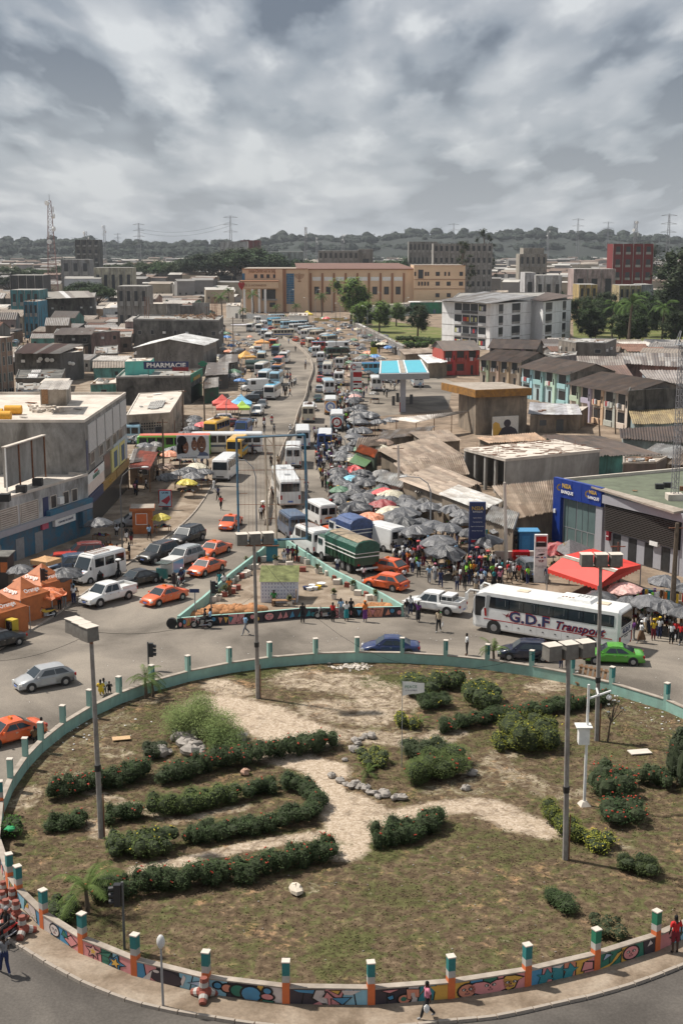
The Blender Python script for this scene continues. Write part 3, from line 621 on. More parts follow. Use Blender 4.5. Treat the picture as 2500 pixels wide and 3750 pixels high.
 if kind=='pickup':
  bed=MB();x0,x1=xr+.08,cb-.1
  bed.box(((x0+x1)/2,0,belt+.005),(x1-x0,w*1.7,.02),m=0);put('truck_bed',bed,'matte',root,(.25,.24,.22))
  q=MB()
  for s in(-1,1):q.box(((x0+x1)/2,s*(w-.07),belt+.1),(x1-x0,.09,.2))
  q.box((x0+.0,0,belt+.1),(.08,w*1.9,.2));put('bed_side',q,'paint',root,(.5,.5,.5))
 if kind=='suv':
  q=MB()
  for s in(-1,1):q.box(((rb+rf)/2,s*wr*.85,zr+.03),(1.7,.04,.05))
  put('roof_rail',q,'chrome',root)
 return root
def van(L,Wd,H,nose,nwin,style='minibus'):
 root=thing('minibus','x','minibus');w=Wd/2;xf=L/2;xr=-L/2;zb=.3;belt=H*.52
 xs=xf-nose
 b=MB()
 def sec(x,ww,z0,z1,rd=.12):return[(x,-ww*.95,z0),(x,-ww,z0+.12),(x,-ww,belt),(x,-ww*.955,z1-rd),(x,-ww*.84,z1),(x,ww*.84,z1),(x,ww*.955,z1-rd),(x,ww,belt),(x,ww,z0+.12),(x,ww*.95,z0)]
 hb=belt-.1
 if nose>.15:
  secs=[sec(xr,w*.96,zb,H-.1),sec(xr+.12,w,zb,H-.03),sec(0,w,zb,H),sec(xs-.75,w,zb,H-.02),sec(xs-.5,w,zb,H-.12)]
  b.loft(secs)
  def lsec(x,ww,z0,z1):return[(x,-ww*.95,z0),(x,-ww,z0+.1),(x,-ww,(z0+z1)/2),(x,-ww*.95,z1),(x,ww*.95,z1),(x,ww,(z0+z1)/2),(x,ww,z0+.1),(x,ww*.95,z0)]
  b.loft([lsec(xs-.55,w,zb,belt+.02),lsec(xs,w,zb,belt),lsec(xf-.15,w*.93,zb,belt-.22),lsec(xf,w*.82,zb+.05,belt-.4)])
  b.add([(xs-.5,-w*.93,belt),(xs-.5,w*.93,belt),(xs-.5,w*.84,H-.14),(xs-.5,-w*.84,H-.14),(xs+.12,-w*.93,belt-.01),(xs+.12,w*.93,belt-.01)],[(4,0,3),(1,5,2),(4,5,2,3)])
  wz=MB();a=(xs+.14,belt+.05);c=(xs-.44,H-.22);wz.quad((a[0],-w*.84,a[1]),(a[0],w*.84,a[1]),(c[0],w*.78,c[1]),(c[0],-w*.78,c[1]))
 else:
  b.loft([sec(xr,w*.96,zb,H-.1),sec(xr+.12,w,zb,H-.02),sec(0,w,zb,H),sec(xf-.3,w,zb,H-.02),sec(xf-.12,w*.99,zb,H-.12),sec(xf,w*.93,zb+.05,H-.35)])
  wz=MB();wz.box((xf+.0,0,(belt+H-.32)/2),(.05,w*1.68,H-.4-belt),tilt=-.04)
 put('body',b,'paint',root,(.8,.8,.8))
 put('windscreen',wz,'glass',root)
 q=MB()
 for s in(-1,1):q.box(((xr+xs-.3)/2-.1,s*(w+.003),belt-.33),(xs-xr-.9,.012,.34))
 put('side_band',q,'paint',root,(.8,.8,.8))
 q=MB();q.loft([[(x,-w*.85,z),(x,-w*.4,z+.03),(x,w*.4,z+.03),(x,w*.85,z)]for x,z in((xr+.06,H-.04),(xr+.2,H+.008),(xs-.9,H+.008),(xs-.62 if nose>.15 else xf-.3,H-.03))],closed=False,cap=False)
 for s in(-1,1):q.quad(*([(xr+.14,-w*.97*s,H-.28),(xs-.7,-w*.97*s,H-.28),(xs-.7,-w*.86*s,H+.005),(xr+.14,-w*.86*s,H+.005)][::s]))
 put('roof',q,'paint',root,(.8,.8,.8))
 x0=xr+.18;x1=xs-.62 if nose>.15 else xf-.25;stp=(x1-x0)/nwin
 for s in(-1,1):
  for i in range(nwin):
   if style=='panel' and i<nwin-1:continue
   q=MB();q.box((x0+stp*(i+.5),s*(w*.985),(belt+H-.3)/2+.05),(stp*.84,.05,(H-.3-belt)*.82));put('side_window',q,'bus_glass',root)
  put('headlight',bo((xf-.05,s*w*.7,zb+.42),(.12,.25,.2)),'lamp_glass',root);put('tail_light',bo((xr-.01,s*w*.86,zb+.5),(.05,.14,.4)),'red_lens',root)
  put('side_mirror',bo((xs+.0,s*(w+.14),belt+.2),(.08,.14,.28)),'black_plastic',root)
  put('rear_window',bo((xr-.0,s*w*.44,(belt+H-.3)/2+.02),(.06,w*.68,(H-.3-belt)*.78)),'bus_glass',root)
 put('rear_door_seam',bo((xr-.012,0,(zb+H-.2)/2),(.01,.02,H-.6)),'black_plastic',root)
 put('grille',bo((xf-.0,0,zb+.38),(.06,w*.9,.16)),'black_plastic',root)
 for x in(xf-.02,xr+.02):put('bumper',bo((x,0,zb+.1),(.16,w*1.9,.2)),'black_plastic',root)
 put('number_plate',bo((xr-.03,0,zb+.42),(.02,.5,.12)),'plate_blue',root)
 r=.34
 for x in(xr+1.1,xf-1.0):
  for s in(-1,1):put('wheel_arch',MB().cyl((x,s*(w-.1),r),(x,s*(w+.006),r),r*1.15,r*1.15,14),'black_plastic',root)
 wheels(root,(xr+1.1,xf-1.0),w-.08,r)
 if style in('rack','minibus'):
  q=MB()
  for s in(-1,1):q.box((-.1,s*w*.6,H+.1),(L*.35,.04,.04))
  for k in range(5):q.box((-.1-L*.17+L*.085*k,0,H+.1),(.04,w*1.2,.04))
  for k in(0,4):
   for s in(-1,1):q.box((-.1-L*.17+L*.085*k,s*w*.6,H+.05),(.04,.04,.1))
  put('roof_rack',q,'rust',root)
  if style=='rack':
   q=MB()
   for k in range(4):q.box((rnd.u(-.8,.4),rnd.u(-.3,.3),H+.2),(rnd.u(.4,.9),rnd.u(.3,.6),rnd.u(.1,.25)),rnd.u(-.5,.5))
   put('roof_load',q,'cloth',root,(.09,.06,.05))
 return root
def motorbike():
 r=thing('motorbike','x','motorbike')
 for x in(-.62,.62):
  q=MB();q.cyl((x,-.05,.3),(x,.05,.3),.3,.3,16);wo=put('wheel',q,'rubber',r);put('rim',MB().cyl((x,-.06,.3),(x,.06,.3),.17,.17,10),'rim',wo)
 q=MB();q.loft([[(x,-a,z),(x,a,z),(x,a*.8,z+h),(x,-a*.8,z+h)]for x,a,z,h in((-.75,.07,.62,.06),(-.45,.12,.55,.12),(.05,.13,.5,.28),(.3,.12,.62,.22),(.42,.05,.7,.1))]);put('body',q,'paint',r,(.5,.02,.02))
 put('seat',bo((-.3,0,.76),(.75,.24,.1),0,0,.85),'black_plastic',r);put('engine',bo((.02,0,.36),(.42,.24,.3)),'rim',r)
 put('fork',MB().cyl((.62,.08,.3),(.38,.08,.95),.025).cyl((.62,-.08,.3),(.38,-.08,.95),.025),'chrome',r);put('handlebar',MB().cyl((.36,-.34,1.0),(.36,.34,1.0),.02),'black_plastic',r)
 put('headlight',MB().ball((.5,0,.88),.1,8,6),'lamp_glass',r);put('exhaust',MB().cyl((-.7,.14,.32),(.0,.14,.26),.05,.04),'chrome',r);put('mudguard',bo((-.72,0,.62),(.34,.12,.03),tilt=-.3),'paint',r,(.5,.02,.02))
 return r
# ---------------- people
def skinned(joints,edges,sub=1):
 me=bpy.data.meshes.new('b');names=list(joints);me.from_pydata([joints[n][0]for n in names],[(names.index(a),names.index(b))for a,b in edges],[])
 o=bpy.data.objects.new('b',me);COL.objects.link(o);md=o.modifiers.new('s','SKIN')
 if not me.skin_vertices:me.attributes.new('x','FLOAT','POINT')
 for i,n in enumerate(names):
  sv=me.skin_vertices[0].data[i];r=joints[n][1];sv.radius=r if isinstance(r,tuple)else(r,r);sv.use_root=(n=='pel')
 md.use_smooth_shade=True
 if sub:s=o.modifiers.new('u','SUBSURF');s.levels=sub
 bpy.context.view_layer.update();e=o.evaluated_get(bpy.context.evaluated_depsgraph_get());out=bpy.data.meshes.new_from_object(e);bpy.data.objects.remove(o)
 segs=[(a,b,Vr(joints[a][0]),Vr(joints[b][0]))for a,b in edges];lab=[]
 for p in out.polygons:
  c=p.center;bd=1e9
  for a,b,A,B in segs:
   d=B-A;t=max(0,min(1,(c-A).dot(d)/max(1e-9,d.length_squared)));q=(c-A-d*t).length-(.0)
   if q<bd:bd=q;L=(a,b,t)
  lab.append(L)
 return out,lab
def pose(kind):
 J={'pel':((0,0,.93),(.15,.105)),'waist':((0,0,1.07),(.125,.09)),'chest':((0.01,0,1.28),(.16,.105)),'neck':((0.01,0,1.45),.055),'jaw':((.025,0,1.52),(.068,.075)),'head':((0.02,0,1.61),(.078,.092)),'crown':((0.005,0,1.69),.058)}
 J['nose']=((.115,0,1.575),.012)
 def leg(s,kx,fx,kz=.5,lift=0):
  y=.09*s;n='l' if s>0 else 'r'
  J['hip'+n]=((0,y,.86),.092);J['knee'+n]=((kx,y*1.05,kz),.06);J['ank'+n]=((fx,y*1.1,.09+lift),.04);J['toe'+n]=((fx+.15,y*1.25,.03+lift*.7),(.045,.028))
 def arm(s,ex,ez,hx,hz,ey=.23,hy=.24):
  n='l' if s>0 else 'r';J['sh'+n]=((0,.17*s,1.40),.06);J['elb'+n]=((ex,ey*s,ez),.04);J['wri'+n]=((hx,hy*s,hz),.028)
  d=Vr((hx-ex,(hy-ey)*s,hz-ez)).normalized();P=Vr((hx,hy*s,hz));J['hand'+n]=(tuple(P+d*.085),(.035,.018));J['thumb'+n]=(tuple(P+d*.06+Vr((.045,-.01*s,0))),.011)
 if kind=='stand':leg(1,.02,-.02);leg(-1,.0,-.03);arm(1,-.02,1.13,.06,.90);arm(-1,-.03,1.13,.04,.89)
 if kind=='walk':leg(1,.17,.27,.5);leg(-1,.0,-.33,.5,.07);arm(1,-.14,1.15,-.1,.92);arm(-1,.12,1.15,.25,.97)
 if kind=='walk2':leg(-1,.12,.2,.5);leg(1,.02,-.22,.5,.04);arm(-1,-.1,1.14,-.02,.91);arm(1,.12,1.15,.28,1.02)
 if kind=='carry':leg(1,.08,.1,.5);leg(-1,.02,-.14,.5,.02);arm(1,.02,1.62,.0,1.86,.3,.15);arm(-1,.0,1.13,.1,.92)
 if kind=='arms':leg(1,.02,.05);leg(-1,.0,-.05);arm(1,.1,1.13,.33,1.08,.24,.12);arm(-1,.1,1.13,.33,1.06,.24,.1)
 if kind in('sit','ride'):
  J={k:((v[0][0]+(.0 if k=='pel' else .02),v[0][1],v[0][2]-.45),v[1])for k,v in J.items()}
  for s,n in((1,'l'),(-1,'r')):
   sp=.1 if kind=='sit' else .17
   J['hip'+n]=((.05,.09*s,.46),.092);J['knee'+n]=((.45,sp*s,.5),.062);J['ank'+n]=((.42,sp*s*1.1,.09),.042);J['toe'+n]=((.58,sp*1.2*s,.03),(.045,.028))
   hx,hz=(.35,.6)if kind=='sit' else(.55,.66+.0);ey=.26
   J['sh'+n]=((.02,.17*s,.95),.06);J['elb'+n]=((.14,ey*s,.72),.04);J['wri'+n]=((hx,.16*s if kind=='sit' else .3*s,hz),.028);J['hand'+n]=((hx+.08,.15*s if kind=='sit' else .3*s,hz),(.035,.018));J['thumb'+n]=((hx+.05,.11*s if kind=='sit' else .26*s,hz+.02),.011)
 E=[('pel','waist'),('waist','chest'),('chest','neck'),('neck','jaw'),('jaw','head'),('head','crown'),('jaw','nose')]
 for n in 'lr':E+=[('pel','hip'+n),('hip'+n,'knee'+n),('knee'+n,'ank'+n),('ank'+n,'toe'+n),('chest','sh'+n),('sh'+n,'elb'+n),('elb'+n,'wri'+n),('wri'+n,'hand'+n),('wri'+n,'thumb'+n)]
 return J,E
def submesh(me,lab,test,off,name,matn,flare=0):
 idx=[p.index for p,l in zip(me.polygons,lab)if test(l,p.center)]
 vm={};vs=[];fs=[]
 for i in idx:
  f=[]
  for v in me.polygons[i].vertices:
   if v not in vm:vm[v]=len(vs);q=me.vertices[v];vs.append(q.co+q.normal*off)
   f.append(vm[v])
  fs.append(f)
 o=bpy.data.meshes.new(name);o.from_pydata([tuple(v)for v in vs],[],fs);o.materials.append(MATS[matn]);o.polygons.foreach_set('use_smooth',[True]*len(fs));return o
PP={}
def make_people():
 for kind in('stand','walk','walk2','carry','arms','sit','ride'):
  J,E=pose(kind);me,lab=skinned(J,E,1);me.name='body';me.materials.clear();me.materials.append(MATS['skin']);me.polygons.foreach_set('use_smooth',[True]*len(me.polygons))
  top=('waist','chest');sz=-.45 if kind in('sit','ride')else 0
  isT=lambda l,c:(l[0],l[1])in(('pel','waist'),('waist','chest'),('chest','neck'))and not(l[1]=='neck' and l[2]>.35)and(c.z>.98+sz)or l[1][:2]=='sh' or(l[0][:2]=='sh' and l[2]<.75)
  isL=lambda l,c:(l[1][:3]=='hip' or(l[0]=='pel')and c.z<1.0+sz)or(l[0][:3]=='hip')or(l[0][:4]=='knee' and l[2]<.9)
  isS=lambda l,c:(l[1][:3]=='hip' or(l[0]=='pel')and c.z<1.0+sz)or(l[0][:3]=='hip' and l[2]<.9)
  isF=lambda l,c:l[1][:3]=='toe' or(l[0][:4]=='knee' and l[2]>.95)
  isH=lambda l,c:(l[0],l[1])in(('head','crown'),)or((l[0],l[1])==('jaw','head')and c.x<J['head'][0][0]+.005)
  d={'body':me,'shirt':submesh(me,lab,isT,.014,'shirt','cloth'),'trousers':submesh(me,lab,isL,.016,'trousers','cloth'),'shorts':submesh(me,lab,isS,.018,'shorts','cloth'),'shoes':submesh(me,lab,isF,.006,'shoes','cloth'),'hair':submesh(me,lab,isH,.012,'hair','hair')}
  if kind in('stand','walk','walk2','carry','arms'):
   sk=MB();fx=(J['ankl'][0][0]+J['ankr'][0][0])/2;sp=abs(J['ankl'][0][0]-J['ankr'][0][0])*.32
   secs=[]
   for z,rx,ry,cx in((1.03,.13,.155,0),(.9,.15,.19,0),(.6,.15+sp*.6,.19,fx*.4),(.28,.15+sp,.185,fx*.8)):
    secs.append([(cx+rx*cos(2*PI*i/12)*(1+.05*(i%2)),ry*sin(2*PI*i/12)*(1+.05*(i%2)),z)for i in range(12)])
   sk.loft(secs,cap=False);d['skirt']=sk.mesh('skirt','cloth',True)
  PP[kind]=d
make_people()
NP=[0]
CN=[('white',(.72,.72,.72)),('black',(.012,.012,.014)),('dark blue',(.02,.03,.09)),('red',(.5,.02,.02)),('yellow',(.6,.4,.03)),('light blue',(.25,.42,.6)),('orange',(.6,.17,.03)),('green',(.04,.22,.06)),('grey',(.2,.2,.21)),('pink',(.6,.2,.28)),('purple',(.12,.03,.16)),('brown',(.13,.07,.035)),('maroon',(.16,.015,.025)),('teal',(.02,.2,.22)),('lime green',(.25,.6,.06)),('beige',(.45,.36,.25))]
CD=dict(CN)
TN=['black','dark blue','grey','brown','dark blue','black','beige','maroon']
def person(x,y,face,label,kind='stand',shirt='white',legs='black',low='trousers',h=1.,z=0.,group=None,hair=True,hat=None,load=None,name='person'):
 d=PP[kind];s=h*rnd.u(.97,1.03)
 r=thing(name,label,'person',(x,y,z),face,group);r.scale=(s,s,s)
 b=obj('body',d['body'],r)
 sc_=CD.get(shirt,shirt)if isinstance(shirt,str)else shirt;lc=CD.get(legs,legs)if isinstance(legs,str)else legs
 obj('shirt',d['shirt'],r,color=sc_);obj(low,d.get(low,d['trousers']),r,color=lc)
 if low!='skirt' or True:obj('shoes',d['shoes'],r,color=rnd.choice([(.02,.02,.02),(.3,.3,.3),(.1,.05,.03)]))
 if hat:
  hd=MB().ball((.0,0,1.66 if kind not in('sit','ride')else 1.21),(.115,.11,.1),10,6).mesh('hat','cloth');obj('hat' if hat[1]!='helmet' else 'helmet',hd,r,color=CD[hat[0]]if hat[0]in CD else hat[0])
 else:obj('hair',d['hair'],r)
 return r
# ---------------- umbrellas
def umbrella_proto(seed,ragged=.06,Rr=1.55,Hh=2.35):
 rg=RR(seed);n=8;r=thing('market_umbrella','x','umbrella');q=MB()
 rings=[(0.,Hh+.42),(.32,Hh+.3),(.66,Hh+.12),(1.,Hh-.18),(1.02,Hh-.32)]
 vs=[(0,0,Hh+.42)];sub=3*n
 secs=[]
 for k,(f,z)in enumerate(rings[1:]):
  s=[]
  for i in range(sub):
   t=2*PI*i/sub;m=i%3;rad=Rr*f*(1 if m==0 else .955)*(1+rg.u(-.5,.5)*ragged);dz=(0 if m==0 else-.07*f)+rg.u(-1,1)*ragged*.9*f
   s.append((rad*cos(t),rad*sin(t),z+dz))
  secs.append(s)
 q.loft(secs,closed=True,cap=False);b=len(q.v);q.v.append((0,0,Hh+.42))
 for i in range(sub):q.f.append([i,(i+1)%sub,b]);q.m.append(0)
 c=put('canopy',q,'tarp',r,(.1,.1,.1))
 p=put('pole',MB().cyl((0,0,0),(0,0,Hh+.5),.022,.022,6),'steel',r)
 for k in range(n):t=2*PI*k/n;put('rib',MB().cyl((0,0,Hh+.36),(Rr*.98*cos(t),Rr*.98*sin(t),Hh-.22),.009,.009,4),'steel',r)
 return r
def stall_proto(seed):
 rg=RR(seed);r=thing('market_stall','x','market stall')
 put('table_top',bo((0,0,.75),(1.7,1.0,.05)),'wood',r)
 for sx in(-.78,.78):
  for sy in(-.42,.42):put('leg',bo((sx,sy,.36),(.06,.06,.72)),'wood',r)
 for k in range(14):
  c=rg.choice([v for _,v in CN])
  a,b_,h=rg.u(.15,.4),rg.u(.12,.3),rg.u(.06,.28);x=-.68+(k%7)*.225;y=(-.25 if k<7 else .22)+rg.u(-.05,.05)
  if rg.random()<.5:q=bo((x,y,.78+h/2),(min(a,.21),b_,h),rg.u(-.2,.2))
  else:q=MB().ball((x,y,.78+h*.35),(.1,b_/2,h*.5),8,4)
  put('goods',q,'cloth',r,c)
 return r
# ---------------- vegetation
def lc_(mb,centers,n,ls,rg,flat=.0,m=0,shell=.55):
 tot=sum(c[3]*c[4]for c in centers)
 for(cx,cy,cz,rx,rz)in centers:
  k=max(4,int(n*rx*rz/tot))
  for _ in range(k):
   u=rg.u(-1,1);t=rg.u(0,2*PI);s=math.sqrt(1-u*u);rad=rg.u(shell,1.08)
   x,y,z=cx+rx*rad*s*cos(t),cy+rx*rad*s*sin(t),cz+rz*rad*u
   a=rg.u(0,2*PI);tl=rg.u(-.9,.9);l=ls*rg.u(.6,1.4);w=l*.55
   d=Vr((cos(a),sin(a),tl*.6)).normalized();e=Vr((-sin(a),cos(a),rg.u(-.5,.5))).normalized()
   p=Vr((x,y,z));b=len(mb.v)
   mb.v+=[tuple(p-d*l*.5),tuple(p+e*w*.5),tuple(p+d*l*.5),tuple(p-e*w*.5)];mb.f.append([b,b+1,b+2,b+3]);mb.m.append(m)
TREEM={}
def tree_proto(kind,seed,nleaf=2600):
 rg=RR(seed);r=thing(kind,'x','tree');tr=MB();cl=[]
 if kind=='spreading_tree':
  H=13;Rr=10;tr.tube([(0,0,0),(.2,.1,2.5),(.1,0,5)],[.6,.45,.4],8)
  for i in range(30):
   a=2*PI*i/9.3+rg.u(-.2,.2);d=Rr*(.2+.75*math.sqrt(rg.random()));z=H-1.5-3.2*(d/Rr)**2+rg.u(-.7,.7);c=(d*cos(a),d*sin(a),z);cl.append((*c,rg.u(1.9,3.1),rg.u(1.1,1.7)))
   if i%2==0:tr.tube([(.1,0,4.6),(c[0]*.5,c[1]*.5,z*.72),c],[.25,.15,.06],5)
  ls=.72
 elif kind=='round_tree':
  H=9;tr.tube([(0,0,0),(.1,0,2),(0,.1,4.5)],[.3,.24,.15],8)
  for i in range(26):
   a=rg.u(0,2*PI);d=3.1*math.sqrt(rg.random());z=rg.u(3.2,8.6)-d*.25;cl.append((d*cos(a),d*sin(a),z,rg.u(1.1,1.8),rg.u(1.,1.5)))
   if i%2==0:tr.tube([(0,0,3),(d*cos(a)*.6,d*sin(a)*.6,z*.8),(d*cos(a),d*sin(a),z)],[.12,.08,.04],5)
  ls=.42
 elif kind=='tall_tree':
  H=16;tr.tube([(0,0,0),(.3,0,6),(.1,.2,12),(0,0,15)],[.4,.3,.18,.08],8)
  for i in range(18):
   a=rg.u(0,2*PI);z=rg.u(6,16);d=rg.u(.5,3.6)*(1.15-z/20);cl.append((d*cos(a),d*sin(a),z,rg.u(.9,1.7),rg.u(.7,1.2)))
   tr.tube([(0,0,z-2),(d*cos(a),d*sin(a),z)],[.1,.04],5)
  ls=.4
 elif kind=='sparse_tree':
  tr.tube([(0,0,0),(.2,0,4),(0,.3,9),(.2,.1,12)],[.28,.2,.12,.05],7)
  for i in range(22):
   a=rg.u(0,2*PI);z=rg.u(4,13);d=rg.u(1,4)*(1.2-z/17);cl.append((d*cos(a),d*sin(a),z,rg.u(.5,1.0),rg.u(.4,.8)))
   tr.tube([(0,0,z-2.5),(d*cos(a),d*sin(a),z)],[.09,.03],4)
  ls=.34;nleaf=int(nleaf*.6)
 put('trunk',tr,'bark',r)
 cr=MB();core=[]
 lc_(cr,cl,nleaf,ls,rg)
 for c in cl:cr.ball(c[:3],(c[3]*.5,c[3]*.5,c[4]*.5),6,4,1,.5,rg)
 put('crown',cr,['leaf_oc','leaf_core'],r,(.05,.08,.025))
 return r
def palm_proto(seed,H,nf=16,fl=3.2,tr_r=.16):
 rg=RR(seed);r=thing('palm_tree','x','palm tree');t=MB();pts=[(0,0,0)]
 for k in range(1,7):pts.append((.12*sin(k*.7)*H/6,.08*k*H/30,H*k/6))
 t.tube(pts,[tr_r*(1.3-.5*k/6)for k in range(7)],8);put('trunk',t,'bark',r);top=Vr(pts[-1])
 for i in range(nf):
  a=2*PI*i/nf*2.4+rg.u(-.2,.2);el=rg.u(.1,1.25);q=MB();p=top.copy();d=Vr((cos(a)*cos(el),sin(a)*cos(el),sin(el)));seg=9;last=p.copy();L=fl*rg.u(.8,1.1)
  for k in range(seg):
   nx=last+d*(L/seg);d=(d+Vr((0,0,-.17-.02*k))).normalized();sd_=d.cross(Vr((0,0,1))).normalized();w=L*.17*math.sin(PI*(k+.8)/(seg+.8))**.6
   for s in(-1,1):
    for j in range(3):
     b0=last.lerp(nx,j/3);b1=last.lerp(nx,(j+.75)/3);tip=b0+sd_*s*w+d*w*.5+Vr((0,0,-w*.45+rg.u(-.06,.06)*L*.3));q.add([b0,b1,tip],[(0,1,2)])
   last=nx
  put('frond',q,'leaf_oc',r,(.07,.12,.03))
 return r
LG=mat('flower_red',(.55,.05,.02),.6);mat('flower_yellow',(.6,.5,.04),.6)
def bush(name,label,cat,line,wd,ht,col,seed,flowers=0,fc='flower_red',ls=.085,dens=330,group=None,loose=.0,core=True):
 rg=RR(seed);o0=Vr((line[0][0],line[0][1],.03));r=thing(name,label,cat,o0,0,group)
 L=[Vr((p[0],p[1],0))for p in line];cl=[]
 if len(L)==1:L=[L[0]-Vr((.01,0,0)),L[0]+Vr((.01,0,0))]
 tot=sum((b-a).length for a,b in zip(L,L[1:]));step=wd*.24;acc=0;pos=[]
 for a,b in zip(L,L[1:]):
  n=max(1,int((b-a).length/step))
  for k in range(n):pos.append(a.lerp(b,(k+rg.random()*.6)/n))
 if tot<wd:
  wd*=.74
  pos=[L[0]+Vr((rg.u(-.45,.45)*wd,rg.u(-.4,.4)*wd,0))for _ in range(9)]
 for p in pos:
  for s in(-1,1):
   rr_=wd*rg.u(.22,.38);cl.append((p.x-o0.x+rg.u(-.08,.08)*wd+s*wd*.0,p.y-o0.y+s*wd*.2+rg.u(-.17,.17)*wd,ht*rg.u(.35,.6),rr_,ht*rg.u(.3,.5)*(1+loose*rg.random())))
 area=(tot+wd)*(wd+ht*2)
 m=MB();lc_(m,cl,int(area*dens),ls,rg,shell=.75 if core else .3)
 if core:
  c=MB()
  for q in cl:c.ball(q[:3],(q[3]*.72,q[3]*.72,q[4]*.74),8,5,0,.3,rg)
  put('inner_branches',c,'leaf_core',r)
 put('foliage',m,'leaf_oc',r,col)
 if flowers:
  f=MB()
  for _ in range(flowers):
   q=rg.choice(cl);u=rg.u(.05,.95);t=rg.u(0,2*PI);s=math.sqrt(1-u*u);p=(q[0]+q[3]*1.04*s*cos(t),q[1]+q[3]*1.04*s*sin(t),q[2]+q[4]*1.06*u)
   for _k in range(3):f.ball((p[0]+rg.u(-.05,.05),p[1]+rg.u(-.05,.05),p[2]+rg.u(0,.05)),rg.u(.02,.045),5,3)
  put('flowers',f,fc,r)['kind']='stuff'
 return r
def rock(x,y,s,seed,label,group=None,col=None,z=0.03,flat=.7):
 rg=RR(seed);q=MB();q.ball((0,0,s*.28*flat/.7),(s*.6,s*.48,s*.5*flat),7,5,0,.45,rg);o=put('rock',q,'rock' if not col else 'matte',None,col,loc=(x,y,z),rz=rg.u(0,6));return tag(o,label,'rock',group)
# ---------------- buildings
def quadw(pts,h):return[G(px,py,h)for px,py in pts]
def lerp2(q,u,v):
 a,b,c,d=q;return((a[0]*(1-u)+b[0]*u)*(1-v)+(d[0]*(1-u)+c[0]*u)*v,(a[1]*(1-u)+b[1]*u)*(1-v)+(d[1]*(1-u)+c[1]*u)*v)
def sheets(root,q,zs,n,col,amp=.035,ribs=6,jit=.03,ovr=.25,rows=1,name='roof_sheet',cols=None,seed=1,matn='sheet'):
 """corrugated sheets: q = 4 world corners (a,b along the eaves; d,c at the ridge), zs their heights; ribs run eaves to ridge"""
 rg=RR(seed)
 for r_ in range(rows):
  for i in range(n):
   u0,u1=i/n,(i+1)/n;v0,v1=r_/rows,(r_+1)/rows+.02
   if r_==0:v0-=rg.u(0,jit)
   if r_==rows-1:v1=1+rg.u(0,jit)*.5
   m=MB();vs=[];lift=rg.u(0,.03)+.02*(i%2)
   for v in(v0,v1):
    for k in range(2*ribs+1):
     u=u0+(u1-u0)*k/(2*ribs)*1.01;x,y=lerp2(q,u,v);z=(zs[0]*(1-u)+zs[1]*u)*(1-v)+(zs[3]*(1-u)+zs[2]*u)*v+(amp if k%2 else-amp)+lift;vs.append((x,y,z))
   w=2*ribs+1;m.add(vs,[(k,k+1,w+k+1,w+k)for k in range(w-1)])
   o=put(name,m,matn,root,cols[rg.randrange(len(cols))]if cols else col)
ROOFS=[]
def block(name,label,q,h,wall,roof=None,parapet=0.,wmat='plaster',rmat='concrete_light',cat='building',z0=0,group=None):
 if h<12:ROOFS.append((q,h))
 r=thing(name,label,cat,(0,0,0),0,group)
 m=MB();m.prism(q,z0,h,0,1);put('wall',m,[wmat,rmat],r,wall)
 if parapet:
  cx=sum(p[0]for p in q)/4;cy=sum(p[1]for p in q)/4
  for a,b in zip(q,q[1:]+q[:1]):
   a=Vr((*a,0));b=Vr((*b,0));t=(b-a).normalized();nn=Vr((-t.y,t.x,0));c=Vr((cx,cy,0))
   if nn.dot(c-a)<0:nn=-nn
   m=MB();a2=a-t*.05-nn*.05;b2=b+t*.05-nn*.05;m.prism([(a2.x,a2.y),(b2.x-t.x*.21,b2.y-t.y*.21),((b2+nn*.2).x-t.x*.21,(b2+nn*.2).y-t.y*.21),((a2+nn*.2).x,(a2+nn*.2).y)],h,h+parapet);put('parapet',m,rmat,r)
 return r
def wallpt(a,b,u,z,off=0.):
 d=Vr((b[0]-a[0],b[1]-a[1],0));n=Vr((d.y,-d.x,0)).normalized();return Vr((a[0],a[1],0))+d*u+n*off+Vr((0,0,z))
def ow(root,a,b,u0,u1,z0,z1,matn,name,th=.06,color=None,sub=None,off=0.,frame=None):
 """a panel standing th proud of the wall a->b (outside is to the right of a->b)"""
 if abs(u1-u0)<1e-6:return
 m=MB();P=[wallpt(a,b,u,z,o)for o in(-.03,th)for u,z in((u0,z0),(u1,z0),(u1,z1),(u0,z1))]
 P=[wallpt(a,b,u,z,o+off)for o in(-.03,th)for u,z in((u0,z0),(u1,z0),(u1,z1),(u0,z1))]
 m.add(P,[(0,3,2,1),(4,5,6,7),(0,1,5,4),(1,2,6,5),(2,3,7,6),(3,0,4,7)]);o=put(name,m,matn,root,color)
 if frame:
  f=MB();L=math.hypot(b[0]-a[0],b[1]-a[1]);e=.07/L;ez=.07
  for(ua,ub,za,zb)in((u0-e,u1+e,z0-ez,z0),(u0-e,u1+e,z1,z1+ez),(u0-e,u0,z0,z1),(u1,u1+e,z0,z1)):
   P=[wallpt(a,b,u,z,oo)for oo in(-.02,th+.03)for u,z in((ua,za),(ub,za),(ub,zb),(ua,zb))];f.add(P,[(0,3,2,1),(4,5,6,7),(0,1,5,4),(1,2,6,5),(2,3,7,6),(3,0,4,7)])
  put('frame',f,frame,o)
 return o
def wt(s,root,a,b,u,z,size,matn,off=.1,**k):
 ang=math.atan2(b[1]-a[1],b[0]-a[0]);p=wallpt(a,b,u,z,off);return text(s,'lettering',root,size,matn,loc=p,rot=(PI/2,0,ang),**k)
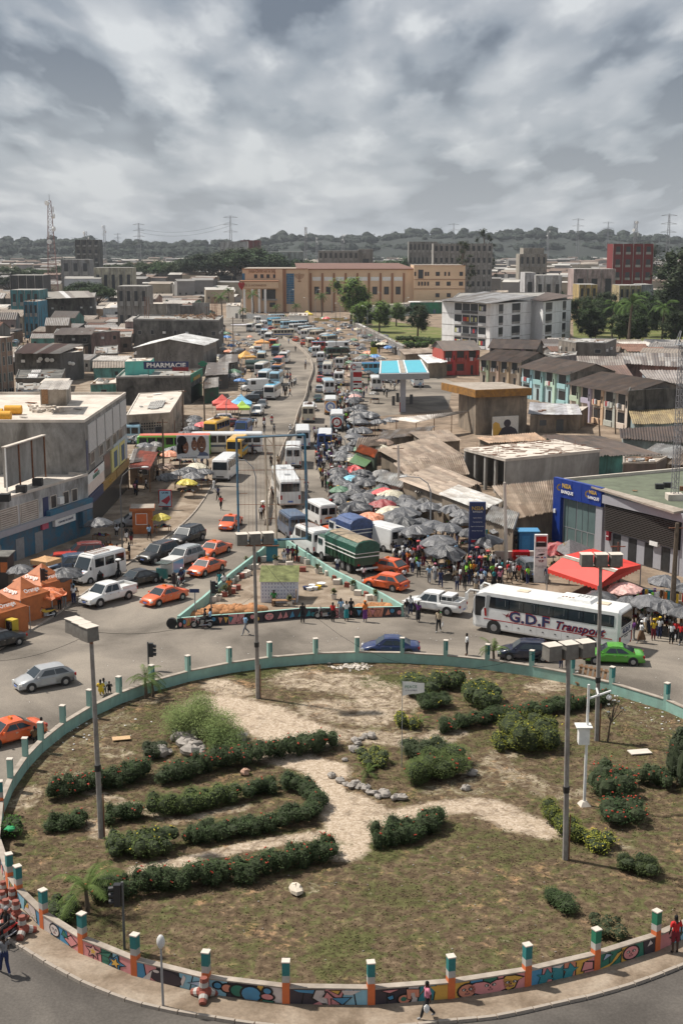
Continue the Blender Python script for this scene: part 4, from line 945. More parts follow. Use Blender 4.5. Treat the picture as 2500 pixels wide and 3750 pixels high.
# ---------------- where things are, in words
def PX(x,y,z=0.):
 c,s=cos(TH),sin(TH);d=y*c+(CH-z)*s;v=(CH-z)*c-y*s;return 1250+F*x/d,1875+F*v/d
LM=[(1353,1870,'the orange umbrella'),(1405,1795,'the red umbrella'),(1290,1740,'the light blue umbrella'),(1743,2060,'the navy bank totem'),(1975,2130,'the red bank totem'),(2100,2200,'the red tent'),(1270,2080,'the green truck'),(1370,1985,'the open white van'),(1480,1500,'the station pillar'),(1306,1440,'the fuel price sign'),(1210,1505,'the first emblem van'),(1233,1580,'the second emblem van'),(1070,1895,'the white coach'),(996,2060,'the billboard pillar'),(1340,1690,'the orange roof'),(1130,1530,'the white and red bus'),(994,1450,'the blue roofed minibus'),(827,1745,'the white minibus'),(525,1930,'the orange kiosk'),(690,1690,'the family poster'),(800,1510,'the red tents'),(60,2220,'the orange tents'),(1186,1280,'the red and blue bus'),(1084,1250,'the pair of taxis'),(1125,1165,'the yellow tent'),(1590,2235,'the white pickup'),(2010,2330,'the white coach bus'),(2290,2180,'the pink umbrella'),(1850,1750,'the concrete shell'),(2080,1990,'the blue bank front'),(1800,1560,'the ochre building'),(1700,1262,'the white apartments'),(610,1400,'the pharmacy'),(640,1340,'the white gabled roof'),(200,1050,'the tall mast'),(950,1120,'the church front'),(1300,1130,'the church hall'),(2315,990,'the red block'),(1525,1240,'the park tree'),(560,1750,'the left shops'),(1500,1760,'the brown sheet roofs'),(1050,1650,'the orange rimmed bus'),(650,1650,'the orange and green bus'),(1190,1660,'the blue fronted van'),(958,1355,'the green truck load'),(110,1260,'the side street'),(20,1450,'the tan apartments'),(250,1150,'the dark block'),(650,1200,'the ruined block'),(1820,1370,'the cream terrace'),(1990,1450,'the pale blue terrace'),(2190,1560,'the long cream terrace'),(2150,1290,'the grey hut'),(2400,1130,'the palms'),(1900,1000,'the old villa'),(1720,1020,'the grey tenement'),(950,960,'the rain trees'),(480,1010,'the left woods'),(320,960,'the derelict tower'),(2450,1700,'the lattice antenna'),(1700,2200,'the crossing'),(730,1990,'the black cars'),(1433,1900,'the large black umbrella'),(1600,1990,'the curved street lamp')]
USED=set()
def where(px,py,n=0):
 L=sorted(LM,key=lambda l:(l[0]-px)**2+((l[1]-py)*1.7)**2)
 def rel(l):
  dx,dy=px-l[0],py-l[1]
  if abs(dx)>abs(dy)*1.2:return('left of ' if dx<0 else 'right of ')+l[2]
  return('beyond ' if dy<0 else 'in front of ')+l[2]
 if n<3:return rel(L[n])
 return rel(L[n%4])+' toward '+L[(n+1)%5+1][2]
def uniq(base,px,py,maxw=16):
 for n in range(14):
  s=base+' '+where(px,py,n)
  if s not in USED and len(s.split())<=maxw:USED.add(s);return s
 w=(base+' '+where(px,py,0)).split();return ' '.join(w[:16])
# ---------------- vehicles
PC={}
NEARC=('body','cabin','side_mirror','door','bumper','bed_side')
def bicol(c):return{k:c for k in NEARC}
CC=dict(white=(.74,.74,.73),silver=(.36,.37,.38),red=(.5,.03,.015),taxi=(.72,.115,.025),blue=(.015,.03,.11),navy=(.008,.012,.035),green=(.08,.33,.03),black=(.008,.009,.011),grey=(.1,.105,.11),maroon=(.17,.02,.015),dgreen=(.01,.045,.03),cream=(.62,.55,.42),sky=(.12,.5,.75),orange=(.72,.3,.06),yellow=(.75,.42,.03),lgreen=(.12,.4,.05),rblue=(.03,.09,.3),lblue=(.3,.5,.62),steel=(.06,.1,.17))
def pk_(kind,px,py,hd,col,label,taxi=False,group=None):
 if kind not in PC:p=car(kind);PC[kind]=(p,snap(p));p.location=(0,0,-50)
 p,tr=PC[kind];x,y=G(px,py)
 r=dup(p,(x,y,.014),R(hd),label,group,bicol(CC[col]),tree=tr);r.name='taxi' if taxi else('pickup_truck' if kind=='pickup' else 'car');r['category']='taxi' if taxi else('pickup' if kind=='pickup' else 'car')
 if taxi:
  q=MB();H={'sedan':1.4,'hatch':1.45,'wagon':1.42}[kind];q.box((-.05,0,H+.07),(.16,.4,.14),0,0,.8);put('taxi_sign',q,'orange_lens',r)
 return r
def pv_(key,px,py,hd,col,roof,band,label,dims=(6.2,2.05,2.6,.9,4),style='minibus',cat='minibus'):
 k=(dims,style)
 if k not in PC:p=van(*dims,style=style);PC[k]=(p,snap(p));p.location=(0,0,-50)
 p,tr=PC[k];x,y=G(px,py)
 r=dup(p,(x,y,.014),R(hd),label,None,{'body':CC[col],'roof':CC[roof],'side_band':CC[band]},tree=tr);r['category']=cat;r.name={'minibus':'minibus','van':'van','bus':'bus'}.get(cat,'minibus');return r
BOX=(6.4,2.2,2.95,.0,5);SP=(5.6,2.0,2.55,.95,3);LONG=(7.2,2.2,2.9,.0,6);BUSD=(10.5,2.5,3.1,.0,8)
pk_('hatch',165,2512,214,'silver','silver hatchback driving past the garden wall at the left')
pk_('sedan',40,2712,222,'taxi','red taxi cut by the left edge of the picture',True)
pk_('sedan',1430,2395,178,'blue','metallic blue sedan passing behind the roundabout wall')
pk_('hatch',1925,2412,172,'navy','dark navy hatchback behind the wall in front of the coach bus')
gc=pk_('sedan',2245,2425,172,'green','bright green sedan behind the tail of the white coach bus')
put('bumper_trim',bo((2.15,0,.42),(.22,1.5,.22)),'black_plastic',gc)
pk_('pickup',398,2204,231,'white','white double cab pickup turning in from the left road')
tp=pk_('pickup',1590,2240,153,'white','white pickup with TOYOTA on its tailgate right of the island')
text('TOYOTA','lettering',tp,.24,'black',loc=(-2.57,0,.86),rot=(PI/2,0,-PI/2))
q=MB();q.box((-1.35,0,1.38),(1.0,1.45,.62),0,0,.93);put('canopy_cage',q,'paint',tp,CC['white'])
for s in(-1,1):
 for k in range(2):put('side_window',bo((-1.6+k*.48,s*.705,1.4),(.4,.05,.34)),'glass',tp)
for k in range(4):put('cage_window',bo((-1.85,-.5+.33*k,1.4),(.06,.27,.36)),'glass',tp)
pk_('sedan',508,2140,226,'black','black sedan behind the white pickup in the left road')
pk_('suv',674,2068,238,'silver','silver white sport utility car between the dark cars and taxis')
pk_('suv',583,2052,236,'black','black sport utility car left of the silver one')
pk_('suv',686,1988,243,'black','black sport utility car farthest back on the left road')
pk_('sedan',603,2205,230,'taxi','orange red taxi nearest the island mural wall',True)
pk_('sedan',757,2098,240,'taxi','orange red taxi beside the mint island wall',True)
pk_('sedan',785,2032,242,'taxi','orange red taxi second from the mint wall in the left road',True)
pk_('sedan',845,1932,258,'taxi','orange red taxi under the empty billboard frame',True)
pk_('hatch',1416,2098,141,'taxi','orange red taxi tucked behind the green truck',True)
pk_('hatch',1412,2155,146,'taxi','orange red hatchback in front of the taxi behind the truck')
pk_('sedan',1210,1972,120,'taxi','orange red taxi half hidden between the white vans',True)
pk_('suv',1925,2108,100,'grey','dark grey car parked behind the red bank totem')
pk_('suv',305,2052,195,'maroon','dark red car parked by the blue shop wall')
pk_('wagon',215,2078,190,'red','red estate car parked under the shop wall at left')
pk_('suv',255,2098,200,'steel','blue sport utility car in the parked row at left')
pk_('wagon',285,2135,205,'black','black estate car parked behind the black umbrella')
pk_('sedan',-5,2372,230,'black','black car cut by the left edge beside the kerb')
pk_('hatch',490,1928,192,'silver','silver car standing behind the orange kiosk')
for a in[('sedan',1175,1347,90,'black','black sedan behind the two white vans in the right lane'),('sedan',1177,1370,90,'black','second black sedan of the right lane queue'),('hatch',1172,1398,91,'red','red hatchback in the right lane queue'),('wagon',1169,1434,91,'silver','silver estate in the right lane queue'),('sedan',1164,1470,92,'dgreen','dark green sedan in the right lane queue'),('sedan',1142,1502,93,'white','white car just ahead of the white and red bus'),('hatch',1084,1250,80,'taxi','red taxi on the left of the pair at the bend'),('hatch',1111,1262,88,'taxi','red taxi on the right of the pair at the bend'),('sedan',992,1210,20,'red','red car crossing by the cream bus'),('hatch',1058,1750,93,'white','white hatchback between the coach and orange rimmed bus'),('suv',943,1520,265,'white','white car parked in front of the grey one at the tents'),('wagon',961,1492,268,'grey','grey car parked beyond the white one by the tents'),('suv',808,1553,190,'white','white car standing behind the yellow minibus'),('suv',940,1463,200,'black','black car in front of the parked white van'),('suv',915,1478,190,'black','black car standing beside the blue tent'),('wagon',830,1565,185,'maroon','maroon car behind the yellow minibus'),('sedan',1350,1240,10,'dgreen','dark car parked among umbrellas near the park wall'),('sedan',1400,1275,15,'black','black car half under the market umbrellas'),('sedan',1330,1225,10,'silver','silver car in the parked row near the park wall'),('sedan',1310,1212,12,'rblue','blue car in the parked row near the park wall'),('wagon',1340,1228,10,'cream','cream estate car parked near the park wall'),('sedan',1290,1203,10,'silver','silver grey car farthest in the parked row'),('sedan',1265,1195,10,'white','white car parked at the end of the umbrellas')]:
 pk_(a[0],a[1],a[2],a[3],a[4],a[5],taxi=a[4]=='taxi')
for i,(px,py,c)in enumerate([(118,1180,'silver'),(128,1186,'white'),(140,1194,'grey'),(150,1200,'silver'),(154,1216,'white'),(152,1227,'black'),(160,1240,'maroon'),(145,1262,'black'),(60,1260,'lblue'),(58,1278,'black'),(55,1180,'grey'),(85,1172,'white')]):
 pk_('wagon' if i%2 else 'hatch',px,py,95+rnd.u(-8,8),c,uniq(f'{c} car parked in the left side street',px,py)if 0 else f"{['nearest','farthest','small','low','clean','dusty'][i%6]} {c} car parked in the narrow side street far left",group='cars parked along the side street')
VLIST=[('sp',1392,2006,128,'white','white','white','white van with open rear doors beside the crowd',SP,'panel','van'),(0,1168,1915,112,'white','white','white','white minibus with orange logo beside the white coach',SP,'plainroof','minibus'),(0,1133,2015,117,'white','white','white','white van with black roof rack and rear ladder by the mint wall',SP,'minibus','van'),(0,1066,1958,108,'steel','steel','steel','steel blue van behind the billboard pillar',SP,'plainroof','van'),(0,1190,1648,90,'rblue','white','lblue','blue fronted van with open back door in the crowd',BOX,'plainroof','van'),(0,1108,1632,92,'white','white','cream','white minibus behind the billboard right post',LONG,'plainroof','minibus'),(0,1075,1702,91,'white','white','orange','white bus with orange rim behind the billboard',BOX,'plainroof','bus'),(0,1130,1540,90,'cream','white','taxi','white bus with red band beside the median',LONG,'rack','bus'),(0,827,1750,262,'white','white','white','white minibus facing the camera on the left road',BOX,'plainroof','minibus'),(0,872,1672,264,'yellow','yellow','sky','yellow and blue minibus behind the white one',BOX,'plainroof','minibus'),(0,890,1597,262,'rblue','steel','rblue','blue van facing the camera beside the tents',SP,'minibus','van'),(0,795,1603,255,'yellow','yellow','yellow','yellow minibus standing by the family poster',BOX,'rack','minibus'),(0,830,1660,182,'white','white','steel','white and navy bus parked sideways by the poster',BUSD,'plainroof','bus'),(0,640,1668,183,'lgreen','taxi','lgreen','orange roofed green bus parked sideways behind the poster',BUSD,'plainroof','bus'),(0,440,1625,183,'lblue','lblue','white','pale blue bus parked at the side of the grey building',BOX,'plainroof','bus'),(0,998,1458,262,'white','sky','white','white minibus with bright blue roof facing the camera',LONG,'rack','minibus'),(0,1012,1408,264,'lblue','lblue','lblue','pale turquoise minibus behind the blue roofed one',BOX,'rack','minibus'),(0,1018,1380,264,'steel','orange','orange','orange roofed minibus in the left queue',BOX,'rack','minibus'),(0,1022,1350,265,'steel','taxi','red','red roofed minibus in the left queue',BOX,'plainroof','minibus'),(0,1042,1328,266,'white','white','white','large white minibus beside the red roofed one',LONG,'rack','minibus'),(0,1012,1302,267,'steel','lgreen','lgreen','green roofed minibus in the left queue',BOX,'plainroof','minibus'),(0,1003,1276,267,'taxi','white','taxi','white roofed red minibus in the left queue',BOX,'rack','minibus'),(0,985,1252,268,'white','white','cream','white minibus at the far end of the left queue',BOX,'plainroof','minibus'),(0,932,1432,205,'white','white','white','white van parked slantwise beyond the black cars',SP,'panel','van'),(0,918,1213,266,'white','cream','white','white bus coming round the far bend',LONG,'plainroof','bus'),(0,943,1186,100,'white','white','white','white minibus farthest away before the church fence',BOX,'plainroof','minibus'),(0,966,1203,100,'white','white','white','white minibus on the right of the farthest pair',BOX,'plainroof','minibus'),(0,1003,1192,60,'sky','sky','rblue','blue minibus in the far row below the church fence',BOX,'plainroof','minibus'),(0,1030,1200,20,'cream','white','orange','white and orange minibus in the far row',BOX,'plainroof','minibus'),(0,1060,1206,30,'lblue','lblue','white','light blue minibus in the far row',BOX,'plainroof','minibus'),(0,1088,1216,50,'white','white','white','white minibus at the right of the far row',BOX,'plainroof','minibus'),(0,1037,1237,18,'cream','cream','rblue','cream and blue bus turning across the road at the bend',LONG,'rack','bus'),(0,1117,1225,60,'white','lblue','white','white minibus first of the row beyond the taxis',BOX,'plainroof','minibus'),(0,1139,1234,62,'white','white','orange','white minibus second of the row beyond the taxis',BOX,'plainroof','minibus'),(0,1160,1243,64,'cream','cream','white','cream minibus third of the row beyond the taxis',BOX,'plainroof','minibus'),(0,1188,1256,80,'white','white','white','white minibus with dark rear glass right of the taxis',BOX,'plainroof','minibus'),(0,1187,1287,8,'red','sky','red','red bus with a blue roof crossing beside the white vans',LONG,'rack','bus'),(0,1234,1288,20,'white','white','white','white van behind the red bus',BOX,'panel','van'),(0,1236,1312,15,'dgreen','dgreen','cream','dark green minibus right of the white vans',BOX,'rack','minibus'),(0,1158,1306,88,'white','white','white','white minibus left of the pair in the right lane',BOX,'rack','minibus'),(0,1175,1325,88,'white','white','white','white van right of the pair in the right lane',SP,'plainroof','van'),(0,1250,1350,80,'white','cream','lgreen','white and green minibus with open rear door',BOX,'rack','minibus'),(0,1242,1408,88,'white','white','white','plain white bus seen from behind near the fuel sign',BOX,'rack','bus'),(0,1375,1428,92,'white','white','white','white bus with black rear glass under the station canopy',BOX,'plainroof','bus'),(0,1527,1415,92,'white','white','lblue','white bus parked at the right under the canopy',BOX,'plainroof','bus'),(0,1430,1398,60,'white','white','lgreen','white minibus standing behind the station pillar',BOX,'plainroof','minibus'),(0,1345,1372,10,'sky','rblue','sky','blue minibus beyond the fuel price sign',LONG,'plainroof','minibus')]
VV={}
for v in VLIST:VV[v[7]]=pv_(v[0],v[1],v[2],v[3],v[4],v[5],v[6],v[7],v[8],v[9],v[10])
rq=RR(5)
for n,(x0,y0,x1,y1,hd)in enumerate([(968,1238,938,1206,268),(1145,1290,1110,1240,95),(955,1330,935,1290,266),(975,1420,960,1372,262),(1205,1440,1195,1340,90),(1130,1215,1010,1178,30),(1205,1262,1150,1222,60),(700,1705,650,1700,0)][:7]):
 for k in range(4):
  px=x0+(x1-x0)*k/3+rq.u(-4,4);py=y0+(y1-y0)*k/3;c=rq.choice(['white','white','cream','silver','lblue','taxi','black','grey','white'])
  if(n+k)%2:pk_(rq.choice(['sedan','hatch','suv','wagon']),px,py,hd+rq.u(-8,8),c,uniq(c.replace('taxi','orange')+' car in traffic',px,py),group='cars in the market traffic')
  else:pv_(0,px,py,hd+rq.u(-6,6),'white' if c in('taxi','black','grey')else c,rq.choice(['white','cream','lblue','orange','sky']),c,uniq(c.replace('taxi','orange striped')+' minibus in traffic',px,py),BOX,'plainroof','minibus')
lb=VV['white minibus with orange logo beside the white coach'];put('logo',MB().poly([(-2.86,-.6,1.05),(-2.86,.5,1.0),(-2.86,.3,1.2),(-2.86,-.3,1.25)]),'orange_lens',lb)
vf=pv_(0,357,2122,235,'white','white','white','white minibus with a red and blue flag on its bonnet, bull bar',SP,'minibus','minibus')
for k,(y0,z0,y1,z1,w_)in enumerate([(-.75,1.0,.75,1.0,.1),(0,.72,0,1.16,.14),(-.75,.75,.75,1.18,.05),(-.75,1.18,.75,.75,.05)]):
 dx,dz=(y1-y0),(z1-z0);L_=math.hypot(dx,dz);nx,nz=-dz/L_*w_/2,dx/L_*w_/2
 f=lambda y,z:(2.72-(z-.75)*1.3+.02+.002*k,y,z+.17)
 put('flag_stripe',MB().quad(f(y0+nx,z0+nz),f(y0-nx,z0-nz),f(y1-nx,z1-nz),f(y1+nx,z1+nz)),'red_lens' if k<2 else 'plate_blue',vf)
put('bull_bar',MB().cyl((2.95,-.7,.9),(2.95,.7,.9),.03).cyl((2.95,-.7,.6),(2.95,.7,.6),.03).cyl((2.95,-.5,.4),(2.95,-.5,.95),.03).cyl((2.95,.5,.4),(2.95,.5,.95),.03),'chrome',vf)
text('Saladin','lettering',vf,.34,'plate_blue',loc=(1.05,0,2.36),rot=(R(55),0,PI/2))
def emblem_van(px,py,hd,label,rc,ring_):
 x,y=G(px,py);r=pv_(0,px,py,hd,'white','white','lblue' if rc else 'orange',label,BOX,'plain2','van')
 put('rear_panel',bo((-3.24,0,1.45),(.04,2.05,2.1)),'paint',r,CC['lblue']if rc else CC['orange'])
 em=MB();n=28;f=lambda t,rad,o:(-3.275-o,rad*cos(t),1.5+rad*sin(t))
 for i in range(n):a,b=2*PI*i/n,2*PI*(i+1)/n;em.quad(f(a,.82,0),f(b,.82,0),f(b,.55,0),f(a,.55,0))
 put('emblem_ring',em,ring_,r);em=MB();em.poly([f(2*PI*i/24,.55,-.002)for i in range(24)]);put('emblem_disc',em,'white',r)
 em=MB()
 for k in range(3):a=PI/2+k*2*PI/3;em.poly([f(a,.5,.004),f(a+1.2,.07,.004),(-3.279,0,1.5),f(a-1.2,.07,.004)])
 put('emblem_star',em,ring_,r);put('white_surround',MB().poly([f(2*PI*i/24,.98,-.01)for i in range(24)]),'white',r)
emblem_van(1210,1512,90,'van with a navy star ring emblem on an orange back',0,'plate_blue')
emblem_van(1233,1570,90,'van with a red star ring emblem on a pale blue back',1,'red_lens')
def coach(px,py,hd,label,L=11.5,Wd=2.5,H=3.4):
 r=thing('coach',label,'bus',(*G(px,py),.014),R(hd));w=Wd/2;b=MB();z0=.35
 def sec(x,ww,a,t):return[(x,-ww*.97,a),(x,-ww,a+.2),(x,-ww,H*.5),(x,-ww*.97,t-.2),(x,-ww*.85,t),(x,ww*.85,t),(x,ww*.97,t-.2),(x,ww,H*.5),(x,ww,a+.2),(x,ww*.97,a)]
 b.loft([sec(-L/2,w*.95,z0+.1,H-.25),sec(-L/2+.2,w,z0,H-.04),sec(-L/2+3,w,z0,H),sec(L/2-1,w,z0,H),sec(L/2-.3,w*.98,z0,H-.25),sec(L/2,w*.9,z0+.05,H-.75)])
 put('body',b,'paint',r,CC['white'])
 return r,w
cw,w=coach(1046,1828,98,'long white coach seen from behind in the right lane')
put('rear_window',bo((-5.76,0,2.45),(.06,2.1,.95)),'bus_glass',cw);put('number_plate',bo((-5.78,0,.8),(.03,.6,.2)),'plate_blue',cw)
for k in range(8):
 for s in(-1,1):put('side_window',bo((-4.9+1.28*k,s*(w*.985),2.3),(1.18,.06,.85)),'bus_glass',cw)
for x in(-2.5,2.2):put('roof_hatch',bo((x,.0,3.42),(.8,.7,.08)),'steel',cw)
for s in(-1,1):put('tail_light',bo((-5.78,s*1.05,1.3),(.05,.2,.5)),'red_lens',cw)
wheels(cw,(-3.4,3.6),w-.1,.48,.28)
def gdf():
 L=12.2;H=3.45;Wd=2.55
 r,w=coach(2012,2338,147.5,'white coach bus lettered G.D.F Transport turning in front of the red tent',L,Wd,H)
 for s in(-1,1):
  put('window_band',bo((-.35,s*(w*.985),2.52),(10.5,.05,.9)),'bus_glass',r)
  for k in range(8):
   o=put('side_window',bo((-5.0+1.22*k,s*(w*.985+.02),2.52),(1.14,.03,.76)),'glass',r)
   put('sliding_pane',bo((-5.0+1.22*k-.28,s*(w*.985+.045),2.6),(.02,.02,.5)),'steel',o)
  for k in range(7):
   put('hatch_panel',bo((-3.0+1.02*k,s*(w+.004),.78),(.99,.02,.62)),'paint',r,CC['white']);put('latch',bo((-3.0+1.02*k,s*(w+.02),.8),(.14,.02,.07)),'black_plastic',r)
  put('red_stripe',bo((-.2,s*(w+.006),1.14),(10.6,.02,.06)),'red_lens',r)
  put('door_glass',bo((5.45,s*(w*.97),2.1),(.85,.06,1.6)),'bus_glass',r)
  q=MB();q.add([(4.85,s*(w+.012),3.05),(4.55,s*(w+.012),3.05),(4.75,s*(w+.012),1.4),(5.05,s*(w+.012),1.4)],[(0,1,2,3)]);put('grey_slash',q,'steel',r)
  q=MB();q.add([(5.1,s*(w+.014),2.0),(4.9,s*(w+.014),2.0),(4.85,s*(w+.014),1.35),(5.02,s*(w+.014),1.35)],[(0,1,2,3)]);put('red_slash',q,'red_lens',r)
  ry=PI if s>0 else 0
  x0=3.7 if s>0 else-3.7
  t=text('G.D.F','lettering',r,1.12,'red_lens',.004,loc=(1.25,s*(w+.012),1.6),rot=(PI/2,0,ry),bold=.05,sx=1.22)
  t=text('G.D.F','lettering',r,1.06,'bus_blue',.006,loc=(1.25,s*(w+.016),1.6),rot=(PI/2,0,ry),bold=.03,sx=1.26)
  t=text('Transport','lettering',r,.88,'red_lens',.006,loc=(-2.85,s*(w+.014),1.52),rot=(PI/2,0,ry),bold=.03,shear=.35,sx=1.05)
  t=text('Transport','lettering',r,.88,'bus_blue',.006,loc=(-2.8,s*(w+.02),1.56),rot=(PI/2,0,ry),bold=.0,shear=.35,sx=1.05)
  q=MB();q.add([(4.55,s*(w+.012),1.8),(4.15,s*(w+.012),1.75),(3.95,s*(w+.012),1.95),(3.98,s*(w+.012),1.72),(3.8,s*(w+.012),1.6),(4.05,s*(w+.012),1.64),(4.15,s*(w+.012),1.52),(4.2,s*(w+.012),1.68)],[tuple(range(8))]);put('bird_emblem',q,'bus_red_dark',r,loc=(-1.0,0,-.05))
 put('windscreen',bo((5.93,0,2.05),(.25,2.2,1.5),tilt=-.28),'bus_glass',r)
 put('rear_window',bo((-6.1,0,2.6),(.08,2.1,.95)),'bus_glass',r)
 text('G.D.F','lettering',r,.5,'bus_blue',.005,loc=(-6.125,0,1.68),rot=(PI/2,0,-PI/2),bold=.02,sx=1.2)
 text('ABIDJAN - BONDOUKOU - BOUNA','lettering',r,.13,'black',.005,loc=(-6.125,0,1.36),rot=(PI/2,0,-PI/2));text('07 57 46 51','lettering',r,.14,'black',.005,loc=(-6.125,0,1.2),rot=(PI/2,0,-PI/2))
 put('rear_board_line',bo((-6.11,0,1.98),(.02,2.0,.03)),'black',r)
 for s in(-1,1):put('tail_light',bo((-6.08,s*1.17,1.0),(.1,.14,.75)),'red_lens',r);put('rear_marker',bo((-6.11,s*1.0,.55),(.04,.2,.14)),'red_lens',r);put('headlight',bo((6.0,s*1.0,.75),(.15,.35,.25)),'lamp_glass',r)
 q=MB();q.tube([(5.7,1.1,3.25),(6.35,1.25,3.3),(6.6,1.3,3.0)],.07,8);q.box((6.62,1.3,2.75),(.14,.3,.6));put('side_mirror',q,'white_plastic',r)
 q=MB();q.tube([(5.7,-1.1,3.25),(6.35,-1.25,3.3),(6.6,-1.3,3.0)],.07,8);q.box((6.62,-1.3,2.75),(.14,.3,.6));put('side_mirror',q,'white_plastic',r)
 put('air_conditioner',bo((-2.2,0,3.55),(2.9,1.8,.24),0,0,.88),'white_plastic',r)
 for k in range(4):put('vent_grille',bo((-1.2-.28*k,.55,3.685),(.16,.2,.02)),'rust',r)
 for k in range(8):put('fan_cover',MB().cyl((-2.2-.32*(k%4),-.1-.35*(k//4),3.67),(-2.2-.32*(k%4),-.1-.35*(k//4),3.69),.12,.12,10),'rim',r)
 for x in(2.3,-4.3):put('roof_hatch',bo((x,0,3.47),(.9,.7,.07)),'cream_plastic',r)
 for x in(4.2,-3.7,):
  for s in(-1,1):put('wheel_arch',MB().cyl((x,s*(w-.2),.52),(x,s*(w+.01),.52),.62,.62,18),'black_plastic',r)
 wheels(r,(4.2,-3.7),w-.12,.5,.3)
 for k in range(7):
  hx=rnd.choice([(.3,.02,.02),(.5,.5,.5),(.05,.1,.3),(.4,.3,.05)])
 return r
plain('bus_blue',(.02,.035,.11),.4);plain('bus_red_dark',(.2,.02,.03),.4);plain('cream_plastic',(.6,.5,.38))
gdf()
def truck(px,py,hd,label,L,body,tarp,top,z=.95,bt=1.3):
 r=thing('truck',label,'truck',(*G(px,py),.014),R(hd));w=1.22
 put('cab',bo((L/2-.95,0,1.45),(1.7,2.3,1.7),0,0,.9),'paint',r,CC['white']);put('cab_roof',bo((L/2-1.0,0,2.4),(1.4,2.1,.22),0,0,.8),'paint',r,body)
 put('windscreen',bo((L/2-.16,0,1.85),(.06,1.9,.7)),'glass',r)
 for s in(-1,1):put('side_window',bo((L/2-.8,s*1.1,1.85),(.8,.08,.55)),'glass',r)
 lx=L-2.1;cx=-L/2+lx/2
 put('load_box',bo((cx,0,z+bt/2),(lx,2*w,bt)),'paint',r,body)
 for k in range(9):
  for s in(-1,1):put('side_post',bo((-L/2+.1+(lx-.2)*k/8,s*(w+.03),z+bt/2),(.08,.06,bt)),'paint',r,tuple(c*.6 for c in body))
 for s in(-1,1):
  for zz in(z+bt*.62,z+bt*.9):
   put('white_rail',bo((cx,s*(w+.05),zz),(lx,.03,.09)),'white',r)
 for zz in(z+bt*.62,z+bt*.9):put('white_rail',bo((-L/2-.03,0,zz),(.03,2*w,.09)),'white',r)
 q=MB();secs=[]
 for x in(-L/2-.06,-L/2+lx*.33,-L/2+lx*.66,-L/2+lx+.04):
  secs.append([(x,w*1.04*k_,z+bt*.98+h_+rnd.u(-.03,.03))for k_,h_ in((-1,-.1),(-1,.55),(-.75,.85),(-.3,1.0),(.3,1.0),(.75,.85),(1,.55),(1,-.1))])
 q.loft(secs,closed=False,cap=False);n=8
 for e in(0,3):q.f.append([e*n+i for i in range(n)][::1 if e else-1]);q.m.append(0)
 put('tarpaulin',q,'tarp',r,tarp)
 q=MB();q.loft([[(x,w*.76*k_,z+bt*.98+h_+.045)for k_,h_ in((-1,.85),(-.4,1.0),(.4,1.0),(1,.85))]for x in(-L/2+.15,-L/2+lx-.2)],closed=False,cap=False);put('tarpaulin_top',q,'tarp',r,top)
 put('rear_bumper',bo((-L/2-.02,0,.62),(.1,2.3,.16)),'white',r)
 for s in(-1,1):put('tail_light',bo((-L/2-.06,s*.95,1.05),(.05,.24,.16)),'red_lens',r)
 put('chassis',bo((0,0,.72),(L-.4,1.3,.28)),'black_plastic',r);wheels(r,(L/2-1.2,-L/2+1.5,-L/2+2.7),w-.16,.46,.3)
 return r
truck(1268,2072,118,'green lorry with a green and tan tarpaulin and white rails',8.2,(.012,.06,.028),(.012,.09,.06),(.33,.25,.16))
truck(1278,1996,118,'lorry under a blue tarpaulin behind the green one',5.2,(.02,.04,.12),(.045,.08,.2),(.07,.11,.24))
truck(957,1360,8,'dark green lorry parked sideways with a low load',7.5,(.01,.05,.035),(.02,.06,.05),(.02,.05,.045),bt=.8)
tc_=thing('cargo_tricycle','small cargo tricycle with a white box between sedan and taxi','tricycle',(*G(622,2122),.014),R(245))
put('cargo_box',bo((-.5,0,1.25),(1.9,1.3,1.35)),'paint',tc_,(.7,.68,.64));put('box_side',bo((-.5,.66,1.2),(1.7,.02,1.1)),'paint',tc_,(.12,.35,.55));put('canopy',bo((.95,0,1.75),(.95,1.25,.07)),'tarp',tc_,(.08,.1,.09));put('front_frame',bo((1.25,0,.85),(.25,1.1,.9)),'paint',tc_,(.03,.16,.15))
for x,y in((1.3,0),(-.9,.6),(-.9,-.6)):obj('wheel',WM[(.31,.2)][0],tc_,(x,y,.3))
# ---------------- poles, signs, lamps
def boxpart(root,name,c,d,m,color=None,rz=0):return put(name,bo(c,d,rz),m,root,color)
def flood_pole(bx,by,tx,ty,label,ang=0,n=3,dx=.0):
 x,y=G(bx,by);H=HT(y,ty)-.9;r=thing('floodlight_pole',label,'light pole',(x,y,.03),0);top=PY(tx,ty,y);lx=top.x-x
 put('pole',MB().tube([(0,0,0),(lx*.5,0,H*.5),(lx,0,H)],[.15,.125,.1],8),'pole_grey',r);put('cross_arm',bo((lx+dx,0,H-.05),(2.3,.1,.1),ang),'rust',r)
 d=Vr((cos(ang),sin(ang),0))
 for k in range(n):
  f=put('floodlight',bo((0,0,0),(.72,.68,.72),0,0,.93),'lamp_box',r,loc=(lx+dx+d.x*(k-(n-1)/2)*.86,d.y*(k-(n-1)/2)*.86,H+.38+(k-(n-1)/2)*.02),rz=ang+.15)
  put('lid',bo((0,0,.37),(.76,.72,.03)),'concrete_light',f)
 if H>8:put('cable_wrap',MB().cyl((lx*.35,0,H*.34),(lx*.37,0,H*.37),.16,.17,8),'black_plastic',r);put('conduit',bo((.17,0,1.2),(.06,.06,2.4)),'rust',r)
mat('lamp_box',(.16,.15,.135),.75,var=.25,scale=3,dirt=.3)
flood_pole(372,3070,332,2270,'tall weathered floodlight pole standing in the left of the garden',-.95,3,-.45)
flood_pole(945,2560,930,1945,'tall floodlight pole in the garden in front of the billboard',.1,3,.05)
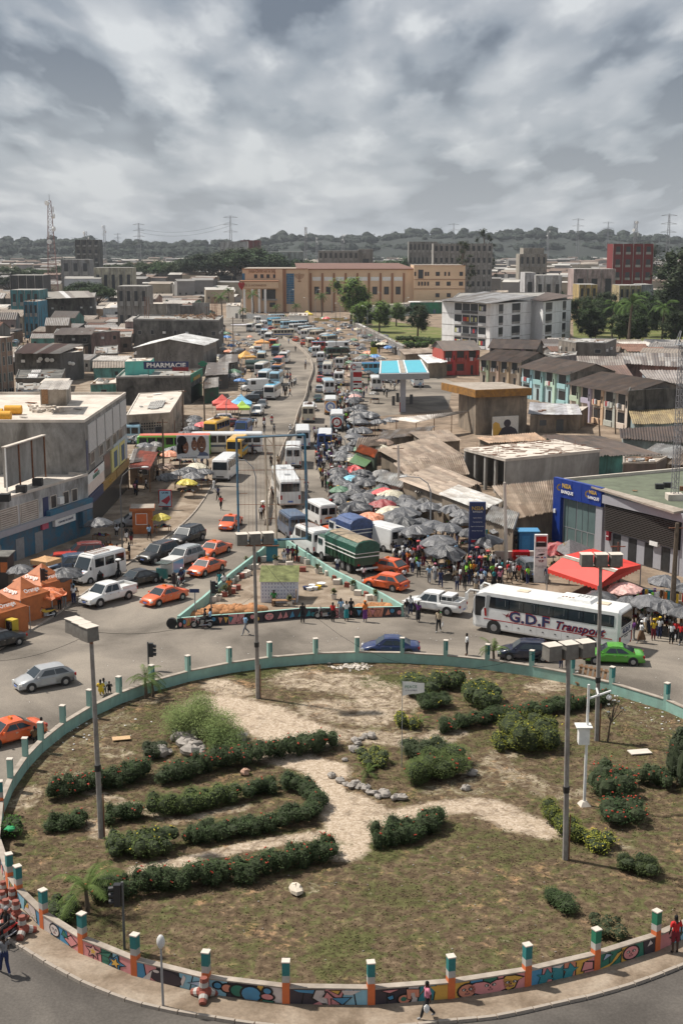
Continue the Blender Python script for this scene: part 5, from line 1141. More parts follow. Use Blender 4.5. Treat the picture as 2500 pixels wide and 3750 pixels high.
flood_pole(2068,3150,2082,2345,'tall floodlight pole nearest the right edge of the garden',.25,3,0)
flood_pole(2183,2715,2200,2020,'tall floodlight pole in front of the coach bus tail',-.1,3,0)
x,y=G(2137,2950);r=thing('camera_pole','slim white pole with a roofed white box and side arms','pole',(x,y,.03));put('footing',bo((0,0,.12),(.6,.6,.24),.2,0,.5),'concrete_light',r)
put('pole',MB().cyl((0,0,0),(0,0,6.9),.085,.07,8),'white_plastic',r);b=put('cabinet',bo((-.18,-.02,4.05),(.58,.5,.95)),'white_plastic',r);put('lid',bo((-.2,-.02,4.58),(.86,.76,.06)),'white_plastic',b)
put('arm',MB().cyl((-.0,0,6.1),(1.25,.25,6.45),.06),'white_plastic',r);put('camera_dome',MB().ball((1.15,.2,6.1),.15,8,6),'white_plastic',r);put('arm',MB().cyl((.55,.1,6.3),(.5,.4,6.55),.06),'white_plastic',r)
y0=47.5;p=PY(600,3750,y0);r=thing('globe_lamp','slim grey street lamp with a white bullet shaped head nearest the camera','street lamp',(p.x,y0,0));h=HT(y0,3430)
put('pole',MB().cyl((0,0,0),(-.02,0,h-.5),.055,.04,8),'steel',r);put('lamp_head',MB().ball((-.02,0,h-.22),(.17,.17,.3),10,8),'lamp_white',r,smooth=True);plain('lamp_white',(.55,.54,.52),.5)
def signal(bx,by,ty,label,side=-1,h=None,back=False):
 x,y=G(bx,by);H=HT(y,ty);r=thing('traffic_signal',label,'traffic light',(x,y,.03));put('pole',MB().cyl((0,0,0),(0,0,H),.06,.055,8),'steel_dark',r)
 hd=put('signal_head',bo((side*.22,0,H-.6),(.3,.28,1.0)),'black_plastic',r)
 for k in range(3):put('visor',MB().cyl((side*.22+side*.1,0,H-.3-.3*k),(side*.22+side*.36,0,H-.34-.3*k),.12,.12,10),'black_plastic',hd)
 return r
plain('steel_dark',(.1,.1,.1),.6)
signal(457,3480,3232,'dark traffic signal standing inside the garden at lower left',-1)
signal(545,2455,2352,'traffic signal beside the mint wall post at upper left',1)
signal(775,2268,2126,'traffic signal behind the left end of the island wall',1)
signal(640,2185,2095,'dark traffic signal by the tricycle at the island tip',0)
signal(156,2230,2080,'traffic signal in front of the orange tents',1)
x,y=G(716,2262);r=thing('street_name_post','grey post with a dark blue street name plate by the mural wall','sign',(x,y,0));H=HT(y,2165);put('post',MB().cyl((0,0,0),(0,0,H),.05),'steel',r);put('name_plate',bo((-.03,-.06,H+.05),(.8,.04,.32)),'bus_blue',r)
x,y=G(1470,2812);r=thing('flagpole','thin flagpole with a white cloth flag in the rock bordered bed','flag',(x,y,.05));H=HT(y,2497);put('pole',MB().cyl((0,0,0),(0,0,H),.022,.018,6),'steel',r)
q=MB();secs=[[(.02+1.25*k/8,.10*sin(k*.9)*k/8,H-.02-.12*(k/8)**2-(1-.0)*(.88-.32*(k/8))*j)for j in(0,.5,1)]for k in range(9)];q.loft(secs,closed=False,cap=False);fl=put('flag_cloth',q,'white',r,smooth=True)
text('PEACE','lettering',fl,.24,'post_green',.002,loc=(.48,-.09,H-.33),rot=(PI/2,0,.06));text('IS POSSIBLE','lettering',fl,.13,'bus_blue',.002,loc=(.5,-.09,H-.54),rot=(PI/2,0,.06))
def lamp(bx,by,ty,label,reach,rz,group=None,col='steel'):
 x,y=G(bx,by);H=HT(y,ty);r=thing('street_lamp',label,'street lamp',(x,y,0),rz,group);k=reach
 put('pole',MB().tube([(0,0,0),(0,0,H*.78),(k*.12,0,H*.9),(k*.45,0,H*.985),(k,0,H)],[.09,.065,.05,.045,.04],7),col,r);put('lamp_head',MB().ball((k+.2,0,H),(.38,.15,.09),8,6),'white_plastic',r)
lamp(449,2012,1712,'street lamp with a curved arm in front of the left shop wall',2.3,.1,col='steel_dark')
lamp(1574,1996,1745,'street lamp curving over the black umbrellas',2.6,PI)
lamp(1125,1975,1630,'street lamp pole rising behind the billboard right post',1.6,PI)
lamp(940,1985,1680,'street lamp inside the empty billboard frame',2.4,PI)
lamp(575,1590,1500,'street lamp by the left row of black umbrellas',1.5,0)
for i,(bx,by,ty,rc,rz)in enumerate([(1268,1800,1590,2,PI),(1295,1640,1390,2,PI),(830,1560,1450,2,0),(885,1470,1300,2,0),(1290,1470,1270,2,PI),(860,1350,1190,2,0),(968,1330,1170,1.5,0),(1310,1270,1150,2,PI),(1245,1200,1110,1.5,PI),(1130,1180,1090,1.5,PI),(1345,1230,1120,1.5,PI),(1400,1180,1070,1.5,PI),(1060,1150,1060,1.5,0),(925,1160,1080,1.5,0),(1555,1140,1060,1.5,PI),(1478,1180,1090,1.5,0),(1155,1160,1060,1.5,0),(1215,1150,1070,1.5,0)]):
 lamp(bx,by,ty,uniq('grey street lamp standing',bx,by),rc,rz,'street lamps along the market road')
def upole(bx,by,tx,ty,label,m='pole_grey',w=.14,arm=True):
 x,y=G(bx,by);H=HT(y,ty);t=PY(tx,ty,y);r=thing('utility_pole',label,'utility pole',(x,y,0));put('pole',bo((0,0,0),(.01,.01,.01)).tube([(0,0,0),(t.x-x,0,H)],[w*1.25,w*.8],6),m,r)
 if arm:put('cross_arm',bo((t.x-x,0,H-.4),(1.3,.08,.08)),'rust',r)
 return r
upole(1853,2068,1846,1766,'white concrete utility pole between the navy totem and brown roofs','concrete_light',.17,False)
upole(1462,1850,1457,1630,'grey concrete utility pole standing among the black umbrellas','concrete_light',.17)
upole(600,1765,596,1535,'dark wooden utility pole before the orange and green bus','bark',.13)
upole(672,1600,668,1424,'dark utility pole beside the yellow sign','bark',.13)
upole(750,1560,746,1394,'dark utility pole beside the blue column','bark',.12)
upole(2455,2300,2478,1915,'thick dark double pole at the right edge','bark',.2)
upole(1340,2080,1345,1990,'short post beside the green lorry','rust',.05,False)if 0 else None
upole(760,1290,757,1120,'leaning dark utility pole beyond the white gabled roof','bark',.12)
upole(855,1330,853,1160,'dark pole left of the queue of minibuses','bark',.12)
upole(2345,1985,2340,1990-40,'thin post beside the bank','steel_dark',.05,False)if 0 else None
upole(1232,1300,1228,1120,'thin pole before the yellow tent','steel_dark',.08)
upole(2195,1600,2187,1488,'pair of leaning posts by the long terrace','bark',.1)
upole(2252,1590,2250,1485,'wooden pole in front of the long cream terrace','bark',.1)
upole(2265,2160,2262,1985,'dark post rising beside the red tent','bark',.1)
def wire(a,b,sag,label,r=.012):
 a,b=Vr(a),Vr(b);q=MB();pts=[a.lerp(b,k/12)-Vr((0,0,sag*4*(k/12)*(1-k/12)))for k in range(13)];q.tube(pts,r,3);o=put('overhead_cable',q,'black');tag(o,label,'cable');return o
pl_=PY(350,2310,G(372,3070)[1])
wire(PY(350,2315,68.8*.98),PY(935,2330,90)+Vr((0,0,3.)),1.0,'thin black cable from the left floodlight pole across the road')
wire(PY(-60,2420,78),PY(350,2310,68),.5,'thin black cable running from the left edge to the floodlight pole')
wire(PY(935,2020,90),PY(2065,2345,67),4.5,'thin black cable from the middle floodlight pole to the right one')
for i,(a,b,s)in enumerate([((0,1965,128),(600,1545,206),1.2),((0,2000,120),(600,1560,206),1.5),((600,1540,206),(668,1430,250),.8),((668,1430,250),(746,1400,290),.8),((2037,1850,140),(2478,1930,118),.6),((1846,1770,153),(2478,1950,118),1.2),((1846,1790,153),(2478,1990,118),1.6),((1457,1635,190),(1846,1770,153),1.),((435,1770,150),(0,1890,120),.5)]):
 wire(PY(*a),PY(*b),s,['upper left cable sagging along the shops','lower left cable sagging along the shops','cable between the dark poles by the yellow sign','cable between the poles near the green cross','cable along the blue bank front','upper cable over the bank pavement','lower cable over the bank pavement','cable over the brown sheet roofs','short cable to the curved lamp'][i])
# ---------------- the empty billboard frame
Yb=G(996,2057)[1];r=thing('billboard_frame','tall empty billboard frame of blue beams and rusty bars on a teal pillar','billboard',(0,0,0))
plain('frame_blue',(.035,.15,.24),.6,dirt=.45,dcol=(.2,.1,.05));plain('frame_cream',(.5,.44,.34),.7,dirt=.35,dcol=(.25,.1,.05));plain('pillar_teal',(.03,.2,.26),.7,dirt=.3)
def bar(a,b,w,m,name,d=None):
 A,B=PY(*a,Yb),PY(*b,Yb);q=MB();q.cyl(A,B,w*.7,w*.7,4);return put(name,q,m,r)
bar((866,1603),(875,1980),.16,'frame_blue','side_beam');bar((1116,1592),(1124,1974),.16,'frame_blue','side_beam');bar((866,1603),(1116,1592),.17,'frame_blue','top_beam');bar((872,1982),(1126,1972),.17,'frame_blue','bottom_beam')
for x0,x1 in((971,981),(1002,1013)):bar((x0,1600),(x1,1978),.15,'frame_cream','column')
for k,(y_,xa,xb)in enumerate([(1632,925,1113),(1722,866,1120),(1808,870,906),(1848,866,1122),(1660,975,1007),(1758,1080,1120),(1900,975,1010),(1795,975,1010)]):bar((xa,y_),(xb,y_-2),.035,'rust','cross_bar')
for k in range(17):
 if 7<=k<=8:continue
 xx=880+k*14.5;bar((xx,1604),(xx+3,1975),.011,'rust','wire')
for k,(a,b)in enumerate([((975,1640),(1008,1720)),((975,1730),(1008,1850)),((1008,1860),(975,1950)),((1008,1640),(975,1600))]):bar(a,b,.03,'rust','brace')
A=PY(996,1980,Yb);put('pillar',bo((A.x,Yb,A.z/2),(1.05,1.0,A.z+.2)),'pillar_teal',r);put('gantry',bo((A.x-.9,Yb-.5,A.z-.35),(3.2,.6,.08)),'rust',r)
# ---------------- signs and totems
def totem(bx,by,ty,w,d,label,name,rz=0):
 x,y=G(bx,by);H=HT(y,ty);return thing(name,label,'sign',(x,y,0),rz),H
t,H=totem(1743,2062,1838,1.5,.35,'tall navy bank totem with gold and white lettering','bank_totem');put('panel',bo((0,0,H/2),(1.55,.4,H)),'bus_blue',t)
text('NSIA','lettering',t,.52,'gold',.01,loc=(0,-.22,H-.6),bold=.01);text('BANQUE','lettering',t,.22,'white',.01,loc=(0,-.22,H-.92));mat('gold',(.5,.33,.07),.4)
for k,s in enumerate(['Agence Abobo','Tel 20 20 07 20','Agence du Rond Point','Banque Assurance','','Heures d ouverture']):
 if s:text(s,'lettering',t,.13,'white',.006,loc=(0,-.22,H-1.5-.42*k))
for k,(x_,z_,c)in enumerate([(-.35,2.6,'red'),(.35,2.6,'white'),(0,2.2,'white'),(-.35,1.4,'white'),(.35,1.4,'black'),(-.2,1.05,'red'),(.3,1.05,'dark blue')]):put('logo_tile',bo((x_,-.21,z_-.4),(.42 if k!=2 else 1.2,.03,.2)),'matte',t,CD[c])
t,H=totem(1975,2132,1957,1.2,.3,'white and red bank totem standing by the crossing','bank_totem',0);put('panel',bo((0,0,H/2),(1.15,.3,H)),'white_plastic',t)
put('red_square',bo((0,-.16,H-.4),(.95,.03,.52)),'red_lens',t);put('black_square',bo((0,-.16,H-.9),(.95,.03,.42)),'black',t);put('white_bar',bo((0,-.18,H-.66),(.6,.02,.06)),'white',t)
text('SOCIETE GENERALE','lettering',t,.11,'black',.006,loc=(0,-.16,H-1.4));text('COTE D IVOIRE','lettering',t,.09,'black',.006,loc=(0,-.16,H-1.54));text('VISA','lettering',t,.16,'bus_blue',.006,loc=(-.3,-.16,H-2.1),bold=.008);text('YUP','lettering',t,.26,'bus_red_dark',.006,loc=(.02,-.16,H-2.45),bold=.015)
put('card_hand',MB().poly([(-.4,-.165,H-1.9),(.1,-.165,H-1.93),(.4,-.165,H-1.75),(.1,-.165,H-1.72),(-.1,-.165,H-1.78)]),'black',t);put('card_tile',bo((.1,-.165,H-2.1),(.18,.02,.12)),'red_lens',t);put('card_tile',bo((.35,-.165,H-2.1),(.18,.02,.12)),'plate_blue',t)
text('BANCAIRE ABOBO 2','lettering',t,.1,'black',.006,loc=(0,-.16,H-2.9));text('20 20 12 34','lettering',t,.1,'black',.006,loc=(0,-.16,H-3.05))
t,H=totem(1306,1455,1327,2.,.4,'white fuel station sign with red price panels','fuel_price_sign');W_=43/18.6
put('frame',bo((-.2,0,H/2),(W_,.4,H)),'white_plastic',t);put('grey_post',bo((-W_/2+.1,-.02,H*.36),(.45,.5,H*.72)),'steel',t)
q=MB()
for i in range(20):
 a,b=.6+i*.25,.6+(i+1)*.25;f=lambda t_,rd:(-.65+rd*cos(t_),-.215,H-.95+rd*sin(t_));q.quad(f(a,.6),f(b,.6),f(b,.36),f(a,.36))
put('logo_c',q,'red_lens',t);text('CORLAY','lettering',t,.4,'bus_blue',.01,loc=(.25,-.24,H-.95),bold=.012)
for z_,h_ in((H-2.4,1.0),(H-3.85,.4),(H-5.2,.35)):put('red_panel',bo((.15,-.21,z_),(W_-.55,.03,h_)),'red_lens',t)
for z_ in(H-4.4,H-5.7):put('price_display',bo((-.2,-.21,z_),(.8,.03,.3)),'black',t)
text('Super','lettering',t,.2,'black',.01,loc=(.7,-.24,H-4.4));text('Gasoil','lettering',t,.2,'black',.01,loc=(.7,-.24,H-5.7))
def board(px0,py0,px1,py1,Y,name,label,mt,cat='sign',color=None,th=.12,posts=False):
 a=PY(px0,py1,Y);b=PY(px1,py0,Y);c=((a.x+b.x)/2,Y,(a.z+b.z)/2);r=thing(name,label,cat,c);w=b.x-a.x;h=b.z-a.z
 put('panel',bo((0,0,0),(w,th,h)),mt,r,color)
 if posts:
  for s in(-1,1):put('post',bo((s*w*.42,.15,-h/2-(c[2]-h/2)/2),(.12,.12,c[2]-h/2)),'steel_dark',r)
 return r,w,h
Yp=G(610,1392,5.2)[1]
r,w,h=board(527,1324,691,1352,Yp,'pharmacy_sign','navy sign reading PHARMACIE on the flat roof','bus_blue');text('PHARMACIE','lettering',r,h*.82,'white',.02,loc=(0,-.1,0),bold=.03,sx=1.12)
for s in(-.4,.4):put('strut',MB().cyl((s*w,.1,-h/2),(s*w,.1,-h/2-1.6),.05,.05,5),'steel_dark',r)
r,w,h=board(632,1344,691,1359,Yp-.3,'duty_sign','dark red sign reading DE GARDE below the pharmacy sign','bus_red_dark');text('DE GARDE','lettering',r,h*.7,'red_lens',.02,loc=(0,-.1,0))
r,w,h=board(734,1322,751,1342,Yp+2,'pharmacy_cross','green cross mounted over the pharmacy corner','post_green',th=.2);put('cross_arm',bo((0,0,0),(w*1.9,.22,h*.36)),'post_green',r);put('bracket',MB().cyl((w*.5,.1,0),(w*1.6,.1,.1),.04),'steel_dark',r)
r,w,h=board(528,1489,568,1526,G(590,1560)[1]-1,'yellow_sign','square yellow sign on the light shop roof','matte',color=(.5,.42,.05));put('edge',bo((w*.56,.1,0),(w*.13,.3,h)),'black',r)
r,w,h=board(577,1483,604,1502,G(590,1560)[1],'shop_sign','dark sign reading FOOZE on the light shop roof','black');text('FOOZE','lettering',r,h*.6,'white',.02,loc=(0,-.1,0))
yq=G(690,1775)[1]
r,w,h=board(648,1594,765,1679,yq,'poster_billboard','large poster billboard showing three smiling faces','matte',cat='billboard',color=(.62,.62,.62),posts=True)
def disc(cx,cy,rx,ry,l,col,name='poster_print',n=20,a0=0,a1=2*PI):
 put(name,MB().poly([(cx+rx*cos(a0+(a1-a0)*i/n),-.07-.004*l,cy+ry*sin(a0+(a1-a0)*i/n))for i in range(n)]),'matte',r,col)
def face(cx,cy,rx,ry,cap=None,l=2,k=1.):
 sk=(.17*k,.075*k,.045*k);disc(cx,cy,rx,ry,l,sk);disc(cx+rx*.15,cy-ry*.1,rx*.7,ry*.72,l+.3,(.25*k,.115*k,.07*k))
 for s in(-.35,.4):disc(cx+s*rx,cy+ry*.2,rx*.13,ry*.06,l+1,(.02,.015,.015));disc(cx+s*rx,cy+ry*.36,rx*.2,ry*.04,l+1,(.02,.012,.01))
 disc(cx+.04*rx,cy-.08*ry,rx*.14,ry*.1,l+1,(.1,.045,.028));disc(cx+.03*rx,cy-ry*.42,rx*.36,ry*.15,l+1,(.1,.02,.02));disc(cx+.03*rx,cy-ry*.4,rx*.3,ry*.07,l+2,(.7,.68,.65))
disc(-w*.36,h*.0-.3,w*.14,h*.33,1,(.012,.01,.012));disc(-w*.33,h*.28,w*.15,h*.2,3,(.012,.01,.012));face(-w*.24,h*.0,w*.115,h*.3,l=1)
disc(-w*.3,-h*.38,w*.19,h*.1,1.5,(.6,.6,.62));disc(w*.29,-h*.36,w*.19,h*.16,1.5,(.1,.12,.2));face(w*.27,h*.12,w*.14,h*.36,l=2,k=.85);disc(w*.05,h*.34,w*.05,h*.09,2,(.012,.01,.012));face(w*.05,h*.08,w*.095,h*.24,l=4,k=1.1);disc(w*.07,-h*.27,w*.12,h*.12,4,(.62,.62,.6))
put('footer',bo((0,-.1,-h*.44),(w,.02,h*.12)),'matte',r,(.65,.65,.66));text('la vie ensemble','lettering',r,.3,'black',.005,loc=(-w*.1,-.13,-h*.44))
yv=G(612,1870)[1]
r,w,h=board(583,1794,629,1855,yv,'advert_lightbox','red framed advert box reading LA VIE on the pavement','red_lens',th=.25);put('poster',bo((0,-.14,0),(w*.86,.02,h*.9)),'matte',r,(.35,.55,.68));text('LA VIE','lettering',r,h*.13,'bus_blue',.004,loc=(0,-.17,h*.34),bold=.01)
put('poster_figure',MB().poly([(-.5,-.16,-.3),(.2,-.16,-.7),(.6,-.16,-.1),(.5,-.16,.4),(.1,-.16,.1)]),'matte',r,(.4,.05,.07));put('poster_figure',MB().poly([(-.8,-.158,-.8),(.1,-.158,-.9),(.0,-.158,-.3),(-.5,-.158,-.1)]),'matte',r,(.6,.6,.62));put('foot',bo((0,0,-h/2-.3),(.7,.3,.6)),'steel_dark',r)
r=thing('roof_billboard','large grey billboard standing on the low left roof','billboard');h0=6.4
A=V(25,1800,h0);B=V(166,1747,h0);Hb=HT(A.y,1640)-h0
d=(B-A).normalized()
for k in range(3):
 P0=A.lerp(B,k/3+.004);P1=A.lerp(B,(k+1)/3-.004);q=MB();n_=Vr((d.y,-d.x,0));q.prism([(P0.x,P0.y),(P1.x,P1.y),(P1.x-n_.x*.25,P1.y-n_.y*.25),(P0.x-n_.x*.25,P0.y-n_.y*.25)],h0+.35,h0+Hb);put('panel',q,'concrete',r)
for k in range(4):P=A.lerp(B,k/3)+n_*.08;put('post',bo((P.x,P.y,h0+Hb/2),(.12,.12,Hb),math.atan2(d.y,d.x)),'rust' if k else 'white_plastic',r)
P=(A+B)/2;put('top_cap',bo((P.x,P.y,h0+Hb+.06),((B-A).length+.3,.5,.12),math.atan2(d.y,d.x)),'concrete_light',r)
for i,(px,py)in enumerate([(20,1838),(80,1806),(140,1780)]):x,y=G(px,py,h0);o=put('roof_vent',bo((x,y,h0+.42),(.95,.8,.7)),'black_plastic');tag(o,['black roof vent box nearest the left edge','middle black vent box below the grey billboard','rightmost black vent box below the grey billboard'][i],'vent')
# ---------------- masts and pylons
def mast(name,label,x,y,z0,H,w0,w1,n,mt='steel_dark',arms=0,dishes=0,cat='mast',r_=.06,group=None):
 r=thing(name,label,cat,(x,y,z0),.3 if not arms else 0,group);q=MB();C=lambda k,i:Vr(((w0+(w1-w0)*k/n)/2*(1 if i in(0,3)else-1),(w0+(w1-w0)*k/n)/2*(1 if i<2 else-1),H*k/n))
 for i in range(4):q.cyl(C(0,i),C(n,i),r_*1.3,r_,4)
 put('legs',q,mt,r);q=MB()
 for k in range(n):
  for i in range(4):j=(i+1)%4;q.cyl(C(k,i),C(k+1,j),r_*.6,None,3,cap=False);q.cyl(C(k+1,i),C(k+1,j),r_*.6,None,3,cap=False)
 o=put('lattice',q,mt,r);o['kind']='stuff'
 for k in range(arms):z=H*(.97-.13*k);put('cross_arm',MB().cyl((-H*.13,0,z),(0,0,z+H*.03),r_).cyl((H*.13,0,z),(0,0,z+H*.03),r_).cyl((-H*.13,0,z),(H*.13,0,z),r_),mt,r)
 rg=RR(H)
 for k in range(dishes):a=rg.u(0,6);z=H*rg.u(.6,.97);p=Vr((cos(a)*w1,sin(a)*w1,z))
 for k in range(dishes):
  a=rg.u(3,6.3);z=H*(.98-.055*k);put('antenna',bo((cos(a)*(w1*.5+.8),sin(a)*(w1*.5+.8),z),(.5,.35,2.4),a)if k%2 else MB().cyl((cos(a)*w1,sin(a)*w1,z),(cos(a)*(w1+.7),sin(a)*(w1+.7),z),1.0,1.0,12),'white_plastic',r)
 return r
def YX(px,Y):return(px-1250)*(Y*cos(TH)+CH*sin(TH))/F
Y=560;x=YX(200,Y);mast('radio_mast','tall red and grey lattice radio mast at the left',x,Y,0,HT(Y,735),5,1.2,22,'mast_red',0,8,r_=.12);mat('mast_red',(.22,.13,.12),.7)
put('tip',MB().cyl((x,Y,HT(Y,735)),(x,Y,HT(Y,712)),.08),'steel_dark')['label']='x'
o=bpy.data.objects['tip'];tag(o,'thin lightning rod on top of the left radio mast','rod')
for px,ty,Y,arms,nm in[(388,826,1400,0,'cell_mast'),(322,848,1100,0,'cell_mast'),(1120,832,1250,0,'cell_mast'),(2316,810,900,0,'cell_mast'),(513,818,1700,3,'power_pylon'),(847,790,1500,3,'power_pylon'),(435,855,2200,3,'power_pylon'),(1658,818,1900,3,'power_pylon'),(2110,800,1900,3,'power_pylon'),(2220,812,2100,3,'power_pylon'),(2438,783,1250,3,'power_pylon'),(2002,845,1700,0,'cell_mast'),(1255,860,1500,0,'cell_mast'),(1160,870,1600,0,'cell_mast')]:
 x=YX(px,Y);H=HT(Y,ty);mast(nm,uniq('slender grey '+nm.replace('_',' ')+' on the horizon',px,900),x,Y,0,H,5 if arms else 2.5,.9 if arms else 1.6,14,'pylon_grey',arms,0 if arms else 4,r_=.14,group='masts on the horizon')
mat('pylon_grey',(.2,.2,.21),.7)
for i,(a,b,h)in enumerate([((513,1700,836),(847,1500,812),8),((513,1700,850),(847,1500,826),8),((847,1500,812),(1400,1300,800),14)][:2]):
 P=Vr((YX(a[0],a[1]),a[1],HT(a[1],a[2])));Q=Vr((YX(b[0],b[1]),b[1],HT(b[1],b[2])));wire(P,Q,h,['upper power line between the two left pylons','lower power line between the two left pylons'][i],.12)
# ---------------- buildings placed by hand
def wins(root,a,b,us,z0,z1,du,mt='window_dark',frame='concrete_light',name='window',th=.03):
 for u in us:ow(root,a,b,u-du/2,u+du/2,z0,z1,mt,name,th,frame=frame)
def qp(*p):return[tuple(x)for x in p]
H1=11.8;a=G(325,1952);b=G(472,1788)
A3=Vr((*a,0));B3=Vr((*b,0));dd=(B3-A3).normalized();nn=Vr((-dd.y,dd.x,0));D3=A3+nn*26;C3=B3+nn*26
L1=block('concrete_building','big grey concrete block with a pale flat roof on the left street',[a,b,(C3.x,C3.y),(D3.x,D3.y)],H1,(.36,.345,.32),parapet=.3)
for k in range(5):ow(L1,a,b,.06+.19*k,.06+.19*k+.165,8.3,11.3,'matte','wall_bay',.1,(.52,.5,.48))
ow(L1,a,b,.015,.05,6.6,9.8,'bus_blue','door',.05)
wins(L1,a,b,[.14,.33,.5,.66,.82],7.0,8.1,.08)
ow(L1,a,b,.0,.36,4.0,6.2,'matte','banner',.15,(.72,.6,.52));ow(L1,a,b,.0,.36,5.2,6.2,'matte','banner_top',.17,(.75,.74,.7))
wt('ASSURANCES',L1,a,b,.17,5.5,.62,'post_green',.2);wt('GENERALES',L1,a,b,.17,5.95,.4,'red_lens',.2)
for u0,u1,c in((.55,.72,(.55,.5,.2)),(.76,.9,(.58,.52,.2))):ow(L1,a,b,u0,u1,4.0,6.6,'matte','banner',.15,c);ow(L1,a,b,(u0+u1)/2-.03,(u0+u1)/2+.05,4.3,6.2,'matte','banner_print',.18,(.08,.12,.18))
ow(L1,a,b,.38,.53,3.9,6.7,'window_dark','window',.05);ow(L1,a,b,0,.3,2.9,3.9,'bus_blue','shop_fascia',.3);ow(L1,a,b,.3,.62,3.0,4.0,'matte','shop_fascia',.3,(.33,.2,.06));ow(L1,a,b,.64,.98,3.0,3.9,'matte','shop_fascia',.28,(.3,.19,.07))
wt('SERVICE',L1,a,b,.46,3.5,.5,'gold',.36);ow(L1,a,b,.62,.98,4.0,7,'matte','wall_bay',.08,(.4,.45,.47));ow(L1,a,b,.0,.98,.0,2.8,'window_dark','shop_opening',.04)
hut=block('roof_hut','small stair hut with ribbed white roof on the concrete block',[G(*p,H1+.1)for p in((150,1482),(245,1482),(262,1462),(170,1462))],H1+2.6,(.45,.4,.34),cat='hut',z0=H1)
q_=[G(*p,H1+2.7)for p in((137,1425),(252,1425),(268,1400),(160,1402))];sheets(hut,q_,[H1+2.65,H1+2.65,H1+2.9,H1+2.9],6,(.62,.58,.53),ribs=3)
ow(hut,G(150,1482,H1+.1),G(245,1482,H1+.1),.05,.3,H1+.2,H1+2.3,'wood','door',.05)
q=MB();rg=RR(5)
for k in range(40):x,y=G(rg.u(115,230),rg.u(1490,1512),H1);q.box((x,y,H1+.12),(rg.u(.2,.6),rg.u(.2,.5),rg.u(.1,.4)),rg.u(0,3))
o=put('rubble',q,'concrete_light');tag(o,'broken concrete rubble lying on the pale roof by the hut','rubble',kind='stuff')
for k,(px,py)in enumerate([(50,1502),(10,1524),(-20,1514)]):x,y=G(px,py,H1+.5);q=MB().cyl((x-.9,y,H1+.55),(x+.9,y,H1+.55),.5,.5,12);o=put('water_tank',q,'matte',None,(.7,.35,.04),smooth=True);tag(o,['orange water tank beside the pale roof','orange water tank nearer the left edge','orange water tank behind the nearer one'][k],'tank')
h2=6.3;a2=G(80,2050);b2=G(330,1957);A3=Vr((*a2,0));B3=Vr((*b2,0));dd=(B3-A3).normalized();A3=A3-dd*14;a2=(A3.x,A3.y);nn=Vr((-dd.y,dd.x,0));D=A3+nn*13;C=B3+nn*13
L2=block('shop_block','two storey white shop block with blue base at the left edge',[a2,b2,(C.x,C.y),(D.x,D.y)],h2,(.5,.5,.49),parapet=.25);WL=(B3-A3).length
ow(L2,a2,b2,.0,1.,.0,2.9,'frame_blue','blue_wall',.06);ow(L2,a2,b2,0,1.,2.95,3.5,'bank_grey','ledge',.5)
for k in range(5):
 o=ow(L2,a2,b2,.02+.13*k,.13+.13*k,3.6,5.4,'kerb','shutter',.05,frame='concrete_light');f=MB()
 for j in range(8):P=[wallpt(a2,b2,u,3.7+.21*j+dz,.08)for u,dz in((.025+.13*k,0),(.125+.13*k,0),(.125+.13*k,.1),(.025+.13*k,.1))];f.poly(P)
 put('shutter_slats',f,'concrete_light',o)['kind']='stuff'
ow(L2,a2,b2,.685,.72,3.5,5.4,'bus_blue','door',.05);wins(L2,a2,b2,[.755,.84,.9],4.1,5.3,.035);ow(L2,a2,b2,.78,.81,4.3,5.0,'white_plastic','air_conditioner',.35);ow(L2,a2,b2,.7,1.,3.5,4.0,'frame_blue','balcony_rail',.55)
ow(L2,a2,b2,.74,.88,2.2,2.9,'white','shop_sign',.4);wt('CENTRE DE SANTE',L2,a2,b2,.81,2.55,.3,'bus_blue',.45);ow(L2,a2,b2,.92,.99,1.2,2.9,'frame_blue','porch',.6)
ow(L2,a2,b2,.66,.7,2.3,2.9,'matte','red_sign',.3,(.5,.1,.15))
for k,u in enumerate((.1,.25,.36,.5,.62)):ow(L2,a2,b2,u,u+.05,.1,2.2,'steel','window_grille',.1)
r=thing('orange_kiosk_sign','black kiosk with a square orange sign at the left edge','kiosk');x,y=G(40,2150);put('kiosk_body',bo((x-1.5,y,1.5),(3.2,2.2,3.0)),'black_plastic',r);put('orange_square',bo((x-.2,y-1.13,2.1),(.62,.05,.9)),'tent_orange',r);put('roof_slab',bo((x-1.5,y,3.06),(3.6,2.5,.1)),'concrete_dark',r)
a=G(-60,1500);b=G(57,1478);d=Vr((b[0]-a[0],b[1]-a[1],0)).normalized();n=Vr((-d.y,d.x,0));L3=block('tan_apartments','tall tan apartment block cut by the left edge',[a,b,(b[0]+n.x*14,b[1]+n.y*14),(a[0]+n.x*14,a[1]+n.y*14)],12.8,(.33,.22,.165))
for z in(1.5,4.5,7.6,10.2):
 for u in(.55,.7,.86,.93):ow(L3,a,b,u-.02,u+.03,z,z+1.6,'window_dark','window',.02,frame='concrete')
for u in(.6,.8):ow(L3,a,b,u,u+.01,0,12.8,'concrete','pilaster',.15)
q=[G(*p,5.2)for p in((426,1386),(698,1381),(740,1357),(455,1359))];PH=block('pharmacy_building','low dark walled pharmacy with a flat roof terrace',q,5.2,(.045,.045,.045),wmat='concrete_dark',parapet=.35,rmat='concrete')
ow(PH,q[1],q[2],0,1,4.2,5.7,'post_green','fascia',.15);ow(PH,q[1],q[2],.15,.7,4.3,4.9,'matte','shop_sign',.3,(.35,.22,.05));ow(PH,q[1],q[2],.0,.95,0.1,3.2,'window_dark','shop_opening',.05)
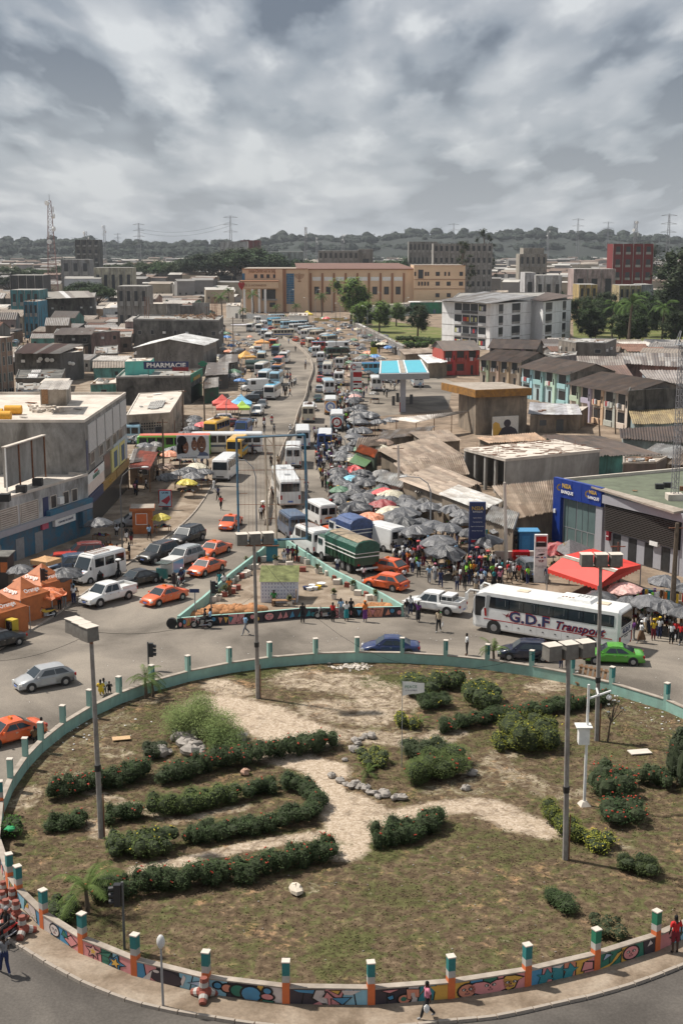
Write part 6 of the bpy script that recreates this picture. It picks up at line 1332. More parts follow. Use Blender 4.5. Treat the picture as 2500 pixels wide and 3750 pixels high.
q=[G(*p,5.4)for p in((459,1371),(553,1368),(566,1356),(472,1358))];t=block('turquoise_hut','turquoise rooftop hut beside the pharmacy sign',q,7.9,(.13,.5,.42),wmat='plaster_clean',rmat='concrete_light',cat='hut',z0=5.2)
def gable(name,label,q,h,rise,wall,roofc,wmat='plaster',n=8,ov=.5,axis=0,smat='sheet',ribs=4,group=None,cols=None):
 """ridge runs from the middle of side d-a to the middle of side b-c (axis 0) or across (1)"""
 r=thing(name,label,'building',(0,0,0),0,group)
 if axis:q=q[1:]+q[:1]
 a,b,c,d=[Vr((*p,0))for p in q];m=MB();m.prism(q,0,h);put('wall',m,wmat,r,wall)
 e1=(a+d)/2;e2=(b+c)/2;m=MB()
 for p0,p1,pm in((d,a,e1),(b,c,e2)):m.poly([(p0.x,p0.y,h),(p1.x,p1.y,h),(pm.x,pm.y,h+rise)])
 put('gable_end',m,wmat,r,wall);ax=(e2-e1).normalized()*ov;cr=((a-d).normalized())*ov
 k=rise/max(.1,(a-e1).length)
 sheets(r,[tuple((a-ax+cr).xy),tuple((b+ax+cr).xy),tuple((e2+ax).xy),tuple((e1-ax).xy)],[h-k*ov+.06]*2+[h+rise+.06]*2,n,roofc,ribs=ribs,cols=cols,matn=smat)
 sheets(r,[tuple((c+ax-cr).xy),tuple((d-ax-cr).xy),tuple((e1-ax).xy),tuple((e2+ax).xy)],[h-k*ov+.06]*2+[h+rise+.06]*2,n,roofc,ribs=ribs,cols=cols,matn=smat)
 return r
q=[G(*p,7)for p in((500,1272),(742,1264),(793,1243),(560,1250))]
WG=gable('white_gabled_hall','grey block hall under a bright white gabled roof',q,7,1.6,(.26,.235,.21),(.8,.8,.78),n=10,ov=.6,axis=1)
ow(WG,q[1],q[2],.05,.95,5.2,6.8,'window_dark','opening',.04)
rg=RR(4)
for k in range(26):u=rg.u(.05,.95);z=rg.u(3.8,6.6);ow(WG,q[0],q[1],u,u+.006,z,z+.18,'black','putlog_hole',.012)
def simple(name,label,pts,h,wall,roofh=None,z0=0,wmat='plaster',rm='concrete',par=.22,**k):
 q=[G(*p,h)for p in pts];r=block(name,label,q,h,wall,wmat=wmat,rmat=rm,parapet=par,z0=z0,**k);rg=RR(len(label)*7)
 if h<12:
  for a,b in((q[0],q[1]),(q[1],q[2])):
   L_=math.hypot(b[0]-a[0],b[1]-a[1]);n=int(L_/3.2)
   for z in([1.2]if h<5.4 else[1.2,h*.5+.9]):
    for j in range(n):
     t=rg.random();u=(j+.5)/n+rg.u(-.1,.1)/n;w_=rg.u(.35,.7)/L_
     if t<.62:ow(r,a,b,u-w_,u+w_,z,z+rg.u(.8,1.2),'window_dark','window',.03,frame='concrete' if t<.3 else None)
     elif t<.78 and z<2:ow(r,a,b,u-w_,u+w_,.1,2.1,rg.choice(['wood','steel_dark','frame_blue','rust']),'door',.04)
     elif t<.88:ow(r,a,b,u-.4/L_,u+.4/L_,z+.3,z+.9,'white_plastic','air_conditioner',.35)
  for j in range(rg.randint(2,6)):
   u,v=rg.u(.05,.75),rg.u(.05,.6);du,dv=rg.u(.1,.25),rg.u(.2,.4);sheets(r,[lerp2(q,*p)for p in((u,v),(u+du,v),(u+du,v+dv),(u,v+dv))],[h+.15]*2+[h+.24]*2,1,rg.choice([(.5,.49,.46),(.2,.14,.1),(.32,.28,.24),(.62,.61,.6)]),ribs=5,amp=.04,seed=j)
 return r
rb=simple('ruined_building','black stained ruined block with debris on its roof',[(488,1172),(800,1177),(818,1160),(510,1157)],9.5,(.12,.115,.11),par=.4,wmat='concrete_dark')
for k,(x0,x1,y0,y1,c)in enumerate([(548,610,1152,1112,(.4,.36,.3)),(612,668,1150,1112,(.36,.34,.31)),(705,768,1150,1108,(.4,.38,.35)),(665,708,1152,1118,(.22,.2,.19))]):
 Y=G(650,1150,9.5)[1];A=PY(x0,y0,Y);B=PY(x1,y1,Y);o=put('rooftop_wall',bo(((A.x+B.x)/2,Y,(9.5+B.z)/2),(B.x-A.x,.4 if k!=3 else 5,B.z-9.5)),'plaster',rb,c)
q=MB();Y=G(650,1165,9.5)[1]
for k in range(60):x=YX(rg.u(640,790),Y);q.box((x,Y+rg.u(-3,3),9.7+rg.u(0,.8)),(rg.u(.5,3),.15,.12),rg.u(0,3),tilt=rg.u(-.4,.4))
o=put('debris',q,'wood');tag(o,'heap of timber and debris lying on the ruined block roof','debris',kind='stuff')
for px in(533,540,548,776,781,786,790,795):x=YX(px,Y);o=put('rebar',MB().tube([(x,Y,9.5),(x+.3,Y,13),(x+.1,Y,15.5)],.07,4),'rust',rb)
DB=simple('dark_block','dark stained block with pale roof sheets above a narrow street',[(172,1092),(347,1088),(352,1072),(150,1074)],10.5,(.13,.12,.105),wmat='concrete_dark')
qd=[G(*p,10.9)for p in((172,1092),(349,1086),(325,1068),(142,1070))];sheets(DB,qd,[10.7,10.7,11.2,11.2],10,(.4,.38,.36),cols=[(.6,.6,.6),(.3,.28,.25),(.2,.18,.16)])
qd=[G(*p,10.5)for p in((139,1092),(172,1092),(160,1075),(138,1078))];lf=block('loggia_side','cream balcony side of the dark block facing the street',qd,10.3,(.5,.4,.3))
for z in(1,4,7.2):ow(lf,qd[0],qd[1],.05,.95,z,z+1.4,'window_dark','loggia',.02)
r_=simple('dish_building','black fronted low building with round dishes at left',[(54,1293),(219,1293),(240,1270),(75,1268)],6.5,(.03,.03,.03),wmat='concrete_dark')
qd=[G(*p,6.9)for p in((52,1291),(222,1291),(305,1268),(100,1265))];sheets(r_,qd,[6.7,6.7,7.4,7.4],12,(.12,.06,.04),cols=[(.14,.06,.04),(.1,.05,.035),(.3,.28,.25)])
qq=[G(*p,6.5)for p in((220,1293),(303,1284),(306,1268),(225,1272))];t=block('grey_annex','grey stained annex right of the dish building',qq,6.4,(.14,.135,.13))
for k,(px,py,s)in enumerate([(149,1315,1.0),(174,1318,1.1),(191,1319,1.0),(257,1330,.9),(268,1332,.9),(1069,1,0)][:5]):
 Y=G(140,1293,6.5)[1]-.6 if k<3 else G(260,1290,6.5)[1]-.8;P=PY(px,py,Y);q=MB().ball((0,0,0),(.5*s,.16,.5*s),12,6);o=put('satellite_dish',q,'white_plastic',None,loc=P,rz=(.35,0,.2));tag(o,['first round dish on the black wall','second round dish on the black wall','third round dish on the black wall','left dish of the pair on the grey annex','right dish of the pair on the grey annex'][k],'satellite dish')
simple('pink_building','pinkish low building with a dish beyond the dark one',[(296,1222),(346,1219),(440,1214),(300,1206)],6,(.33,.22,.2))
x_=simple('black_stained_house','low house with mouldy black walls and brown roof',[(199,1222),(332,1222),(344,1205),(210,1206)],6,(.05,.05,.05),wmat='concrete_dark');sheets(x_,[G(*p,6.3)for p in((192,1224),(338,1222),(350,1203),(225,1205))],[6.1,6.1,6.6,6.6],9,(.16,.13,.11))
x_=simple('brown_terrace','low dark brown terrace with a parapet at left',[(58,1388),(225,1388),(240,1352),(70,1355)],3.6,(.2,.16,.13),rm='concrete_dark',par=.2)
simple('pale_store','long low store with pale sheets by the tan apartments',[(60,1470),(150,1470),(165,1388),(60,1390)],2.8,(.3,.27,.24),rm='concrete')
x_=simple('cream_corner_shop','cream shop block under a light concrete roof',[(464,1522),(622,1512),(672,1432),(510,1442)],4.4,(.5,.42,.33),rm='concrete_light',par=.12)
a,b=G(464,1522,4.4),G(622,1512,4.4);ow(x_,a,b,.05,.28,1.8,3.3,'window_dark','window',.03)
for k in range(9):
 for j in range(3):ow(x_,a,b,.33+.06*k,.365+.06*k,2.0+.42*j,2.25+.42*j,'black','vent_block',.01)
ow(x_,a,b,.12,.75,.9,1.5,'frame_blue','awning',1.3)
simple('dark_annex_roof','low dark roof between the pale store and cream shop',[(275,1470),(440,1472),(455,1445),(290,1443)],3.2,(.25,.2,.16),rm='concrete')
simple('aqua_wall_yard','aqua walled yard left of the pharmacy',[(332,1410),(425,1406),(425,1388),(360,1388)],3.4,(.16,.5,.42),rm='concrete_light')
simple('shed_left_a','low shed with rusty pale roof before the white hall',[(345,1300),(430,1296),(432,1266),(350,1272)],3,(.28,.22,.18),rm='concrete')
simple('shed_left_b','low shed beside the black stained house',[(350,1240),(480,1236),(485,1215),(365,1220)],4,(.28,.22,.19),rm='concrete')
simple('white_warehouse','long white walled warehouse beyond the ruined block',[(378,1130),(590,1130),(600,1108),(400,1108)],6,(.68,.68,.67),wmat='plaster_clean',rm='concrete_light')
simple('corrugated_wall_store','tall store clad in weathered metal sheets',[(236,1022),(370,1022),(375,1012),(240,1012)],13,(.42,.44,.46),wmat='plaster_clean')
for i,(pts,h,c,l)in enumerate([(((745,1420),(800,1412),(800,1385),(750,1390)),3.2,(.03,.13,.08),'dark green shop stall below the green cross'),(((752,1372),(835,1366),(838,1330),(760,1332)),3.4,(.12,.11,.1),'dark shed with grey roof right of the white hall'),(((800,1330),(870,1322),(872,1300),(806,1302)),3,(.15,.13,.12),'long grey roofed shed by the left market'),(((475,1690),(560,1680),(575,1640),(492,1650)),3.1,(.22,.15,.1),'low stall with brown roof right of the grey block')]):
 x_=simple('market_shed',l,pts,h,c,rm='concrete');sheets(x_,[G(*p,h+.3)for p in pts],[h+.1,h+.1,h+.5,h+.5],6,(.3,.28,.26),cols=[(.3,.28,.26),(.2,.18,.17),(.42,.4,.38)],seed=i)
r=thing('red_roof_stall','market stall under a red brown ribbed roof in front of the orange and green bus','stall');qd=[G(*p,3.1)for p in((470,1706),(548,1714),(580,1670),(512,1664))];sheets(r,qd,[2.9,2.9,3.6,3.6],7,(.4,.1,.06),ribs=3)
for p in qd:put('post',MB().cyl((*p,0),(*p,3),.06),'wood',r)
# ---------- right side
Z=6.1;a=G(2037,1765,Z);b=G(2478,1868,Z);d=Vr(G(2500,1723,Z))-Vr(a);A=Vr(a);B=Vr(b);e=(B-A);B2=A+e*1.25;c=B2+d*1.2;dq=A+d*1.2
BK=block('bank_building','bank with a blue front, dark louvres and green flat roof',[tuple(A),tuple(B2),tuple(c),tuple(dq)],Z,(.3,.3,.3),wmat='bank_grey',rmat='roof_green',parapet=.0)
a=tuple(A);b=tuple(B2);LL=(B2-A).length
for p0,p1 in((dq,A),(dq,c)):
 t_=(Vr((*p1,0))-Vr((*p0,0)));cc=(Vr((*p0,0))+Vr((*p1,0)))/2;put('parapet',bo((cc.x,cc.y,Z+.16),(t_.length,.3,.32),math.atan2(t_.y,t_.x)),'concrete_light',BK)
u1=.34
for k in range(5):ow(BK,a,b,u1*k/5,u1*(k+1)/5-.002,Z-1.35,Z+.55,'bank_blue','blue_panel',.42)
ow(BK,a,b,0,.055,0,Z-1.36,'bank_blue','blue_column',.42)
for k,(x0,x1)in enumerate([(.065,.09),(.095,.15),(.158,.195),(.2,.235),(.24,.285)]):
 for z0,z1 in((.2,1.7),(1.78,Z-1.4)):ow(BK,a,b,x0,x1,z0,z1,'bank_glass','window',.06,frame='steel' if z0<1 else None)
ow(BK,a,b,.3,.345,0,Z-1.4,'bank_grey','column',.3)
for k in range(15):ow(BK,a,b,.36,.82,2.55+.17*k,2.65+.17*k,'louvre','louvre_slat',.35)
ow(BK,a,b,.355,.83,2.45,5.1,'black','louvre_backing',.1)
for k in range(9):ow(BK,a,b,.36+.052*k,.408+.052*k,0.1,2.35,'window_dark' if k%2 else 'bank_grey','shop_bay',.08)
ow(BK,a,b,.38,.4,1.6,2.5,'bus_red_dark','bank_sign',.4);ow(BK,a,b,.383,.397,2.0,2.06,'white','sign_bar',.44);ow(BK,a,b,.66,.71,2.3,2.7,'white','card_sign',.4)
ow(BK,a,b,.35,1.,5.2,6.0,'bank_grey','grey_fascia',.5);q=MB();P=[wallpt(a,b,u,z,o)for u,z,o in((.27,6.6,.45),(.84,6.2,1.3),(.84,6.25,-.3),(.27,6.65,-.1))];q.add(P+[p-Vr((0,0,.18))for p in P],[(0,1,2,3),(7,6,5,4),(0,4,5,1),(1,5,6,2),(2,6,7,3),(3,7,4,0)]);put('canopy_wing',q,'kerb',BK)
wt('NSIA',BK,a,b,.1,Z-.1,.62,'gold',.5,bold=.02);wt('BANQUE',BK,a,b,.105,Z-.72,.44,'white',.5,bold=.015);wt('NSIA',BK,a,b,.285,Z-.1,.5,'gold',.5,bold=.015);wt('BANQUE',BK,a,b,.29,Z-.65,.4,'white',.5,bold=.01)
for u in(.048,.25):P=wallpt(a,b,u,Z-.35,.48);q=MB();[q.quad(*(P+Vr((r_*cos(t)*.8,-.3*cos(t)*0,r_*sin(t)))for r_,t in((.36,t0),(.36,t0+.5),(.2,t0+.5),(.2,t0))))for t0 in[.6+.5*i for i in range(9)]];put('emblem',q,'gold',BK)
ow(BK,a,b,.012,.024,3.0,3.4,'white_plastic','alarm_box',.55)
for k,(px,py)in enumerate([(2412,1790),(2442,1785)]):x,y=G(px,py,Z);o=put('roof_unit',bo((x,y,Z+.25),(.8,.5,.5)),'black_plastic');tag(o,['left small black unit on the green roof','right small black unit on the green roof'][k],'roof unit')
x,y=G(2467,1830,Z);put('antenna_base',bo((x,y,Z+.3),(1.5,1.3,.6)),'concrete_light',BK);mast('lattice_antenna','slim lattice antenna rising from the bank roof at the right edge',x,y,Z+.6,HT(y,1255)-Z-.6,.5,.42,26,'pylon_grey',0,0,r_=.03);q=MB();hz=HT(y,1255)
for s in range(4):t=PI/4+s*PI/2;q.cyl((x+.75*cos(t),y+.75*sin(t),hz-.2),(x+.3*cos(t),y+.3*sin(t),hz+1.1),.04)
q.box((x,y,hz-.2),(1.2,1.2,.06));o=put('antenna_crown',q,'steel');tag(o,'flared steel crown on top of the lattice antenna','antenna')
h=4.6;pts=[G(*p,h)for p in((1849,1680),(2196,1646),(2032,1609),(1697,1641))]
r=thing('concrete_shell','unfinished concrete shell with a pale roof slab and open bays','building');A,B,C_,D_=[Vr((*p,0))for p in pts]
put('roof_slab',MB().prism(pts,h-.35,h),'concrete_light',r)
def wl(a,b,z0,z1,name,th=.2,m='concrete',ins=.06):
 t=(b-a).normalized();n_=Vr((-t.y,t.x,0));a=a+n_*ins+t*.03;b=b+n_*ins-t*.03;put(name,MB().prism([(a.x,a.y),(b.x,b.y),(b.x+n_.x*th,b.y+n_.y*th),(a.x+n_.x*th,a.y+n_.y*th)],z0,z1),m,r)
wl(A,B,0,h-.36,'front_wall');wl(B,C_,0,h-.36,'side_wall');wl(C_,D_,0,h-.36,'rear_wall')
for k in range(5):p=D_.lerp(A,k/4*.97+.015)+(B-A).normalized()*.3;put('column',bo((p.x,p.y,(h-.36)/2),(.35,.35,h-.36),.5),'concrete',r)
p=(D_+A)/2+(B-A)*.35;put('inner_wall',bo((p.x,p.y,(h-.36)/2),(.2,9,h-.4),.4),'concrete',r)
q=MB()
for k in range(90):
 u,v=rg.random(),rg.random();x,y=lerp2(pts,u,v);q.box((x,y,h+.05),(rg.u(.5,2.2),.07,.05),rg.u(-.5,.8))
o=put('timber_scraps',q,'rust');tag(o,'rusty rods and planks scattered over the shell roof','scrap',kind='stuff')
for k in range(12):u,v=rg.random(),rg.random();x,y=lerp2(pts,u,v);put('starter_bar',MB().cyl((x,y,h),(x,y,h+.9),.02,None,4),'rust',r)
BR=[(.28,.22,.165),(.24,.19,.145),(.34,.27,.21),(.2,.15,.11)]
WR=[(.5,.5,.48),(.58,.57,.55),(.44,.42,.39)]
def shed(name,label,pts,h,rise,n,cols,wall=(.3,.24,.18),ribs=2,rows=3,seed=1,wmat='plaster',walls=True,matn='sheet'):
 q=[G(*p,h)for p in pts];r=thing(name,label,'shed')
 if walls:
  qi=[lerp2(q,u,v)for u,v in((.04,.05),(.96,.05),(.96,.95),(.04,.95))];put('wall',MB().prism(qi,0,[h-.15,h-.15,h+rise-.15,h+rise-.15]),wmat,r,wall)
 else:
  for u,v in((.05,.05),(.95,.05),(.95,.95),(.05,.95),(.5,.05)):x,y=lerp2(q,u,v);put('post',bo((x,y,h/2),(.12,.12,h)),'wood',r)
 sheets(r,q,[h,h,h+rise,h+rise],n,cols[0],ribs=ribs,rows=rows,cols=cols,seed=seed,jit=.05,matn=matn,amp=.085);return r
shed('market_hall','large brown corrugated roof with whitish edge left of the shell',((1480,1700),(1700,1668),(1590,1612),(1382,1660)),3.0,.5,16,BR,seed=2)
shed('market_hall','second brown corrugated roof strip below the large one',((1490,1745),(1720,1735),(1690,1668),(1440,1708)),2.7,.4,16,BR,seed=3)
shed('market_hall','broad brown corrugated roof pointing at the orange umbrella',((1625,1818),(1757,1768),(1596,1716),(1462,1772)),3.2,.5,13,BR,seed=4)
shed('market_hall','pale corrugated roof between the umbrellas and white pole',((1762,1868),(1836,1832),(1680,1790),(1608,1822)),3.0,.4,10,WR,seed=5)
shed('market_hall','brown corrugated roof under the shell wall before the bank',((1890,1895),(2040,1868),(2035,1778),(1800,1800)),3.0,.6,14,BR,seed=6)
shed('market_hall','white corrugated strip roof above the black umbrellas',((1520,1800),(1620,1820),(1640,1800),(1500,1775)),2.8,.2,6,WR,seed=7)
shed('market_hall','grey white roof strip near the tall concrete pole',((1370,1760),(1470,1785),(1500,1750),(1400,1735)),2.8,.3,6,WR,seed=8)
shed('market_hall','narrow pale roofs left of the white concrete pole',((1770,1900),(1880,1940),(1900,1890),(1800,1860)),2.9,.3,8,WR,seed=9)
shed('market_hall','tan roof patch in front of the ochre building',((1367,1612),(1560,1590),(1590,1570),(1400,1588)),2.8,.4,12,[(.42,.35,.28),(.5,.46,.42)],seed=10)
shed('market_hall','rusty tan roof beside the muddy wall of the ochre building',((1560,1622),(1690,1612),(1640,1582),(1500,1590)),2.9,.3,8,BR,seed=11)
shed('market_hall','tan orange corrugated strip behind the shell roof',((1790,1622),(2000,1612),(1960,1590),(1745,1607)),3.4,.2,12,[(.42,.28,.18),(.36,.25,.17)],seed=12)
shed('market_hall','patchy roof left of the tan roofs by the umbrellas',((1300,1640),(1400,1630),(1450,1600),(1310,1612)),2.6,.3,7,BR,seed=13)
shed('orange_tiled_hut','little hut with an orange tiled roof over a green awning',((1300,1652),(1371,1676),(1384,1662),(1318,1640)),3.3,.5,6,[(.5,.17,.06),(.42,.14,.05)],ribs=3,rows=3,seed=14,wall=(.04,.08,.05))
r=thing('green_awning','green cloth awning hanging below the orange tiled hut','awning');qd=[G(*p,2.6)for p in((1277,1684),(1336,1702),(1369,1686),(1302,1668))];q=MB();q.poly([(*qd[0],2.3),(*qd[1],2.3),(*qd[2],2.9),(*qd[3],2.9)]);put('cloth',q,'tarp',r,(.08,.16,.06));[put('post',MB().cyl((*p,0),(*p,2.4),.05),'wood',r)for p in qd[:2]]
shed('long_canopy','long pale canopy roof in front of the petrol station',((1520,1546),(1655,1520),(1752,1502),(1430,1536)),3.2,.1,18,[(.5,.46,.42),(.42,.38,.34),(.55,.52,.48)],rows=1,walls=False,seed=15)
shed('white_canopy','white sheet canopy beyond the station canopy',((1565,1330),(1640,1325),(1620,1300),(1530,1305)),3.5,.3,7,[(.7,.7,.7)],seed=16)
shed('tan_canopy','tan roof beside the white sheet canopy by the park',((1480,1298),(1610,1290),(1570,1278),(1460,1284)),3.5,.3,8,BR,seed=17)
h=6.1;pts=[G(*p,7.4)for p in((1740,1427),(1946,1419),(1836,1397),(1615,1399))]
OB=block('ochre_building','old station building with weathered ochre roof fascia',[lerp2(pts,u,v)for u,v in((.06,.08),(.97,.08),(.97,.92),(.25,.92))],h,(.3,.24,.18))
put('roof_slab',MB().prism(pts,h+.02,7.3),'fascia_ochre',OB);qi=[lerp2(pts,u,v)for u,v in((.02,.02),(.98,.02),(.98,.98),(.02,.98))];put('roof_top',MB().prism(qi,7.25,7.34),'kerb',OB)
p2=[G(*p,4.9)for p in((1797,1470),(1898,1459),(1862,1446),(1745,1452))];put('lower_wall',MB().prism([lerp2(p2,u,v)for u,v in((.08,.05),(.95,.05),(.95,.95),(.08,.95))],0,4.2),'plaster',OB,(.3,.23,.17));put('lower_slab',MB().prism(p2,4.2,5.0),'fascia_ochre',OB)
ya=G(1800,1597);yb=G(1893,1592);ow(OB,ya,yb,0,1,.1,3.1,'matte','white_wall',.25,(.6,.57,.52))
o=MB();P=lambda u,z,l=0:wallpt(ya,yb,u,z,.27+l)
o.poly([P(.0,.1),(P(.45,.1)),P(.5,1.0),P(.3,1.3),P(.25,2.0),P(.1,2.3),P(0,2.0)]);put('mural_glow',o,'mural_y',OB);o=MB();o.poly([P(.2,.12,.01),P(1,.12,.01),P(.9,1.0,.01),P(.72,1.45,.01),P(.5,1.5,.01),P(.35,1.2,.01)]);o.poly([P(.56+.14*cos(2*PI*i/16),2.0+.62*sin(2*PI*i/16),.012)for i in range(16)]);put('mural_figure',o,'mural_d',OB)
q=[G(*p,2.9)for p in((1938,1515),(2112,1520),(2128,1502),(1938,1480))];TB=block('tan_annex','low tan building with a white mono roof and blue shutter',[G(1938,1585),G(2112,1577),G(2150,1550),G(1960,1555)],2.9,(.3,.23,.17));sheets(TB,[G(*p,3.2)for p in((1932,1512),(2130,1514),(2115,1490),(1938,1482))],[3.0,3.0,3.6,3.6],12,(.6,.6,.6),cols=[(.62,.62,.62),(.5,.5,.52)])
a,b=G(1938,1585),G(2112,1577);ow(TB,a,b,.2,.34,1.1,2.0,'steel_dark','shutter',.05);ow(TB,a,b,.55,.7,.1,2.0,'steel_dark','door',.05)
def terrace(label,a,b,h,depth,front,rcols,n,bays,side=(.2,.18,.16),wmat='plaster_clean',gableup=1.6):
 A=Vr((*a,0));B=Vr((*b,0));d=(B-A).normalized();nn=Vr((-d.y,d.x,0));C_=B+nn*depth;D_=A+nn*depth;r=thing('terrace_house',label,'building')
 put('wall',MB().prism([a,b,(C_.x,C_.y),(D_.x,D_.y)],0,h),wmat,r,front)
 E1,E2=A+nn*depth*.55,B+nn*depth*.55;m=MB()
 for p0,p1,pm in((D_,A,E1),(B,C_,E2)):m.poly([(p0.x,p0.y,h),(p1.x,p1.y,h),(pm.x,pm.y,h+gableup)])
 put('gable_end',m,'plaster',r,side);q=MB();s_=B+d*.02;q.prism([(B.x+d.x*.05,B.y+d.y*.05),(B.x+d.x*.12,B.y+d.y*.12),(C_.x+d.x*.12,C_.y+d.y*.12),(C_.x+d.x*.05,C_.y+d.y*.05)],0,h+.3);put('side_wall',q,'concrete_dark',r)
 ov=nn*1.0;sheets(r,[tuple((A-ov-d*.4).xy),tuple((B-ov+d*.4).xy),tuple((E2+d*.4).xy),tuple((E1-d*.4).xy)],[h-.2]*2+[h+gableup+.1]*2,n,rcols[0],cols=rcols,ribs=5,rows=2,jit=.02)
 sheets(r,[tuple((C_+nn*.5+d*.4).xy),tuple((D_+nn*.5-d*.4).xy),tuple((E1-d*.4).xy),tuple((E2+d*.4).xy)],[h-.1]*2+[h+gableup+.1]*2,max(3,n//2),rcols[0],cols=rcols,ribs=5)
 L_=(B-A).length;rg=RR(len(label))
 for k in range(bays):
  u0=k/bays;u1=(k+1)/bays;w_=u1-u0;kind=rg.randrange(3)
  c=tuple(min(.7,x*rg.u(.75,1.2))for x in front)
  for z in(.1,h/2+.1):
   if kind==0 or z>1:ow(r,a,b,u0+w_*.12,u1-w_*.3,z+.9,z+h*.42,'window_dark','loggia',.03);ow(r,a,b,u0+w_*.08,u1-w_*.26,z,z+.9,'matte','balcony_front',.35,c)
   else:ow(r,a,b,u0+w_*.3,u0+w_*.5,z,z+h*.36,'window_dark','door',.03)
  ow(r,a,b,u1-w_*.24,u1-w_*.05,0,h-.1,'matte','partition',.45 if kind else .2,c);ow(r,a,b,u1-w_*.19,u1-w_*.1,h*.6,h*.78,'window_dark','window',.5 if kind else .25)
  if rg.random()<.7:
   for j in range(3):ow(r,a,b,u0+w_*(.2+.12*j),u0+w_*(.28+.12*j),h*.5+.3,h*.5+1.1,'cloth','laundry',.42+.03*j,rg.choice([(.7,.7,.7),(.1,.1,.1),(.6,.6,.62),(.4,.1,.1)]))
 return r
DR=[(.06,.045,.04),(.08,.06,.05),(.05,.04,.035)]
terrace('red and white two storey terrace end behind the station',G(1622,1375),G(1752,1372),6.0,9,(.42,.08,.06),DR,9,3)
terrace('cream two storey terrace behind the station with laundry',G(1755,1410),G(1905,1425),5.8,10,(.5,.42,.34),DR,11,4)
terrace('pale blue two storey terrace with balconies',G(1908,1455),G(2082,1490),6.2,10,(.42,.55,.57),DR,12,4)
terrace('long cream two storey terrace beside the sandy alley',G(2083,1530),G(2298,1577),6.2,12,(.58,.5,.42),DR,15,5)
terrace('low terrace roof between the red and cream rows',G(1790,1345),G(1960,1350),5,9,(.2,.19,.19),DR,10,4)
simple('black_side_house','block with a black mouldy wall beside the long cream terrace',[(2300,1435),(2448,1425),(2440,1400),(2310,1405)],6.6,(.09,.09,.085),wmat='concrete_dark',rm='concrete_dark')
shed('yellow_tin_hut','hut with yellowish rusty tin roof under the black wall',((2315,1552),(2540,1548),(2500,1508),(2300,1518)),2.9,.6,14,[(.38,.3,.16),(.3,.24,.14)],seed=21,wall=(.3,.4,.42))
shed('dark_roof_house','long dark tin roof beyond the concrete shell',((2110,1668),(2420,1665),(2200,1604),(1985,1598)),3.0,.2,16,DR,seed=22,wall=(.16,.45,.4))
shed('dark_roof_house','dark tin roofed house at the right beyond the alley',((2270,1605),(2560,1625),(2540,1570),(2265,1582)),3.1,.5,14,DR,seed=23,wall=(.35,.42,.42))
shed('grey_tin_house','pale grey tin roof at the right edge',((2340,1662),(2480,1680),(2520,1645),(2400,1632)),2.9,.3,8,WR,seed=24)
shed('brown_tin_house','brown tin roof right of the pale grey one',((2440,1700),(2600,1712),(2600,1650),(2490,1655)),2.8,.3,8,BR,seed=25)
simple('weathered_box_store','box store with plank walls behind the bank roof',[(2280,1700),(2400,1697),(2440,1676),(2280,1676)],3.6,(.16,.12,.1),rm='kerb')
simple('grey_hut','grey plastered hut with a mono roof near the palms',[(2110,1255),(2215,1258),(2256,1242),(2045,1240)],6.5,(.21,.19,.17),rm='concrete')
simple('stained_wall_house','stained wall house left of the grey hut',[(2043,1245),(2108,1257),(2110,1244),(2050,1238)],6.4,(.3,.26,.22))
simple('grey_plain_wall','plain grey wall house before the grey hut',[(2035,1310),(2107,1302),(2110,1290),(1990,1296)],6.6,(.25,.25,.25),rm='concrete')
shed('aqua_house','aqua walled house under a patched tin roof',((2110,1335),(2290,1340),(2280,1312),(2100,1310)),3.4,.4,10,[(.3,.27,.24),(.2,.17,.15)],seed=26,wall=(.1,.45,.4))
shed('pink_wall_house','pink walled house under long tin roofs near right edge',((2270,1330),(2520,1345),(2520,1300),(2250,1298)),3.2,.4,12,[(.28,.25,.22),(.36,.34,.32),(.15,.13,.12)],seed=27,wall=(.5,.3,.28))
shed('brown_roof_house','house with wide rust brown roof before the aqua one',((2100,1390),(2320,1380),(2290,1345),(2050,1352)),3.6,.5,13,[(.15,.09,.07),(.2,.12,.09)],seed=28,wall=(.4,.4,.38))
shed('small_blue_house','pale blue house with tin roof at right edge',((2380,1400),(2560,1405),(2560,1365),(2340,1362)),3.3,.4,10,[(.3,.27,.25)],seed=29,wall=(.45,.52,.58))
q=[G(*p,7.2)for p in((1387,1369),(1572,1366),(1543,1316),(1391,1320))];ST=thing('station_canopy','petrol station canopy with a bright blue top and grey edge','canopy')
put('slab',MB().prism(q,6.1,7.15),'steel',ST)
for u0,u1,m,z in((.04,.44,'canopy_blue',7.2),(.44,.54,'kerb',7.19),(.54,.96,'canopy_blue',7.2)):put('roof_panel',MB().prism([lerp2(q,u,v)for u,v in((u0+.004,.06),(u1-.004,.06),(u1-.004,.95),(u0+.004,.95))],7.1,z),m,ST)
for u in(.42,.56,.98,.02):put('white_rib',MB().prism([lerp2(q,u_,v)for u_,v in((u-.01,.02),(u+.01,.02),(u+.01,.98),(u-.01,.98))],7.1,7.26),'white',ST)
x,y=G(1474,1508);put('pillar',bo((x,y,3.05),(1.0,.9,6.1)),'bank_grey',ST);put('red_base',bo((x-.55,y,.9),(.12,1.0,1.8)),'red_lens',ST)
for k,px in enumerate((1440,1505,1455)):x,y=G(px,1485-k*6);o=put('fuel_pump',bo((x,y,.9),(.6,.5,1.8)),'steel_dark');tag(o,['left dark fuel pump beneath the canopy','right dark fuel pump beneath the canopy','fuel pump close behind the station pillar'][k],'fuel pump')
g=MB();g.poly([(*G(*p),.02)for p in((1330,1530),(1640,1500),(1660,1400),(1560,1360),(1335,1380),(1310,1450))]);struct('forecourt',g,'asphalt')
